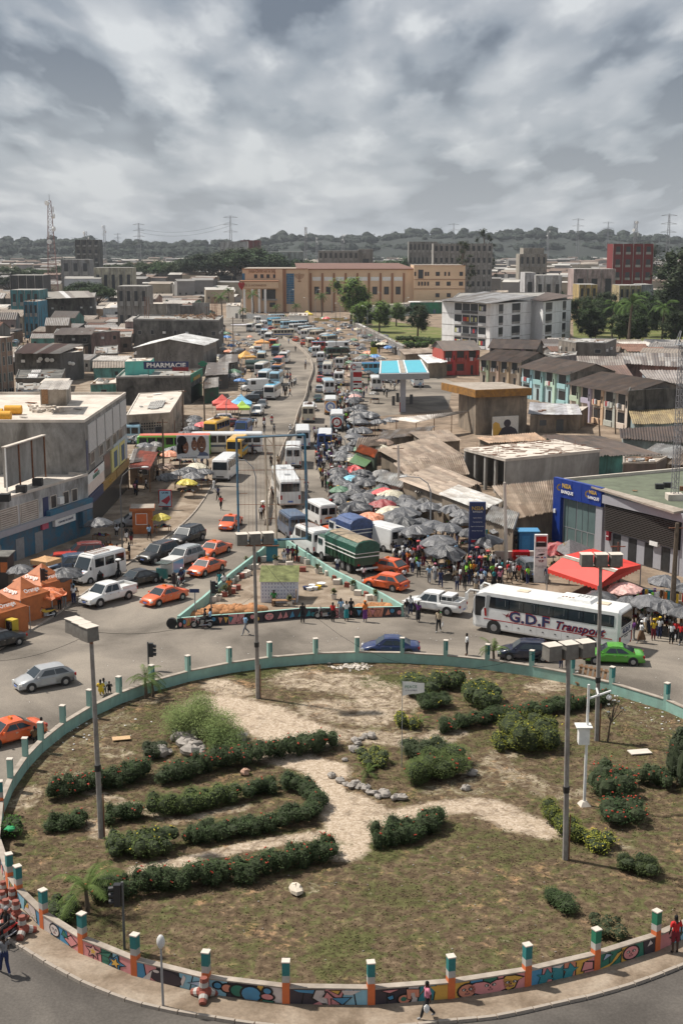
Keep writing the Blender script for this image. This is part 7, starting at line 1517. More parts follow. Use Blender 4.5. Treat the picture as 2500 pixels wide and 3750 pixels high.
def aptwall(r,a,b,h,fl,ws,lg=False):
 for k in range(fl):
  z=h/fl*k
  ow(r,a,b,0,1,z+h/fl-.08,z+h/fl,'concrete','floor_line',.03)
  for u,w_ in ws:ow(r,a,b,u-w_/2,u+w_/2,z+.9,z+2.9,'window_dark','window',.03,frame='concrete');ow(r,a,b,u-w_/2,u+w_/2,z+.2,z+.85,'concrete','spandrel',.04)
H=13.3
def gp_(px,py,z=0):return G(px,py,z)
a=gp_(1618,1103,H);b=gp_(1795,1112,H);c=gp_(1944,1102,H);d_=gp_(1760,1088,H)
AP=block('white_apartments','four storey white apartment block with laundry balconies',[a,b,c,d_],H,(.85,.85,.84),wmat='plaster_clean',rmat='concrete')
for k in range(4):
 z=H/4*k
 for j,u in enumerate((.38,.68,.98)):pass
 for j in range(4):
  u0=.27+.165*j;ow(AP,a,b,u0,u0+.15,z+1.0,z+3.05,'window_dark','loggia',.03);ow(AP,a,b,u0,u0+.15,z+.15,z+.95,'matte' if j%3==0 else 'steel_dark','balcony_front',.25,(.6,.6,.6))
  if rg.random()<.7:
   for i in range(3):ow(AP,a,b,u0+.02+.04*i,u0+.05+.04*i,z+1.2,z+2.4,'cloth','laundry',.1+.02*i,rg.choice([(.7,.7,.7),(.6,.3,.05),(.5,.05,.05),(.1,.1,.15),(.6,.6,.3)]))
 ow(AP,a,b,0,1,z+H/4-.1,z+H/4-.0,'concrete','floor_line',.05)
aptwall(AP,b,c,H,4,[(.25,.1),(.62,.2)])
sheets(AP,[gp_(1608,1100,H+.3),gp_(1800,1111,H+.3),gp_(1955,1098,H+.3),gp_(1770,1080,H+.3)],[H+.3]*2+[H+1.4]*2,16,(.3,.3,.3),cols=[(.32,.31,.3),(.24,.22,.2),(.42,.42,.42)],rows=2)
a=gp_(1944,1100,H);b=gp_(1988,1105,H);c=gp_(2090,1096,H);d_=gp_(2000,1085,H)
AQ=block('white_apartments','right wing of the white apartment block in part shade',[a,b,c,d_],H,(.82,.82,.82),wmat='plaster_clean',rmat='concrete');aptwall(AQ,b,c,H,4,[(.2,.22),(.75,.12)]);sheets(AQ,[gp_(1938,1098,H+.3),gp_(1990,1103,H+.3),gp_(2100,1094,H+.3),gp_(2000,1080,H+.3)],[H+.3]*2+[H+1.2]*2,8,(.16,.12,.1))
simple('apartment_rear','long roof of the apartment block behind the white one',[(1660,1090),(2010,1086),(1990,1072),(1680,1074)],13.6,(.5,.5,.5),rm='concrete')
def face_block(name,label,px0,px1,pt,pb,Y,depth,wall,wmat,rmat,parts=None):
 A=PY(px0,pb,Y);B=PY(px1,pb,Y);h=HT(Y,pt);r=block(name,label,[(A.x,Y),(B.x,Y),(B.x,Y+depth),(A.x,Y+depth)],h,wall,wmat=wmat,rmat=rmat);return r,(A.x,Y),(B.x,Y),h
Y=G(1130,1140)[1]
CH_,a,b,h=face_block('church_hall','long tan church hall with brown roof and pilasters',1127,1512,985,1140,Y,42,(.6,.4,.24),'church_wall','church_roof')
z=lambda py:HT(Y,py)
q=MB();Ym=Y+22;hr=HT(Ym,963);A=Vr((a[0]-5,Y-.5,h+.1));B=Vr((b[0]+1,Y-.5,h+.1));q.add([A,B,(b[0]-6,Ym,hr),(YX(1080,Ym),Ym,hr),(b[0]+1,Y+44,h),(a[0]-5,Y+44,h)],[(0,1,2,3),(2,1,4),(3,2,4,5),(0,3,5)]);put('roof',q,'church_roof',CH_)
for k in range(9):u=.0+.11*k+.02;ow(CH_,a,b,u,u+.018,0,z(1000),'church_trim' if k%1==0 else 'church_wall','pilaster',.35)
for k in range(8):u=.0+.11*k+.045;ow(CH_,a,b,u,u+.08,z(1028),z(1014),'white_plastic','clerestory',.1)
for k in range(8):u=.0+.11*k+.085;ow(CH_,a,b,u-.022,u+.022,z(1078),z(1050),'window_dark','window',.1,frame='church_trim')
ow(CH_,a,b,0,1,z(988),z(985),'church_trim','roof_line',.5)
r,a2_,b2_,h2_=face_block('chapel_building','tan church front block with canopy, blue glass and lettering',889,1128,984,1145,Y-6,40,(.6,.4,.24),'church_wall','kerb');Yc=Y-6
zz=lambda py:HT(Yc,py);U=lambda px:(YX(px,Yc)-a2_[0])/(b2_[0]-a2_[0])
ow(r,a2_,b2_,0,1,zz(986),zz(983),'church_trim','roof_line',.6)
for i in range(4):
 for j in range(14):ow(r,a2_,b2_,U(1050)+(U(1078)-U(1050))*i/4,U(1050)+(U(1078)-U(1050))*(i+.93)/4,zz(1113)+(zz(1001)-zz(1113))*j/14,zz(1113)+(zz(1001)-zz(1113))*(j+.93)/14,'curtain_glass','glass_panel',.12)
ow(r,a2_,b2_,U(889),U(899),zz(1030),zz(1001),'curtain_glass','glass_panel',.12)
for px in(938,961,983,1007):ow(r,a2_,b2_,U(px)-.022,U(px)+.022,zz(1018),zz(1005),'window_dark','window',.1,frame='church_trim')
wt('Jesus-Christ est le Seigneur',r,a2_,b2_,U(972),zz(993),2.0,'church_trim',.3,bold=.04,sx=.62)
for k,(x0,x1,c)in enumerate([(1010,1036,'church_wall'),(1036,1048,'church_trim')]):ow(r,a2_,b2_,U(x0),U(x1),0,zz(986),c,'wall_fin',.6 if k==0 else .4)
xm=YX(1097,Yc)
q=MB()
for k in range(4):
 rr_=.55+.5*k
 for i in range(10):t0,t1=PI+PI*i/10,PI+PI*(i+1)/10;q.quad(*[(xm+R_*cos(t),Yc-.2,zz(1003)+R_*sin(t))for R_,t in((rr_,t0),(rr_,t1),(rr_+.2,t1),(rr_+.2,t0))])
q.box((xm,Yc-.2,zz(1016)),(.25,.1,4.2));q.box((xm,Yc-.2,zz(1030)),(1.6,.1,.3));put('menorah_emblem',q,'church_trim',r)
put('canopy',bo((YX(950,Yc-8),Yc-5,(zz(1031)+zz(1056))/2+.3),(17,9.8,zz(1031)-zz(1056))),'church_wall',r);put('canopy_edge',bo((YX(950,Yc-8),Yc-5,zz(1031)+.4),(17.4,10.2,.4)),'church_trim',r)
for px in(896,925,950,972):x=YX(px,Yc-9);put('column',bo((x,Yc-9,zz(1056)/2),(1.0,1.0,zz(1056))),'white',r)
ow(r,a2_,b2_,U(960),U(1010),zz(1098),zz(1060),'window_dark','entrance',.2);ow(r,a2_,b2_,U(988),U(1008),zz(1124),zz(1108),'window_dark','window',.2);ow(r,a2_,b2_,U(960),U(1015),zz(1100),zz(1094),'steel','balustrade',1.2)
text('VASE D HONNEUR','lettering',r,1.3,'church_trim',.05,loc=(YX(930,Yc-10),Yc-10.05,zz(1043)),rot=(PI/2,0,0));hx=YX(886,Yc-10)
q=MB();q.poly([(hx+1.6*p[0],Yc-10.1,zz(1043)+2.2*p[1])for p in[(.062*16*sin(t)**3*.9,.062*(13*cos(t)-5*cos(2*t)-2*cos(3*t)-cos(4*t)))for t in[2*PI*i/20 for i in range(20)]]]);put('heart_logo',q,'red_lens',r)
r,a3,b3,h3=face_block('church_annex','three storey tan annex at the right end of the church',1513,1700,972,1132,Y-3,30,(.6,.4,.24),'church_wall','kerb')
z3=lambda py:HT(Y-3,py);U=lambda px:(YX(px,Y-3)-a3[0])/(b3[0]-a3[0])
for py in(972,1024,1058):ow(r,a3,b3,0,1,z3(py+1),z3(py-1),'church_trim','floor_line',.3)
for px,w_ in((1518,3),(1538,9),(1556,3),(1565,3),(1600,7),(1627,3),(1641,3),(1685,6)):ow(r,a3,b3,U(px-w_),U(px+w_),z3(1010 if w_<9 else 1020),z3(996 if w_<9 else 988),'window_dark','window',.1,frame='church_trim')
for px,w_ in((1532,3),(1543,3),(1554,3),(1565,3),(1600,7),(1640,7),(1685,7)):ow(r,a3,b3,U(px-w_),U(px+w_),z3(1046),z3(1032),'window_dark','window',.1,frame='church_trim')
for px in(1600,1641):ow(r,a3,b3,U(px-7),U(px+7),z3(1088),z3(1074),'window_dark','window',.1,frame='church_trim')
r=thing('church_fence','white fence with grey panels in front of the church','fence');pa=Vr((*G(905,1170),0));pb=Vr((*G(1130,1195),0));nS=30
for k in range(nS):
 p=pa.lerp(pb,k/nS);q_=pa.lerp(pb,(k+.86)/nS);t=(q_-p);put('fence_panel',bo(((p.x+q_.x)/2,(p.y+q_.y)/2,1.5),(t.length,.08,2.0),math.atan2(t.y,t.x)),'steel',r);put('post',bo((p.x,p.y,1.4),(.35,.3,2.8)),'white',r)
simple('gatehouse','small white gatehouse at the end of the church fence',[(1058,1156),(1125,1158),(1128,1146),(1062,1146)],4,(.66,.63,.58),wmat='plaster_clean',rm='concrete_light')
simple('gatehouse','small cream gate building left of the church steps',[(828,1120),(878,1122),(882,1110),(832,1110)],5,(.66,.63,.58),wmat='plaster_clean',rm='concrete_light')
simple('perimeter_wall','long white wall before the church hall',[(1310,1128),(1500,1112),(1500,1108),(1310,1124)],5,(.62,.62,.6),wmat='plaster_clean',rm='concrete_light')
simple('green_wall','green painted wall under the church annex',[(1495,1108),(1690,1106),(1690,1102),(1495,1104)],5,(.03,.22,.12),rm='white')
simple('park_wall','weathered wall dividing the market from the park',[(1290,1180),(1475,1270),(1479,1266),(1296,1176)],3,(.3,.28,.27),rm='concrete')
r,_,_,_=face_block('yellow_wall','low yellow and white wall before the church',1150,1340,1163,1176,G(1200,1176)[1],.5,(.6,.45,.2),'matte','white')
g=MB();g.poly([(*G(*p),.03)for p in((2100,1300),(2520,1300),(2520,1120),(2095,1120))]);struct('grove_grass',g,'park_grass')
g=MB();g.poly([(*G(*p),.03)for p in((1440,1265),(1640,1260),(1640,1205),(1330,1165),(1320,1185))]);struct('park_lawn',g,'park_grass')
def tn(px0,px1,pt,pb,Y,label,wall,fl,n,wm='plaster',rm='concrete',depth=14,name='tenement'):
 r,a,b,h=face_block(name,label,px0,px1,pt,pb,Y,depth,wall,wm,rm)
 q=MB()
 for k in range(fl):
  z0=h/fl*k+h/fl*.38;z1=h/fl*k+h/fl*.8
  for j in range(n):
   ow(r,a,b,(j+.3)/n,(j+.72)/n,z0,z1,'window_dark','window',.05);ow(r,a,b,(j+.26)/n,(j+.76)/n,z0-h/fl*.2,z0-.05,'concrete','balcony_front',.25)
 for j in range(n+1):ow(r,a,b,max(0,j/n-.006),min(1,j/n+.006),0,h,'concrete','pilaster',.5)
 return r
tn(1165,1312,918,985,760,'grey four storey tenement beyond the church roof',(.3,.29,.27),4,8)
tn(1312,1365,912,985,770,'plain stained end of the grey tenement beyond the church',(.3,.28,.25),1,1)
tn(1495,1600,885,985,820,'grey tenement block partly behind trees right of centre',(.3,.29,.27),4,7)
tn(1585,1800,892,990,700,'big grey tenement with rows of dark balconies',(.34,.33,.31),5,11)
tn(1900,2000,930,975,720,'cream old villa block with a small top storey',(.42,.38,.32),3,5)
tn(1915,1990,908,932,722,'small upper storey of the cream old villa',(.42,.38,.32),1,4)
tn(2240,2388,893,990,640,'brick red five storey apartment block',(.17,.02,.02),5,4,wm='matte')
tn(278,365,878,960,900,'derelict dark concrete tower on the left skyline',(.1,.1,.1),6,4,wm='concrete_dark')
tn(806,905,884,905,950,'white block on the skyline above the rain trees',(.6,.6,.58),1,6)
tn(880,952,880,900,1000,'dark red building on the skyline above the rain trees',(.2,.04,.04),1,3)
tn(980,1110,922,945,850,'long pale green and white low block beyond the trees',(.5,.52,.5),1,8)
tn(2098,2250,985,1035,560,'pink walled house at the right',(.5,.38,.36),1,3);tn(1960,2055,1008,1040,540,'white cube house right of centre',(.55,.56,.58),1,3);tn(1920,1958,998,1030,545,'small white house beside the white cube',(.6,.6,.62),1,1)
tn(2118,2185,1042,1080,520,'yellow painted house right of the apartments',(.55,.4,.16),2,3);tn(2265,2345,1045,1080,510,'yellow and grey two storey house near the right',(.5,.4,.22),2,4);tn(2345,2388,1042,1080,512,'grey wall house by the yellow one',(.36,.38,.4),1,1)
tn(345,485,980,1010,700,'cream long house with small windows at left',(.55,.52,.4),1,5);tn(225,330,950,985,760,'grey stained house near the tall mast',(.3,.3,.3),2,3);tn(40,160,1008,1050,540,'dark slate house at the far left',(.07,.075,.085),2,4);tn(430,540,1048,1085,450,'stained ruin left of the church',(.34,.32,.29),2,4)
tn(40,145,1062,1085,480,'turquoise two storey house at far left',(.08,.3,.33),2,4);tn(88,140,1104,1130,430,'blue two storey house at the side street',(.05,.28,.42),2,3)
# ---------------- garden planting
def P_(L):return gpts(L)
HG=(.05,.075,.03);HG2=(.085,.115,.035);YG=(.26,.27,.04)
hed=[('dark leafy hedge with red flowers at the far left of the garden',[(179,2935),(303,2900),(412,2885),(542,2850)],1.5,1.3,HG,70,'flower_red'),('long red flowering hedge behind the rock heap',[(600,2868),(720,2845),(800,2820),(972,2786),(1144,2755),(1225,2735)],1.5,1.35,HG,110,'flower_red'),('broad lighter green hedge in the left centre of the garden',[(560,2985),(677,2975),(780,2950),(880,2930)],1.7,1.2,HG2,6,'flower_red'),('short dark hedge piece joining the broad hedge to the loop',[(905,2925),(950,2905),(1010,2895)],1.2,1.0,HG,14,'flower_red'),('dark hedge curving round in a loop left of the path',[(1041,2880),(1121,2915),(1175,2960),(1140,3000),(1030,3030),(886,3060),(800,3072),(680,3092)],1.4,1.05,HG,20,'flower_red'),('small dark hedge beside the left floodlight pole',[(185,3045),(250,3035),(315,3022)],1.3,1.0,HG,6,'flower_red'),('short hedge right of the left floodlight pole',[(392,3012),(450,3005),(510,2998)],1.2,1.0,HG,8,'flower_red'),('round dark bush left of a yellow dotted bush',[(440,3125)],1.9,1.1,HG2,10,'flower_yellow'),('dense bush dotted with yellow beside the round dark bush',[(560,3110)],2.5,1.25,HG2,26,'flower_yellow'),('longest red flowering hedge running down to the lower left',[(340,3310),(488,3275),(660,3250),(900,3225),(1030,3190),(1150,3160),(1240,3135)],1.4,1.3,HG,120,'flower_red'),('dark hedge right of the pale path centre',[(1380,3100),(1489,3070),(1626,3028)],1.6,1.2,HG,22,'flower_red'),('long low dark hedge running to the right floodlight pole',[(1615,2685),(1700,2668),(1813,2645),(1975,2620),(2138,2592),(2225,2570)],1.3,1.05,HG,50,'flower_red'),('flowering shrub clump right of the flag',[(1545,2545)],3.0,1.5,HG2,50,'flower_yellow'),('low dark shrub under the flag cloth',[(1540,2600),(1640,2590)],1.6,1.0,HG,6,'flower_yellow'),('rounded shrub with yellow and red blooms beyond the long low hedge',[(1750,2575)],3.2,1.6,HG2,55,'flower_yellow'),('leafy shrub between the two flowering shrubs',[(1655,2520)],2.0,1.2,HG2,20,'flower_red'),('yellow green round bush in the right half of the garden',[(1945,2735)],3.6,1.9,(.15,.17,.035),20,'flower_yellow'),('small yellowish bush touching the round one',[(1845,2740)],1.7,1.1,YG,0,'flower_yellow'),('small bright yellow bush left of the fan palm',[(1478,2660)],1.6,.9,YG,20,'flower_yellow'),('big tangled bush filling the rock bordered bed',[(1520,2860),(1600,2830),(1690,2820)],2.9,1.5,HG2,24,'flower_red'),('row of shrubs at the back of the rock bordered bed',[(1490,2765),(1580,2770),(1680,2775)],1.7,1.0,(.07,.09,.045),8,'flower_yellow'),('yellow green ferny shrub at the left of the rock bed',[(1370,2800)],1.9,.9,(.2,.22,.05),0,'flower_yellow'),('orange flowering bush under the white pole',[(2235,2915)],3.1,1.7,HG,70,'flower_red'),('spreading red bloomed shrub in front of the orange one',[(2280,3000)],2.7,1.2,(.045,.08,.03),60,'flower_red'),('round dark bush with red flowers near the right edge',[(2388,2880)],2.0,1.2,HG,16,'flower_red'),('tall loose shrub at the right edge of the garden',[(2470,2870)],2.8,3.4,(.055,.065,.04),6,'flower_red'),('yellow green low hedge behind the right floodlight pole',[(2010,3005),(2060,3050),(2130,3090)],1.5,1.1,(.13,.15,.03),10,'flower_yellow'),('bright yellow tipped bush at the end of that low hedge',[(2190,3105)],1.8,.9,YG,20,'flower_yellow'),('low dark green juniper mound in the lower right',[(2010,3290),(2080,3340)],1.4,.7,(.035,.055,.02),0,'flower_yellow'),('long low mound bush near the right edge',[(2330,3190),(2420,3250)],1.9,.9,(.045,.06,.02),0,'flower_yellow'),('wispy acacia like shrub behind the rock heap',[(650,2690),(740,2650),(830,2700)],4.3,1.9,(.14,.18,.06),0,'flower_yellow'),('darker wispy shrub at the right of the acacia one',[(850,2745)],3.2,1.6,(.1,.14,.045),0,'flower_yellow'),('grey green low shrub left of the rock heap',[(560,2770)],1.8,.9,(.07,.075,.05),0,'flower_yellow'),('bright green bush holding a green plastic bag',[(35,3060)],1.7,.9,(.05,.12,.02),0,'flower_yellow'),('strappy green grass clump by the lower left wall',[(225,3350)],2.0,.8,(.08,.12,.03),0,'flower_yellow'),('dry brown clump of grass by the lower right wall',[(2225,3420)],1.7,.7,(.13,.1,.05),0,'flower_yellow')]
for i,(l,pts,w_,h_,c,fl,fc)in enumerate(hed):
 isb=len(pts)==1;bush('bush' if isb else 'hedge',l,'bush' if isb else 'hedge',P_(pts),w_,h_,c,i+11,int(fl*.7),fc,.085,400,loose=.3 if 'wispy' in l or 'tall loose' in l else 0,core=not('wispy' in l))
o=put('plastic_bag',MB().ball((0,0,0),(.3,.2,.14),8,5,0,.5),'matte',None,(.02,.28,.1),loc=(*G(38,3038,.8),.85));tag(o,'crumpled green plastic bag caught in the bush at left','plastic bag')
for px,py,hh,n_,fl,l in[(535,2560,1.4,13,1.7,'small leaning palm by the mint wall at upper left'),(560,2555,.9,9,1.3,'smaller palm close beside the leaning one'),(1805,2450,1.3,12,1.5,'young palm by the mint wall near the navy hatchback'),(320,3350,1.2,14,2.2,'drooping palm at the left end of the longest hedge'),(1535,2665,.3,12,1.0,'fan palm clump beyond the rock bed'),(1345,2850,.3,10,1.1,'small fern palm inside the left of the rock bed')]:
 p=palm_proto(px,hh,n_,fl,.1);p.location=(*G(px,py),.03);p.name='small_palm';tag(p,l,'palm')
 for c in p.children:
  if c.name.startswith('frond'):c.color=(.09,.13,.035,1)
rg=RR(9)
RK=[(1300,2720),(1312,2732),(1288,2745),(1296,2755),(1320,2712),(1340,2705),(1360,2705),(1262,2790),(1215,2850),(1246,2868),(1265,2880),(1284,2888),(1300,2880),(1318,2889),(1340,2898),(1350,2910),(1368,2912),(1385,2925),(1398,2910),(1412,2918),(1445,2932),(1470,2930),(1705,2895),(1728,2840),(640,2712),(655,2700),(668,2718),(680,2740),(695,2705),(706,2722),(716,2690),(730,2675),(745,2690),(712,2750),(735,2745),(700,2770),(590,2770),(615,2765),(735,2765),(885,2712),(840,2725)]
for i,(px,py)in enumerate(RK):
 x,y=G(px,py);bed=i<24
 rock(x,y,rg.u(.38,.68)if bed else rg.u(.6,1.15),i,['flat','angular','rounded','pale','mossy','split','leaning'][i%7]+' '+['small','squat','long','broad','blunt'][i%5]+(' stone edging the flag bed' if bed else ' boulder in the left rock heap'),group='stones edging the flag bed' if bed else 'boulders of the left rock heap')
for px,py,s,l in[(1082,3275,.75,'lone pale boulder lying in the lower lawn'),(898,2838,.6,'reddish boulder at the head of the left loop')]:x,y=G(px,py);rock(x,y,s,px,l,None,(.6,.52,.42)if s>.7 else(.45,.28,.2))
def scatter(name,label,cat,pts,n,s0,s1,m,spread=1.,kind='stuff',seed=1):
 rg=RR(seed);q=MB()
 for k in range(n):
  px,py=rg.choice(pts);x,y=G(px,py);x+=rg.gauss(0,spread);y+=rg.gauss(0,spread*.6);s=rg.u(s0,s1);q.ball((x,y,.08+s*.2),(s,s*.7,s*.4),5,4,0,.6,rg)
 o=put(name,q,m);tag(o,label,cat,kind=kind);return o
scatter('rubble_pile','pile of pale rubble against the mint wall','rubble',[(1270,2448),(1300,2444)],90,.05,.17,'concrete_light',.6)
scatter('litter','white litter scattered along the inside of the mint wall','litter',[(2300,2600),(2380,2620),(2450,2640),(2430,2660),(2350,2590),(300,2690),(260,2700),(380,2650),(240,2740),(1700,2470),(2100,2490)],80,.03,.09,'white',1.2)
scatter('litter','small pale stones and litter dotted over the lawn','litter',[(900,3300),(1300,3300),(1500,3250),(1700,3350),(2200,3200),(1900,3300),(600,3400),(1100,3480),(1500,3450),(400,3150),(2300,3050),(1600,3150),(2000,3450)],120,.02,.055,'rock',2.5,seed=2)
o=put('broken_slab',bo((0,0,0),(1.3,.7,.06),.2),'concrete_light',None,loc=(*G(2340,2760),.12));tag(o,'broken pale concrete slab lying in the right lawn','slab')
o=put('cardboard',bo((0,0,0),(1.1,.6,.04),.25),'cloth',None,(.5,.33,.18),loc=(*G(445,2712),.16));tag(o,'flattened cardboard sheet on the left lawn','cardboard')
x,y=G(2158,2520);r=thing('wooden_pallet','broken wooden pallet leaning on the mint wall','pallet',(x,y,.05),-.25)
for k in range(6):put('plank',bo((-.85+.34*k,.1,.75),(.2,.05,1.5),tilt=.0),'wood',r)
for k in range(3):put('rail',bo((0,.05,.15+.6*k),(2.1,.08,.1)),'wood',r)
r.rotation_euler=(-.5,.12,-.3)
x,y=G(2223,2720);r=thing('frangipani_sapling','thin sapling with white blossom tips beside the far right pole','tree',(x,y,0));q=MB();q.tube([(0,0,0),(.1,0,1.2),(.3,.05,2.0)],[.07,.05,.03],6)
tips=[(.3,0,2.6),(.6,.1,2.5),(.0,.1,2.3),(.45,.2,2.8),(.8,0,2.1),(-.1,-.1,1.9)]
for t in tips:q.tube([(.15,0,1.3),t],[.04,.02],5)
put('trunk',q,'bark',r);q=MB();lc_(q,[(*t,.22,.16)for t in tips],160,.14,rg);put('leaves',q,'leaf_oc',r,(.09,.1,.05));q=MB();[q.ball((t[0]+rg.u(-.1,.1),t[1],t[2]+.14),.05,5,4)for t in tips for _ in(0,1,2)];put('blossom',q,'white',r)
def tetra():
 r=thing('tetrapod','x','tetrapod');dirs=[(0,0,1)]+[(cos(a)*.94,sin(a)*.94,-.33)for a in(PI/6,5*PI/6,-PI/2)]
 for d in dirs:
  d=Vr(d)
  q=MB().cyl(d*.0,d*.62,.22,.15,10);b=put('arm',q,'tet_red',r,loc=(0,0,.27));put('stripe',MB().cyl(d*.25,d*.44,.197,.177,10),'post_white',b)
 return r
plain('tet_red',(.33,.07,.05),.85,dirt=.7)
tp_=tetra();tt=snap(tp_);tp_.location=(*G(748,3662),.11);tag(tp_,'red and white concrete tetrapod standing alone by the mural wall','tetrapod','tetrapods along the mural wall')
for i,(px,py,s)in enumerate([(85,3430,1),(62,3372,1),(25,3368,1),(12,3330,.9),(48,3318,.9),(15,3290,.85),(-20,3350,1),(30,3405,1)]):dup(tp_,(*G(px,py),.11),i*1.3,['tetrapod lying nearest the motorcycle','tetrapod on the right of the heap','tetrapod in the middle of the heap','tetrapod at the left edge of the heap','tetrapod leaning on the wall post','tetrapod highest in the left heap','tetrapod half out of the picture at left','tetrapod at the front of the heap'][i],'tetrapods along the mural wall',scale=s,tree=tt)
# ---------------- island furniture
a=G(955,2212);b=G(1090,2212);yI=a[1];r=thing('poster_shack','shack papered with white posters under a mossy roof','shack');put('wall',MB().prism([a,b,(b[0],yI+2.2),(a[0],yI+2.2)],0,2.0),'matte',r,(.6,.6,.66))
q=MB();q.poly([(a[0]-.1,yI-.2,2.0),(b[0]+.1,yI-.2,2.0),(b[0]+.1,yI+2.6,2.75),(a[0]-.1,yI+2.6,2.75)]);put('mossy_roof',q,'leaf_oc',r,(.13,.14,.06))
for i in range(11):
 for j in range(5):put('poster_sheet',bo((a[0]+.17+.266*i,yI-.012,.55+.3*j),(.235,.01,.26)),'matte',r,(.66,.66,.72));put('poster_print',bo((a[0]+.17+.266*i,yI-.02,.58+.3*j),(.1,.006,.14)),'matte',r,(.3,.3,.42))
r=thing('wooden_bench','rough wooden bench in front of the poster shack','bench',(*G(1030,2225),.14));put('seat',bo((0,0,.5),(1.5,.5,.07)),'wood',r);[put('leg',bo((s*.68,0,.24),(.1,.45,.48)),'wood',r)for s in(-1,1)]
r=thing('wooden_chair','rough wooden chair by the poster shack','chair',(*G(1072,2218),.14));put('seat',bo((0,0,.45),(.5,.5,.06)),'wood',r);put('backrest',bo((.3,.1,.85),(.06,.5,.8)),'wood',r);[put('leg',bo((sx*.2,sy*.2,.21),(.06,.06,.42)),'wood',r)for sx in(-1,1)for sy in(-1,1)]
blk=[(852,2168),(868,2165),(845,2142),(862,2130),(880,2122),(893,2118),(905,2112),(890,2100),(908,2090),(925,2075),(940,2060),(935,2088),(902,2110),(820,2190),(800,2200),(778,2208),(850,2178),(965,2060),(1060,2078),(1092,2060),(1110,2062),(1125,2070),(1108,2098),(1178,2098),(1202,2112),(1230,2130),(1232,2145),(1252,2140),(1275,2155),(1305,2165),(1310,2185),(1345,2190),(1352,2202),(1390,2205),(1408,2215)]
m1=bo((0,0,.22),(.62,.5,.44)).mesh('stone_block','concrete_light');m2=bo((0,0,.22),(.62,.5,.44)).mesh('stone_block','tet_red')
for i,(px,py)in enumerate(blk):
 o=obj('stone_block',m2 if i%3==1 else m1,None,(*G(px,py),.14),rg.u(-.5,.5));tag(o,uniq(('painted red' if i%3==1 else 'pale concrete')+' seat block on the island '+['low','worn','chipped','tilted'][i%4],px,py),'block','seat blocks on the island')
for i,(px,py)in enumerate([(825,2188),(1162,2105),(1290,2168),(1222,2200),(1375,2205),(800,2205),(1060,2225),(905,2080),(1010,2075)]):
 x,y=G(px,py);r=thing('potted_plant',uniq('spiky potted plant',px,py),'potted plant',(x,y,.14),0,'potted plants on the island');put('pot',MB().cyl((0,0,0),(0,0,.45),.2,.27,10),'concrete_light',r);q=MB();lc_(q,[(0,0,.75,.3,.3)],90,.24,rg,shell=.2);put('leaves',q,'leaf_oc',r,(.1,.11,.04))
for i,(px,py,c)in enumerate([(1142,2158,'white'),(1132,2168,'white'),(1120,2165,'dark blue'),(1176,2152,'white'),(1165,2162,'yellow'),(1153,2165,'white')]):
 o=put('basin',MB().cyl((0,0,0),(0,0,.3),.2,.3 if i!=3 else .42,12),'matte',None,CD[c],loc=(*G(px,py),.14));tag(o,['white bucket behind the basins','white bucket at the front of the wash group','dark blue tub at the left of the wash group','wide white basin at the right','yellow bowl beside the wide basin','small white tub in the wash group'][i],'basin')
for l,L_,n in[('long heap of orange soil behind the mural wall at left',[(700,2265),(790,2245),(870,2240),(960,2238)],13),('heap of orange soil with rubble behind the right end of the mural wall',[(1330,2238),(1400,2232),(1450,2238)],9)]:
 q=MB()
 for k in range(n*3):t=k/(n*3)*(len(L_)-1.01);i=int(t);px=L_[i][0]+(L_[i+1][0]-L_[i][0])*(t-i);py=L_[i][1]+(L_[i+1][1]-L_[i][1])*(t-i);x,y=G(px,py);q.ball((x,y+rg.u(-.3,.3),.15),(rg.u(.5,1.),rg.u(.5,.9),rg.u(.25,.55)),10,6,0,.2,rg)
 o=put('soil_heap',q,'soil',smooth=True);tag(o,l,'soil heap',kind='stuff')
o=put('old_tyre',MB().cyl((0,-.18,.42),(0,.18,.42),.42,None,16),'rubber',None,loc=(*G(630,2300),0));tag(o,'old black tyre standing at the left tip of the mural wall','tyre')
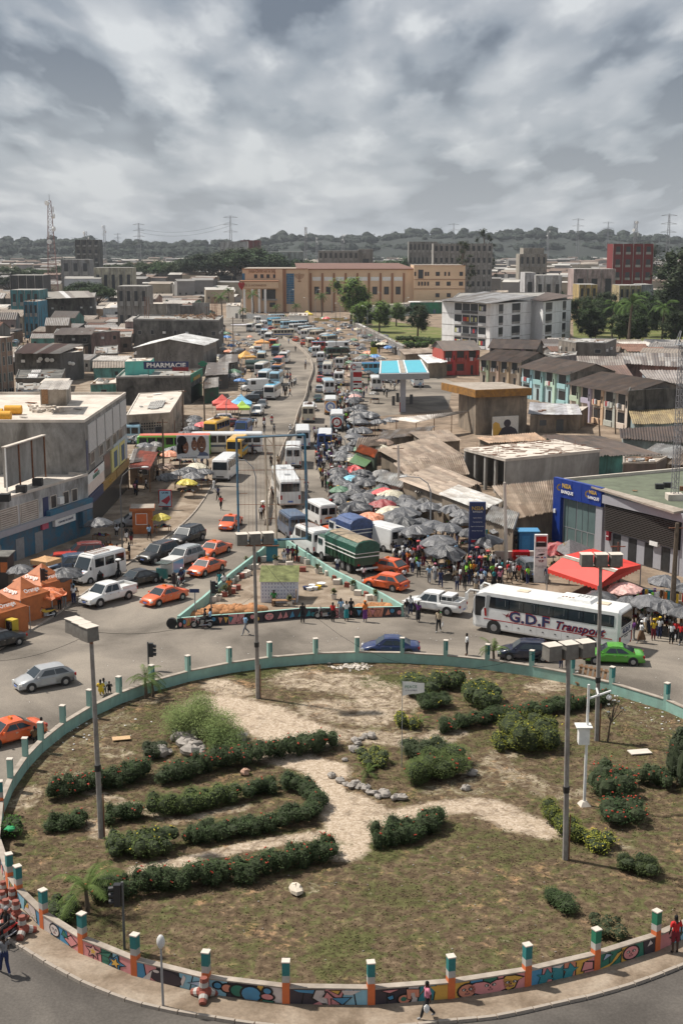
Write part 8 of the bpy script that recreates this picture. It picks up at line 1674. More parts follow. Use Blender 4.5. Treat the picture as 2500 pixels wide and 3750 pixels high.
# ---------------- left pavement: kiosk, tents, signs
x,y=G(525,1952);r=thing('orange_kiosk','small square orange kiosk on the left pavement','kiosk',(x,y,.12),.12);put('wall',bo((0,0,1.25),(2.1,1.9,2.5)),'tent_orange',r);put('roof_slab',bo((0,0,2.62),(2.6,2.4,.3)),'tent_orange',r);put('roof_top',bo((0,0,2.79),(2.5,2.3,.04)),'kerb',r);put('hatch',bo((-.1,-.97,1.6),(1.1,.05,1.1)),'post_orange',r)
for s in(-1,1):put('hatch_frame',bo((-.1+s*.58,-.99,1.6),(.06,.05,1.2)),'white',r);put('hatch_frame',bo((-.1,-.99,1.6+s*.58),(1.1,.05,.06)),'white',r)
def tent(name,label,px,py,w,he,hp,mt,txt=None,rz=0,color=None,cat='tent'):
 x,y=G(px,py);r=thing(name,label,cat,(x,y,.0),rz);k=w/2;q=MB()
 for i in range(4):
  c=[(-k,-k),(k,-k),(k,k),(-k,k)];a,b=c[i],c[(i+1)%4];m_=((a[0]+b[0])/2,(a[1]+b[1])/2)
  q.add([(*a,he),(*m_,he-.06),(*b,he),(b[0]*.5,b[1]*.5,he+(hp-he)*.38),(m_[0]*.5,m_[1]*.5,he+(hp-he)*.33),(a[0]*.5,a[1]*.5,he+(hp-he)*.38),(0,0,hp)],[(0,1,4,5),(1,2,3,4),(5,4,3,6)])
  q.quad((*a,he-.4),(*b,he-.4),(*b,he),(*a,he))
 put('canopy',q,mt,r,color)
 for a in((-1,-1),(1,-1),(1,1),(-1,1)):put('leg',MB().cyl((a[0]*k,a[1]*k,0),(a[0]*k,a[1]*k,he),.035),'steel',r)
 if txt:
  for rot_,xx,yy in((0,0,-1),(PI/2,1,0)):
   t=text(txt,'lettering',r,.5,'white',.004,loc=(xx*k*.69,yy*k*.69,he+(hp-he)*.27+.06),rot=(R(48),0,rot_),bold=.012)
 return r
for i,(px,py,w)in enumerate([(-5,2320,3.5),(85,2262,3.4),(160,2208,3.5)]):
 t=tent('orange_tent',['orange tent lettered Orange cut by the left edge','middle orange tent lettered Orange by the kerb','farthest orange tent lettered Orange nearest the parked cars'][i],px,py,w,2.1,3.5,'tent_orange','Orange',-.6)
 put('side_sheet',bo((w/2-.05,0,1.1),(.04,w*.9,2.2)),'tent_orange',t)
tent('flat_awning','small tan awning beside the farthest orange tent',172,2125,2.,2.0,2.3,'cloth',None,-.5,(.5,.3,.15))
r=thing('drinks_fridge','yellow drinks cabinet under the left orange tent','fridge',(*G(48,2345),.12),-.6);put('cabinet',bo((0,0,.8),(.8,.6,1.6)),'matte',r,(.5,.35,.03));put('glass_door',bo((0,-.31,.95),(.66,.03,1.1)),'bus_glass',r)
tent('market_tent','red peaked tent at the left of the pair',815,1518,3.6,2.2,3.7,'matte',None,.1,(.65,.12,.1));tent('market_tent','red peaked tent in front of the other red one',833,1535,3.9,2.2,3.6,'matte',None,.1,(.68,.13,.1));tent('market_tent','light blue peaked tent beside the red tents',883,1520,3.8,2.2,3.8,'matte',None,.05,(.2,.5,.75));tent('market_tent','lime green peaked tent in front of the blue one',888,1532,2.6,2.0,3.2,'matte',None,.1,(.4,.62,.1))
tent('market_tent','orange and white striped tent roof at the upper left market',900,1335,4.2,2.1,3.6,'matte',None,.5,(.65,.36,.1));tent('market_tent','yellow peaked tent by the church gatehouse',1125,1182,4.2,3.4,4.8,'matte',None,.1,(.65,.5,.08));tent('market_tent','orange awning tent near the queue of minibuses',960,1285,4.,2.6,3.4,'matte',None,.2,(.6,.3,.1))
o=put('white_cloth',bo((0,0,2.5),(7,3,.1),.4),'matte',None,(.62,.6,.66),loc=(*G(885,1215),0));tag(o,'white cloth spread over the stalls at the far bend','cloth')
x,y=G(1755,1335);r=thing('yellow_board','square yellow board on posts among the far umbrellas','sign',(*G(1368,1330),0));put('panel',bo((0,0,3.2),(1.7,.15,1.7)),'matte',r,(.5,.42,.04));put('post',MB().cyl((0,.1,0),(0,.1,2.4),.08),'steel_dark',r)
r=thing('red_tent','large red marquee with a grey stripe beside the bank','tent');E=[G(*p,2.3)for p in((2003,2083),(2188,2145),(2345,2068),(2168,2008))];rg1,rg2=V(2070,2032,3.6),V(2263,2085,3.6)
q=MB();A,B,C_,D_=[(*p,2.3)for p in E];q.add([A,B,rg2,rg1,C_,D_],[(0,1,2,3),(4,5,3,2),(1,4,2),(5,0,3)]);put('canopy',q,'tent_red',r)
q=MB()
for a,b in((A,B),(B,C_)):
 for k in range(14):u0,u1=k/14,(k+1)/14;a_=Vr(a);b_=Vr(b);p0,p1=a_.lerp(b_,u0),a_.lerp(b_,u1);q.add([p0,p1,p1-Vr((0,0,.3)),(p0+p1)/2-Vr((0,0,.42)),p0-Vr((0,0,.3))],[(0,1,2,3,4)])
put('valance',q,'tent_red',r)
q=MB();a_,b_=Vr(A),Vr(B);f=lambda u,v:a_.lerp(b_,u).lerp(Vr(rg1).lerp(Vr(rg2),u),v)+Vr((0,-.01,.03));q.quad(f(.0,.80),f(1,.80),f(1,.93),f(0,.93));put('grey_stripe',q,'kerb',r);q=MB();q.quad(*(p+Vr((0,0,.02))for p in(f(.0,.93),f(1,.93),f(1,.97),f(0,.97))));put('white_stripe',q,'white',r)
for p in(A,B,C_,D_):put('pole',MB().cyl((p[0],p[1],0),p,.05),'steel',r)
r=thing('bank_parasol','grey canopy tent with gold bank lettering before the blue front','tent');qd=[(*G(*p,2.4),2.4)for p in((2025,2008),(2085,2045),(2170,2010),(2110,1985))];top=V(2085,1975,3.4);q=MB();q.add(qd+[top],[(0,1,4),(1,2,4),(2,3,4),(3,0,4)]);put('canopy',q,'tarp',r,(.14,.13,.13));[put('leg',MB().cyl((p[0],p[1],0),p,.04),'steel',r)for p in qd]
text('NSIA','lettering',r,.5,'gold',.01,loc=V(2080,1990,3.0)+Vr((0,-.3,0)),rot=(R(55),0,.2))
x,y=G(1930,2030);r=thing('blue_cabin','blue metal cabin standing left of the bank','cabin',(x,y,0));put('wall',bo((0,0,1.2),(1.9,1.6,2.4)),'matte',r,(.03,.15,.33));put('roof_slab',bo((0,0,2.45),(2.1,1.8,.1)),'matte',r,(.06,.22,.4));put('door',bo((-.3,-.83,1.1),(.8,.05,1.9)),'matte',r,(.04,.2,.42))
x,y=G(1905,2062);r=thing('red_counter','red vending counter in front of the blue cabin','counter',(x,y,0));put('counter',bo((0,0,.6),(1.6,.9,1.2)),'red_lens',r);text('DE GAULLE','lettering',r,.2,'white',.004,loc=(0,-.47,.8),bold=.01)
o=put('low_wall',bo((0,0,.5),(3.8,.3,1.0),.05),'concrete_light',None,loc=(*G(1880,2055),0));tag(o,'low pale wall between the concrete pole and red counter','wall')
# ---------------- umbrellas
UP=[umbrella_proto(s,j)for s,j in((1,.1),(2,.17),(3,.13),(4,.24),(5,.08))];US=[snap(u)for u in UP]
for u in UP:u.location=(0,0,-60)
S3=lambda L,ox,oy,k:[(ox+x*k,oy+y*k)+tuple(r_)for x,y,*r_ in L]
UL=S3([(350,45,1.1),(340,110,1.1),(270,190),(230,225),(240,272),(195,365),(205,405),(310,430,1,'lb'),(385,390,1.2),(430,460,1.25),(240,465),(180,440),(210,515,1,'g'),(340,540,1.1),(200,578,.9),(212,610,.7),(380,580,1.1),(400,600),(335,655,1.5),(570,545,1.2,'r'),(590,585,1.1),(570,645,1.2,'rb'),(740,590,1.1),(765,625,1.1),(740,695,1.5),(660,730,1.2),(460,738,1.25,'o'),(355,715,.9),(745,780,1.3),(870,780,1.1),(640,795,1.1),(935,660,1.2),(1070,650),(1140,680,1.2),(980,805,1.2),(1095,830,1.2),(850,840,1.4),(1030,925,1.4),(1062,1005,1.4),(1090,1050,1.1),(1215,720,1.1),(1222,775,1.1),(1260,870),(1425,930,1.2),(1530,860),(605,500,1.2,'k'),(620,610,1.0),(800,640,1.1),(700,560),(920,620),(450,420,.9),(480,560),(300,500,1.),(160,740,1.)],1150,1550,.4464)
UL+=S3([(220,122,.0+1.4,'cr'),(320,150,1.1),(350,152,1.),(20,132,1,'r'),(50,163,1,'b'),(40,240),(110,287,1,'o'),(40,200,1,'br'),(75,215,1,'g'),(10,570),(30,635,1.1),(40,710,1.2),(120,695,1.4),(60,765,1.1),(185,765,1.1),(60,825),(20,545),(290,740,1.1),(150,730,1.)],1300,1200,.4464)
UL+=S3([(1340,310,1.2),(1380,350,1.2,'gr'),(1450,402,.9,'o'),(1340,640,1.1),(1340,665,1.,'p'),(1310,705,1.1),(1300,765,1.1),(1380,748,1.2),(1360,828,1.2),(1380,872,1.2),(1360,940,1.2),(1330,990,1.2),(1250,640,.8),(1500,640,.8,'gr'),(1500,330,1,'t'),(1560,350,1.1,'cr'),(1290,215,1.1),(1230,190),(1180,150),(1130,130),(1060,110),(1000,90),(1090,70),(950,70),(1150,95),(1210,140),(1020,60),(1240,110),(1520,200,1.2),(1440,300,1.)],700,1150,.4464)
UL+=S3([(30,830),(30,890),(20,850),(385,492,1.1),(400,400,.8),(480,240,.8),(430,205),(500,205,.8),(390,225),(350,210),(330,250,1,'b'),(540,242,1,'y'),(510,262,.9,'cr'),(515,285,1.1),(400,285,.9,'o'),(290,180,1.2,'b'),(480,175,.8,'o'),(560,290,.7),(450,232,.8),(380,160,.8)],700,1150,.4464)
UL+=[(680,1578,1.2),(695,1600,1.2),(650,1608,1.1),(700,1560,1.),(720,1620,1.),(640,1640,1.2),(660,1725,1.1),(690,1715,1.1),(612,1735,1.1),(684,1757,1.,'yl'),(745,1718,1.),(705,1590,.9),(600,1610,1.),(570,1620,.9,'gr'),(365,1898,1.2),(510,1592,1.2),(530,1625,1.),(590,1880,.8,'yl'),(240,2085,1.7),(75,2075,1.3),(190,2155,1.3,'or'),(2290,2135,1.5,'p'),(2195,2165,1.5),(2300,2195,1.2),(2370,2190,1.6),(2430,2200,1.6),(2500,2235,1.4),(2430,2110,1.5),(2510,2140,1.4),(1875,1930,1.1),(2045,1990,1.3,'rb')]
VB=[]
for o in COL.objects:
 if o.parent is None and o.get('category')in('car','taxi','minibus','van','bus','truck','pickup')and o.location.z>-1:
  L_,W_={'bus':(6,1.5),'truck':(4.2,1.4),'minibus':(3.6,1.2),'van':(3.2,1.2)}.get(o['category'],(2.3,1.0))
  if 'sideways' in o['label']or 'coach' in o['label']:L_=6
  VB.append((o.location.x,o.location.y,o.rotation_euler.z,L_,W_))
PB=[]
def free(x,y,d=.42):
 for vx,vy,t,L_,W_ in VB:
  dx,dy=x-vx,y-vy
  if abs(dx)<7 and abs(dy)<7:
   u=dx*cos(t)+dy*sin(t);w_=-dx*sin(t)+dy*cos(t)
   if abs(u)<L_+.1 and abs(w_)<W_+.1:return False
 return all((x-a)**2+(y-b)**2>d*d for a,b in PB)
UCOL={'':(.085,.085,.09),'lb':(.2,.5,.62),'g':(.1,.2,.12),'r':(.65,.1,.1),'rb':(.3,.04,.04),'o':(.68,.27,.15),'or':(.65,.17,.05),'k':(.03,.03,.035),'cr':(.55,.5,.38),'b':(.08,.22,.5),'br':(.3,.2,.14),'p':(.65,.38,.34),'gr':(.22,.21,.2),'t':(.05,.35,.4),'y':(.6,.42,.12),'yl':(.62,.5,.07)}
UN={'':'black plastic','lb':'light blue','g':'faded green','r':'plain red','rb':'black and red','o':'orange pink','or':'bright orange','k':'flat black','cr':'cream','b':'blue','br':'brown','p':'pale pink','gr':'grey','t':'teal','y':'tan yellow','yl':'yellow'}
UPOS=[]
rg=RR(61)
for poly,n in(([(1180,1165),(1330,1175),(1480,1275),(1440,1300),(1300,1300),(1230,1265)],44),([(1275,1330),(1330,1300),(1420,1310),(1340,1440),(1290,1440)],14),([(1285,1460),(1330,1460),(1330,1560),(1440,1640),(1290,1660)],16),([(760,1190),(880,1240),(900,1400),(780,1400)],26),([(590,1560),(760,1540),(740,1760),(600,1720)],10),([(1260,1660),(1340,1700),(1480,1790),(1480,1900),(1330,1850)],14)):
 k=0
 while k<n:
  px,py=rg.u(760,1500)if poly[0][0]>700 else rg.u(580,770),rg.u(1160,1910)
  if inpoly((px,py),poly):k+=1;UL.append((px,py-12,rg.u(.85,1.3),rg.choice(['']*7+['gr','gr','cr','br','o','b','g','r'])))
for i,u in enumerate(UL):
 px,py=u[0],u[1];s=(u[2]if len(u)>2 else 1.)*(.82 if py<2050 else .62);k=u[3]if len(u)>3 else ''
 s2=max(.85,min(1.1,s));x,y=G(px,py,2.6*s2);v=i%5
 for _ in range(12):
  if free(x,y):break
  x+=.35;y+=.3
 c=UCOL[k]
 nm='black' if k=='' else ''
 j=rnd.u(.6,1.5)if k=='' else 1;gx,gy=PX(x,y)
 o=dup(UP[v],(x,y,rnd.u(-.1,.15)),rnd.u(0,6),uniq((['shiny','worn','sagging','wide','dusty'][i%5]+' ' if k=='' else '')+UN[k]+' umbrella',px,py),'market umbrellas',{'canopy':tuple(a*j for a in c)},scale=(s,s,max(.85,min(1.1,s))),tree=US[v]);UPOS.append((x,y));o.rotation_euler=(rnd.u(-.06,.06),rnd.u(-.06,.06),rnd.u(0,6))
SP_=[stall_proto(s)for s in(1,2,3,4)];SS=[snap(s)for s in SP_]
for s in SP_:s.location=(0,0,-60)
for i,(x,y)in enumerate(UPOS):
 if i%4==3 or y>270:continue
 px,py=PX(x,y);dup(SP_[i%4],(x+.1,y+.2,0),rnd.u(-.5,.5),uniq('wooden stall of mixed goods',px,py),'market stalls under umbrellas',tree=SS[i%4])
for i,(px,py)in enumerate([(2345,2240),(2420,2245),(2480,2250),(2330,2290),(2430,2300),(1700,1960),(1850,1990),(1800,2010)]):
 x,y=G(px,py);r=thing('clothes_rack',uniq('rack of hanging clothes',px,py),'clothes rack',(x,y,0),rnd.u(-.3,.3));put('bar',MB().cyl((-1.2,0,2.0),(1.2,0,2.0),.025),'steel',r)
 for s in(-1,1):put('leg',MB().cyl((s*1.2,0,0),(s*1.2,0,2.0),.03),'wood',r)
 for k in range(10):put('garment',bo((-1.05+.235*k,rnd.u(-.08,.08),1.95-rnd.u(.35,.6)),(.19,.06,rnd.u(.6,1.0)),rnd.u(-.5,.5)),'cloth',r,rnd.choice(CN)[1])
# ---------------- people
def pp(px,py,face,kind,shirt,legs,low,label,**k):
 x,y=G(px,py);PB.append((x,y));z=k.pop('z',0.015);return person(x,y,R(face),label,kind,shirt,legs,low,z=z,**k)
EX=[(1563,3738,180,'walk','pink','black','trousers','woman in a coral top carrying white bags past the mural wall',dict(h=.97,z=.11)),(2468,3500,100,'stand','red','maroon','shorts','person in a red sleeveless shirt leaning at the right end of the wall',dict(h=1.05,z=.11)),(900,2325,200,'walk','light blue','grey','trousers','person in light blue striding across the road before the mural',{}),(1605,2315,250,'walk2','beige','black','trousers','person with a backpack and white bag crossing towards the roundabout',dict(h=1.08)),(1708,2400,180,'stand','white','black','trousers','person in a white shirt standing beyond the mint wall',{}),(2052,2448,100,'stand','light blue','dark blue','trousers','child in a blue shirt behind the wall by the navy car',dict(h=.8)),(2076,2452,90,'stand','pink','black','skirt','girl with a satchel behind the wall by the navy car',dict(h=.85)),(810,1868,250,'walk','red','black','trousers','person in a red shirt walking down the left road',{}),(800,1832,240,'walk2','dark blue','black','trousers','person in dark blue walking just behind the red shirt',{}),(784,1802,200,'walk','white','white','trousers','person all in white at the edge of the left road',{}),(1158-5,2050+95,250,'stand','white','black','trousers','x',{}),(1120-112,1780-150,0,'stand','black','black','trousers','x',{}),(925,1665,260,'walk','dark blue','black','trousers','person in dark clothes with a bag inside the billboard frame',{}),(993,1712,260,'stand','black','black','trousers','person in black by the median under the billboard',{}),(1018,1710,80,'stand','beige','brown','trousers','person in beige beside the median barrier',{}),(964,1895,260,'stand','red','brown','trousers','person in red with a white load under the frame',{}),(956,1905,260,'stand','white','black','trousers','person in a white shirt at the foot of the frame',{}),(548,1985,300,'walk','light blue','black','shorts','person in a light blue shirt beside the orange kiosk',dict(z=.12)),(375,2050,270,'stand','purple','black','trousers','person in purple standing on the left pavement',dict(z=.12)),(393,2047,280,'stand','brown','beige','skirt','woman in a patterned brown dress on the left pavement',dict(z=.12)),(408,2048,250,'stand','orange','black','skirt','woman in an orange top on the left pavement',dict(z=.12)),(430,2055,0,'arms','red','grey','trousers','person in red at the handcart',dict(z=.12)),(475,2055,180,'arms','black','black','trousers','person in black leaning over the handcart',dict(z=.12)),(465,1990,250,'walk','black','white','shorts','person in black and white shorts on the left pavement',dict(z=.12)),(482,2002,250,'stand','black','maroon','shorts','person in black and maroon shorts on the left pavement',dict(z=.12)),(430,1965,270,'sit','white','black','trousers','person in white seated by the lamp post',dict(z=.12)),(220,2240,270,'stand','red','black','trousers','person in a red striped shirt by the orange umbrella',dict(z=.12)),(238,2232,270,'stand','black','grey','trousers','person in dark clothes next to the red striped shirt',dict(z=.12)),(272,2212,90,'stand','white','dark blue','trousers','person in a white top and blue trousers beside the flag van',{}),(265,2195,90,'arms','light blue','dark blue','trousers','person in light blue helping by the flag van',{}),(436,2120,200,'carry','black','black','trousers','person carrying a white load beside the flag van',{}),(805,2160,250,'stand','teal','teal','trousers','person in teal walking beside the tricycle',{}),(840,2185,270,'walk','orange','brown','skirt','person in orange walking along the mint wall',{}),(822,2168,120,'sit','white','grey','trousers','person in white seated inside the island wall',dict(z=.5)),(1003,2218,270,'sit','green','brown','trousers','person in green seated in front of the poster shack',dict(z=.14)),(1055,2205,280,'sit','black','black','trousers','person seated beside the poster shack door',dict(z=.14)),(1040,2060,280,'sit','white','white','trousers','person in white seated near the billboard pillar',dict(z=.14)),(1055,2050,260,'sit','purple','black','trousers','person in purple seated near the billboard pillar',dict(z=.14)),(1072,2065,250,'stand','maroon','black','trousers','person in maroon behind the seated group',dict(z=.14)),(1085,2052,260,'sit','yellow','black','trousers','person in yellow seated by the mint wall',dict(z=.14)),(1088,2062,180,'stand','black','black','trousers','person in black by the seated group',dict(z=.14)),(1108,2282,90,'stand','black','black','trousers','person in black leaning on the mural wall',{}),(1218,2278,60,'stand','red','black','trousers','person in a red shirt standing by the mural wall',{}),(1248,2265,270,'stand','light blue','grey','trousers','person in light blue against the mural wall',{}),(1268,2275,90,'stand','white','teal','skirt','woman with a long teal skirt at the mural wall',{}),(1285,2262,100,'stand','black','black','trousers','person in black with a bicycle at the mural wall',{}),(1336,2278,120,'stand','orange','purple','skirt','woman with an orange headscarf and purple wrap',{}),(1488,2265,100,'stand','black','grey','trousers','person in black at the right end of the mural wall',{}),(1502,2252,80,'stand','white','dark blue','trousers','person in white at the right end of the mural wall',{}),(1530,2278,80,'carry','purple','black','skirt','woman with a bundle on her head beside the pickup',{}),(1235,2102,90,'stand','white','dark blue','trousers','person in white between lorry and mint wall',{}),(1330,2135,90,'stand','white','black','trousers','person in white behind the green lorry',{}),(1378,2055,90,'stand','white','black','trousers','person in a white shirt beside the open van',{}),(1480,2135,90,'walk','white','black','trousers','child in white crossing near the taxis',dict(h=.8)),(1508,2100,80,'walk','white','dark blue','trousers','person in white walking toward the market crossing',{}),(1532,2112,260,'walk2','light blue','black','trousers','person in pale blue and black walking to the camera',{}),(1570,2138,80,'walk','light blue','grey','trousers','person in a blue striped shirt near the crowd',{}),(1592,2130,70,'walk','white','grey','skirt','woman in white with a pink headscarf',{}),(1612,2152,280,'walk','dark blue','dark blue','trousers','person all in dark blue stepping into the road',{}),(1672,2165,260,'stand','grey','dark blue','trousers','person in grey and blue at the crowd edge',{}),(1700,2162,260,'walk','black','black','trousers','person in black with bags at the crowd edge',{}),(1740,2178,260,'walk2','grey','beige','shorts','person in beige shorts at the crowd edge',{}),(1762,2160,250,'stand','white','dark blue','trousers','person in white near the navy totem foot',{}),(1898,2128,270,'stand','red','beige','shorts','person in red shirt and beige shorts left of the red totem',{}),(2000,2300-160,270,'stand','blue' if 0 else 'dark blue','grey','trousers','person in dark blue right of the red totem',{}),(2345,2355,180,'walk','white','brown','skirt','woman with white headscarf and brown wrap walking by the bus tail',{}),(2390,2345,270,'stand','yellow','maroon','trousers','person with a yellow shirt and yellow hat at the right stalls',{}),(2318,2345,180,'stand','purple','grey','trousers','person in purple near the bus tail',{}),(2292,2338,180,'walk2','pink','black','trousers','person just behind the bus tail',{}),(2412,2338,250,'stand','white','dark blue','trousers','person in white beside the yellow hat',{}),(2455,2358,250,'stand','white','black','trousers','person in white holding a pale bag at the right stalls',{}),(2490,2360,220,'walk','red','black','trousers','person in red and white striding at the right edge',{}),(2470,2350,250,'stand','red','black','trousers','person in red behind the pale bag',{}),(370,2555,90,'sit','yellow','yellow','trousers','person in yellow seated on the kerb outside the mint wall',{}),(382,2548,100,'sit','white','grey','trousers','person in white seated outside the mint wall',{}),(402,2545,100,'sit','black','black','trousers','child in black outside the mint wall',dict(h=.8)),(130,2728,100,'sit','brown','black','trousers','person in brown bending outside the wall at left',{}),(155,2722,0,'stand','black','black','trousers','person in black climbing over the mint wall at left',{}),(545,2412,90,'stand','dark blue','black','trousers','x',{}),(1118,1395-40,260,'stand','brown','brown','trousers','person in brown sitting on the far median',{}),(1119,1340,260,'walk','white','dark blue','trousers','person in white and navy walking beside the median',{}),(1082,1288,270,'stand','black','black','trousers','person in black walking below the far bend',{}),(1057,1260,250,'walk','light blue','dark blue','trousers','person in pale blue crossing at the far bend',{}),(1138,1440,270,'stand','black','black','trousers','person in black at the edge of the right lane',{}),(1068,1420,250,'walk','black','black','trousers','child in black running by the minibuses',dict(h=.9)),(968,1592,250,'walk','black','grey','trousers','person in black beside the two motorbikes road',{}),(1004,1590,250,'walk2','grey','black','trousers','person in grey walking in the middle of the left road',{})]
for e in EX:
 if e[7]=='x':continue
 o=pp(e[0],e[1],e[2],e[3],e[4],e[5],e[6],e[7],**e[8])
 if 'carrying a white load' in e[7]or 'bundle on her head' in e[7]or 'white load under' in e[7]:put('head_load',MB().ball((0.02,0,1.85),(.3,.28,.12),10,6),'white',o)
 if 'white bag' in e[7]or 'pale bag' in e[7]:put('carried_bag',MB().ball((.05,.3,.62),(.12,.07,.2),8,6,0,.2),'white',o)
 if 'backpack' in e[7]:put('backpack',bo((-.18,0,1.22),(.16,.28,.42),0,0,.85),'cloth',o,CD['green'])
 if 'hat' in e[7].split()or 'headscarf' in e[7]:put('headwear',MB().ball((0,0,1.68),(.13,.13,.09),8,6),'cloth',o,CD['yellow']if 'yellow' in e[7]else CD['orange']if 'orange' in e[7]else CD['pink']if 'pink' in e[7]else CD['white'])
def crowd_mb():
 low={}
 for k in('stand','walk','walk2'):
  J,E=pose(k);me,lab=skinned(J,E,0);fs=[]
  for p,l in zip(me.polygons,lab):
   n0,n1,t=l;z=p.center.z
   c='s' if n1[:2]=='sh' or(n0[:2]=='sh' and t<.75)or(n0,n1)in(('waist','chest'),('pel','waist'))or(n0=='chest' and n1=='neck')else 'k' if n0 in('neck','jaw','head')and z<1.6 or n0[:3]in('elb','wri')else 'h' if z>1.5 else 'l'
   fs.append((tuple(p.vertices),c))
  low[k]=([tuple(v.co)for v in me.vertices],fs)
 return low
LOWP=crowd_mb();CM=MB();cm_n=['skin','hair']+['crowd_'+str(i)for i in range(len(CN))]
for i,(n_,c)in enumerate(CN):mat('crowd_'+str(i),c,.9,var=.15,scale=6)
def crowd_person(x,y,rg):
 vs,fs=LOWP[rg.choice(['stand','walk','walk2'])];t=rg.u(0,6.3);h=rg.u(.9,1.05);c_,s_=cos(t)*h,sin(t)*h;b=len(CM.v)
 CM.v+=[(x+a*c_-b_*s_,y+a*s_+b_*c_,.015+z*h)for a,b_,z in vs];si=2+rg.choice([0]*4+[1]*3+[2]+list(range(16)));li=2+rg.choice([1,1,2,8,11,12])
 for f,k in fs:CM.f.append([b+q for q in f]);CM.m.append({'s':si,'l':li,'k':0,'h':1}[k])
zones=[([(1150,1640),(1245,1640),(1290,1790),(1335,1920),(1400,1990),(1340,2010),(1240,1960),(1215,1880),(1165,1750)],88,60),([(1430,1985),(1560,1985),(1700,2040),(1840,2095),(1840,2150),(1740,2165),(1600,2110),(1440,2070)],82,30),([(2290,2240),(2490,2270),(2500,2340),(2290,2325)],14,4),([(640,1570),(775,1590),(765,1750),(655,1750)],10,12),([(1300,1700),(1420,1900),(1700,2000),(1500,1980),(1330,1900)],6,40),([(1150,1590),(1245,1600),(1250,1640),(1150,1640)],0,26),([(1180,1270),(1225,1290),(1290,1470),(1290,1590),(1215,1600),(1235,1480),(1200,1380)],0,95),([(1180,1250),(1400,1290),(1330,1480),(1290,1400)],0,40),([(1045,1360),(1080,1400),(1070,1460),(1025,1470),(1050,1400)],4,10),([(740,1230),(900,1250),(905,1400),(790,1430)],0,45),([(82,1195),(120,1200),(105,1335),(82,1335)],0,22),([(470,1760),(560,1720),(590,1760),(500,1830)],3,6),([(935,1150),(1110,1170),(1110,1185),(940,1170)],0,22),([(1390,1460),(1560,1440),(1560,1400),(1400,1400)],3,10),([(900,1560),(975,1560),(970,1600),(900,1600)],4,3),([(1850,2140),(2020,2140),(2030,2110),(1860,2105)],4,2)]
rg=RR(21)
for poly,n,n2 in zones:
 x0=min(p[0]for p in poly);x1=max(p[0]for p in poly);y0=min(p[1]for p in poly);y1=max(p[1]for p in poly);k=0;t=0
 while k<n+n2 and t<(n+n2)*50:
  t+=1;px,py=rg.u(x0,x1),rg.u(y0,y1)
  if not inpoly((px,py),poly):continue
  x,y=G(px,py)
  if not free(x,y,.4):continue
  k+=1;PB.append((x,y))
  if k>n:crowd_person(x,y,rg);continue
  cn=rg.choice(['white']*5+['black']*3+['dark blue']*2+[c for c,_ in CN]);ln=rg.choice(TN);lw=rg.choice(['trousers','trousers','trousers','skirt','shorts']);kd=rg.choice(['stand','stand','walk','walk2','arms','carry']if lw!='shorts' else['stand','walk'])
  lab=uniq(f"person in {cn} and {ln} {lw}",px,py)
  o=person(x,y,rg.u(0,6.3),lab,kd,cn,ln,lw,z=.015 if px>900 else .1,group='people in the market crowd')
  if kd=='carry':put('head_load',MB().ball((.02,0,1.84),(.22,.2,.1),8,5),'cloth',o,rg.choice([(.7,.7,.7),(.5,.3,.1),(.6,.1,.1)]))
o=put('crowd',CM,cm_n);tag(o,'dense crowd of small distant figures along the market and road','crowd',kind='stuff')
def bike(px,py,hd,label,rider=True,col=(.5,.02,.02),two=False,shirt='red',helm='white'):
 m=motorbike();m.location=(*G(px,py),.015);m.rotation_euler=(0,0,R(hd));tag(m,label,'motorbike')
 for c in m.children:
  if c.name.split('.')[0]in('body','mudguard'):c.color=(*col,1)
 if rider:
  h=R(hd);x,y=G(px,py)
  for j in range(2 if two else 1):
   d=-.28-.42*j;person(x+d*cos(h),y+d*sin(h),h,uniq(f"{'passenger' if j else 'rider'} in {shirt} on the motorbike",px+j*9,py),'ride',shirt if not j else 'light blue','black','trousers',z=.32+.05*j,hat=(helm,'helmet')if not j else None)
bike(995,1553,265,'small motorbike ridden down the left road',shirt='red');bike(1082,1408,262,'pale motorbike ridden by a person in white',shirt='white',col=(.3,.3,.3));bike(1105,1270,85,'motorbike riding away by the far median');bike(1122,1800,90,'motorbike between the coach and the crowd',shirt='red');bike(1063,1590,88,'motorbike next to the median wall',shirt='white')
bike(662,2145,255,'motorbike with two riders beside the tricycle',two=True,shirt='dark blue');bike(740,2300,185,'big motorbike with two riders in front of the mural tip',two=True,shirt='black',col=(.4,.4,.4),helm='black');bike(170,2265,215,'yellow motorbike parked by the orange umbrella',rider=False,col=(.6,.38,.02));bike(12,3455,235,'red and black motorbike at the lower left edge',shirt='black',helm='grey');bike(1190,2265,190,'dark motorbike parked along the mural wall',rider=False,col=(.02,.02,.02))
o=pp(20,3570,120,'walk','grey','dark blue','trousers','person in blue camouflage standing in the road at lower left',h=1.05)
r=thing('handcart','low handcart of goods on the left pavement','cart',(*G(450,2055),.12),.1);put('tray',bo((0,0,.75),(1.4,.8,.3)),'wood',r);[put('leg',bo((s*.6,t*.3,.3),(.06,.06,.6)),'wood',r)for s in(-1,1)for t in(-1,1)];put('goods',MB().ball((0,0,.92),(.6,.35,.12),10,5),'cloth',r,(.55,.45,.3))
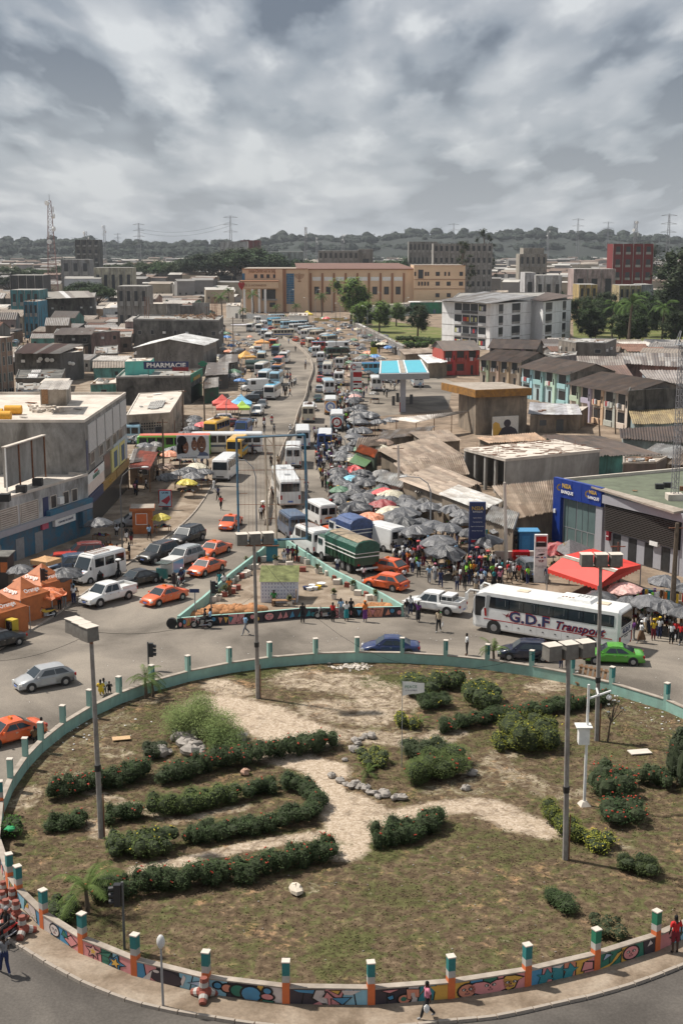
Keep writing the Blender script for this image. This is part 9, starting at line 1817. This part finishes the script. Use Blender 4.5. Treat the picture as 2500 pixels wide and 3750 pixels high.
# ---------------- the wider town
boxes=[]
for o in COL.objects:
 if o.type=='MESH' and o.name.split('.')[0]in('wall','front_wall','rear_wall')and o.parent and o.parent.location.length<1:
  xs=[v.co.x for v in o.data.vertices];ys=[v.co.y for v in o.data.vertices];boxes.append((min(xs)-.5,max(xs)+.5,min(ys)-1.5,max(ys)+1))
def house_proto(seed,kind):
 rg=RR(seed);r=thing('house','x','house');w,d,h=5,3.6,3.0
 put('wall',MB().prism([(-w,-d),(w,-d),(w,d),(-w,d)],0,h),'plaster',r,(.4,.35,.3))
 q0=[(-w-.3,-d-.4),(w+.3,-d-.4),(w+.3,0),(-w-.3,0)];q1=[(w+.3,d+.4),(-w-.3,d+.4),(-w-.3,0),(w+.3,0)]
 def sh(q,zs,nm):
  m=MB();n=14
  vs=[]
  for v in(0,1):
   for k in range(2*n+1):u=k/(2*n);x,y=lerp2(q,u,v);vs.append((x,y,(zs[0]if v==0 else zs[1])+(.05 if k%2 else-.05)))
  m.add(vs,[(k,k+1,2*n+2+k,2*n+1+k)for k in range(2*n)]);put(nm,m,'sheet',r,(.3,.28,.26))
 if kind:
  sh(q0,(h-.05,h+1.1),'roof');sh(q1,(h-.05,h+1.1),'roof');m=MB()
  for s in(-1,1):m.poly([(s*w,-d,h),(s*w,d,h),(s*w,0,h+1.05)])
  put('gable_end',m,'plaster',r,(.4,.35,.3))
 else:sh([(-w-.3,-d-.4),(w+.3,-d-.4),(w+.3,d+.3),(-w-.3,d+.3)],(h+.1,h+.7),'roof')
 for k in range(4):
  if rg.random()<.75:put('window' if k!=1 else 'door',bo((-3.6+2.4*k,-d-.01,1.6 if k!=1 else 1.05),(.9,.06,.9 if k!=1 else 2.0)),'window_dark',r)
 return r
HPs=[house_proto(1,1),house_proto(2,1),house_proto(3,0),house_proto(4,0),house_proto(5,1)];HS=[snap(h_)for h_ in HPs]
for h_ in HPs:h_.location=(0,0,-60)
EXC=[[(720,1110),(1340,1118),(1500,1265),(1620,1300),(1640,1500),(1420,1620),(1300,1900),(640,2100),(560,1800),(700,1400),(790,1240)],[(850,1075),(1720,1065),(1720,1140),(2120,1080),(2120,1275),(1620,1300),(1340,1300),(1290,1150),(850,1150)],[(2095,1130),(2560,1130),(2560,1290),(2105,1285)],[(75,1160),(170,1170),(175,1300),(60,1345),(50,1250)],[(2090,1590),(2260,1590),(2300,1650),(1950,1640)]]
WC=[('cream',(.5,.43,.33)),('grey',(.26,.25,.24)),('brown',(.24,.17,.12)),('white',(.6,.59,.56)),('pale pink',(.45,.32,.29)),('soot dark',(.1,.095,.09)),('tan',(.36,.28,.2)),('pale blue',(.3,.4,.44)),('aqua',(.13,.36,.33))]
RC_=[('grey',(.24,.23,.22)),('brown',(.2,.155,.12)),('pale',(.5,.47,.43)),('rusty',(.2,.1,.065)),('dark',(.1,.09,.085)),('dun',(.33,.28,.23)),('dun',(.3,.26,.22)),('grey',(.3,.285,.27))]
rg=RR(31);Y=300.;cnt=0;far=MB();fcol=[]
TOWN=[]
while Y<2000:
 st=max(9.,Y*.024);hw=(1250+140)*(Y*1.02)/F;X=-hw
 while X<hw:
  wsc=rg.u(.75,1.5)*(1 if Y<1000 else 1.5);wsc*=.7 if Y<520 else 1;W2=5*wsc;x=X+W2;y=Y+rg.u(-.3,.3)*st;X+=2*W2+rg.u(.3,2)*(1 if Y<1000 else 3)
  px,py=PX(x,y)
  if py>1475 and px<1250:continue
  if any(inpoly((px,py),e)for e in EXC):continue
  if py>1290 and px>1250 and not(px>2000 and py<1500):continue
  if any(bx0<x+W2 and bx1>x-W2 and by0<y+3.6 and by1>y-3.6 for bx0,bx1,by0,by1 in boxes):continue
  TOWN.append((x,y,wsc,px,py))
 Y+=st
near=[t for t in TOWN if t[1]<1150][:296]
for i,(x,y,wsc,px,py)in enumerate(near):
 k=rg.randrange(5);wn,wc=rg.choice(WC);rn,rc=rg.choice(RC_);hs=rg.choice([.85,1,1,1.1,1.9])if y>380 else .95;j=rg.u(.85,1.15)
 o=dup(HPs[k],(x,y,0),rg.u(-.45,.25),uniq(f'{wn} house with {rn} tin roof',px,py),'houses of the low town',{'wall':wc,'gable_end':wc,'roof':tuple(c*j for c in rc)},scale=(wsc,rg.u(.85,1.3),hs),tree=HS[k]);o.name='house'
nn_=set(id(t)for t in near)
for t in TOWN:
 if id(t)in nn_:continue
 x,y,wsc,px,py=t;w=5*wsc;d=4.5;h=rg.choice([3,3.2,3.5,4,7,9])if rg.random()<.8 else 11;c=rg.randrange(3);rz=rg.u(-.4,.3);rm=3+rg.randrange(4)
 M_=Matrix.Translation((x,y,0))@Matrix.Rotation(rz,4,'Z');T=lambda a,b,z:M_@Vr((a,b,z));far.add([T(-w,-d,0),T(w,-d,0),T(w,d,0),T(-w,d,0),T(-w,-d,h),T(w,-d,h),T(w,d,h),T(-w,d,h)],[(0,1,5,4),(1,2,6,5),(3,0,4,7)],c);r1=rg.u(.5,1.3);far.add([T(-w-.3,-d-.4,h),T(w+.3,-d-.4,h),T(w+.3,0,h+r1),T(-w-.3,0,h+r1),T(-w-.3,d,h),T(w+.3,d,h)],[(0,1,2,3),(3,2,5,4)],rm)
 for k in range(int(w/1.6)):a=-w+1+k*3.2;far.quad(T(a,-d-.05,h*.35),T(a+1,-d-.05,h*.35),T(a+1,-d-.05,h*.35+1.1),T(a,-d-.05,h*.35+1.1),7)
for i,(n_,c)in enumerate([('far_cream',(.4,.35,.27)),('far_grey',(.25,.24,.23)),('far_dark',(.13,.12,.11)),('far_roof_grey',(.22,.21,.2)),('far_roof_brown',(.17,.12,.095)),('far_roof_pale',(.42,.4,.37)),('far_roof_dun',(.29,.25,.21))]):mat(n_,c,.9,var=.3,scale=.08)
o=put('far_town',far,['far_cream','far_grey','far_dark','far_roof_grey','far_roof_brown','far_roof_pale','far_roof_dun','window_dark']);tag(o,'dense sea of low houses fading towards the wooded hills','houses',kind='stuff')
# ---------------- trees
TP={}
for k,s,n_ in(('spreading_tree',1,6500),('spreading_tree',2,6500),('round_tree',3,5000),('round_tree',4,5000),('tall_tree',5,2600),('sparse_tree',6,2200)):
 t=tree_proto(k,s,n_);t.location=(0,0,-90);TP.setdefault(k,[]).append((t,snap(t)))
pm=[palm_proto(50+i,[5,7,9][i],18,[3.2,3.6,4.2][i],.22)for i in range(3)];pms=[snap(p)for p in pm]
for p in pm:p.location=(0,0,-90)
def ptree(px,Y,kind,s,col,label,group=None):
 x=YX(px,Y);t,sn=rnd.choice(TP[kind]);o=dup(t,(x,Y,-.1),rnd.u(0,6),label,group,{'crown':col},scale=(s,s,s*rnd.u(.92,1.08)),tree=sn);o.name=kind;return o
DK=(.035,.052,.022);MG=(.045,.075,.025);LGc=(.14,.22,.05);BG=(.06,.12,.025)
for i,(px,Y,s)in enumerate([(640,900,1.5),(700,880,1.7),(760,860,1.9),(815,880,2.0),(870,850,2.1),(925,840,2.1),(980,860,2.0),(1040,880,1.8),(1095,850,1.6),(1140,880,1.5),(590,930,1.5),(1430,850,1.7),(1480,830,1.8),(1535,845,1.7),(1590,1000,2.1),(1400,900,1.5),(1570,880,1.4),(400,930,1.3),(450,950,1.4),(500,960,1.4),(545,930,1.4),(330,900,1.2),(230,930,1.2),(120,950,1.2),(40,900,1.3),(1340,900,1.3),(1280,880,1.3)]):
 ptree(px,Y,'spreading_tree',s*.98,tuple(c*rnd.u(1.1,1.7)for c in DK),uniq('broad dark rain tree',px,960),'rain trees beyond the church')
for i,(px,py,k,s,c,l)in enumerate([(1285,1195,'round_tree',1.5,LGc,'bright green leafy tree in front of the church hall'),(1318,1215,'round_tree',.95,LGc,'lower bright green tree beside the tall bright one'),(1388,1218,'round_tree',1.0,LGc,'light green tree at the left of the park'),(1450,1195,'round_tree',.85,LGc,'small pale tree by the white perimeter wall'),(1528,1240,'round_tree',.95,DK,'dark dense tree standing in the park lawn'),(1690,1120,'sparse_tree',1.9,(.06,.07,.03),'tall thin leafed tree right of the church annex'),(1640,1130,'sparse_tree',1.2,(.06,.07,.03),'smaller thin leafed tree beside the church annex'),(1770,1080,'sparse_tree',2.2,(.05,.06,.03),'tallest thin leafed tree above the white apartments'),(2340,1075,'round_tree',2.6,(.022,.032,.016),'big dark rounded tree near the right edge'),(1855,1050,'round_tree',.9,DK,'dark tree beyond the yellow house'),(1958,1105,'round_tree',1.1,DK,'dark tree right behind the white apartments'),(2490,1210,'round_tree',2.4,(.03,.045,.02),'dark tree at the right edge'),(395,1172,'round_tree',.35,(.03,.05,.02),'tiny conical tree by the white warehouse')]):
 x,y=G(px,py);ptree(px,y,k,s*1.25,c,l)
for i in range(34):
 px=rnd.u(2105,2490);py=rnd.u(1140,1280);x,y=G(px,py);ptree(px,y,'round_tree',rnd.u(.8,1.4),rnd.choice([MG,DK,BG,MG]),uniq('bushy green tree',px,py),'trees behind the terraces')
for i,(px,py,k,s,l)in enumerate([(928,1160,2,1.3,'palm in front of the church steps'),(1178,1165,1,1.5,'wide palm before the blue glass tower'),(1085,1165,0,1.2,'small palm left of the wide one'),(1350,1145,1,1.2,'palm left of the hall side door'),(1450,1130,0,1.2,'palm at the middle of the church hall'),(1530,1120,1,1.6,'palm at the right end of the church hall'),(812,1185,2,1.4,'tall palm at the far bend of the road'),(838,1120,1,1.3,'palm left of the church gate'),(790,1110,1,1.2,'palm in the left car park'),(2240,1250,2,1.5,'tall coconut palm at the left of the green grove'),(2300,1290,2,1.9,'large drooping palm in the green grove'),(2420,1270,2,1.6,'coconut palm right of the drooping one'),(2460,1180,2,1.8,'coconut palm by the right edge'),(2045,1045,2,1.3,'lone dark palm beyond the pink house'),(2070,1040,1,1.2,'second dark palm beyond the pink house'),(890,1180,0,1.1,'short palm left of the fence'),(1010,1160,0,1.,'short palm inside the church fence')]):
 x,y=G(px,py);dup(pm[k],(x,y,0),i,l,None,scale=s*.8,tree=pms[k])
for i in range(46):
 px=rnd.choice([rnd.u(-40,620),rnd.u(1700,2500)]);Y=rnd.u(560,1300);ptree(px,Y,rnd.choice(['round_tree','spreading_tree','round_tree']),rnd.u(.7,1.1),tuple(c*rnd.u(.8,1.4)for c in DK),uniq('dark tree among the roofs',px,PX(0,Y)[1]),'trees among the roofs')
bush('hedge','low park hedge before the white apartments','hedge',P_([(1455,1250),(1520,1252),(1600,1262)]),4,2.0,(.06,.1,.03),77,0,dens=22,ls=.4)
for i,px in enumerate((1490,1512,1532,1555,1375,1600)):bush('bush',uniq('round bright shrub in the park',px,1275),'bush',P_([(px,1276)]),3.2,2.2,(.1,.2,.03),78+i,0,dens=30,ls=.35)
bush('banana_plant','bushy banana plant beside the white apartments','plant',P_([(1760,1255)]),5,3.2,(.07,.12,.03),90,0,dens=24,ls=.6)
fm=MB();rg=RR(77);cl=[]
prof=[(-100,868),(0,880),(150,872),(300,868),(450,882),(620,880),(780,872),(900,880),(1000,860),(1120,850),(1250,858),(1400,852),(1500,842),(1620,848),(1700,838),(1800,846),(1900,842),(2000,838),(2080,845),(2200,848),(2320,854),(2420,858),(2600,860)]
for i in range(1700):
 px=rg.u(-60,2560);kk=rg.random()
 for(a,ya),(b,yb)in zip(prof,prof[1:]):
  if a<=px<=b:py=ya+(yb-ya)*(px-a)/(b-a)
 Y=1880+kk*760;base=(HT(2700,py)-13)*[.0,.45,.85,1,1][min(4,int(kk*3.2))];s=rg.u(4,9)*(1.4 if kk>.8 and rg.random()<.3 else 1);x=YX(px,Y)
 top=base+s*rg.u(.9,1.5)
 n0=len(fm.v);fm.ball((x,Y,top-s*.5),(s*1.1,s,s*.75),9,6,0,.45,rg);lc_(fm,[(x,Y,top-s*.4,s*1.2,s*.85)],30,3.,rg,shell=.9)
mat('forest_leaf',(.014,.024,.014),.9,var=.5,scale=.03);o=put('hill_forest',fm,'forest_leaf');tag(o,'dark forest covering the low hills along the horizon','forest',kind='stuff')
for i,(px,Y,s)in enumerate([(1150,2500,2.0),(1518,2500,2.2),(1655,2500,2.2),(480,2400,1.8),(225,2400,1.7),(2070,2500,2.0),(2150,2500,2.3),(2345,1900,1.7),(1000,2500,1.8),(720,2450,1.8)]):ptree(px,Y,'spreading_tree',s*1.5,(.02,.03,.015),uniq('emergent tree on the skyline',px,860),'emergent trees on the skyline')
rg=RR(8);q=MB()
for qd,h in ROOFS:
 for _ in range(rg.randint(5,16)):
  x,y=lerp2(qd,rg.u(.06,.94),rg.u(.08,.92));s=rg.random();z=h+.09
  q.box((x,y,z+(.02 if s<.7 else .15)),(rg.u(.3,2.4)if s<.7 else .5,rg.u(.1,.8),.05 if s<.7 else rg.u(.2,.5)),rg.u(0,3),rg.randrange(4))
o=put('roof_clutter',q,['white','rust','wood','concrete']);tag(o,'odd planks, sheets and bricks lying on the flat roofs','clutter',kind='stuff')
scatter('litter','small scraps of litter strewn over the roads','litter',[(820,2400),(1100,2380),(1500,2330),(500,2450),(1700,2330),(700,2000),(1250,2330),(2300,2480),(300,2580),(1000,1700),(1100,1500),(2350,2420)],90,.02,.055,'white',4,seed=5)
# ---------------- haze and clean up
b=bo((0,1600,29),(4200,3100,106));me=b.mesh('haze',[])
hm=bpy.data.materials.new('haze_air');hm.use_nodes=True;n=hm.node_tree;n.nodes.clear();out=n.nodes.new('ShaderNodeOutputMaterial');pv=n.nodes.new('ShaderNodeVolumePrincipled');pv.inputs['Color'].default_value=(.86,.92,1,1);pv.inputs['Density'].default_value=.00008;n.links.new(pv.outputs[0],out.inputs['Volume']);me.materials.clear();me.materials.append(hm)
hz=obj('haze',me);hz['kind']='stuff'
for p,_ in list(PC.values())+[(u,0)for u in UP+SP_+HPs+pm]+[t for v in TP.values()for t in v]:
 def kill(o):
  for c in list(o.children):kill(c)
  bpy.data.objects.remove(o)
 kill(p)
for l,os_ in list(LABELS.items()):
 pass
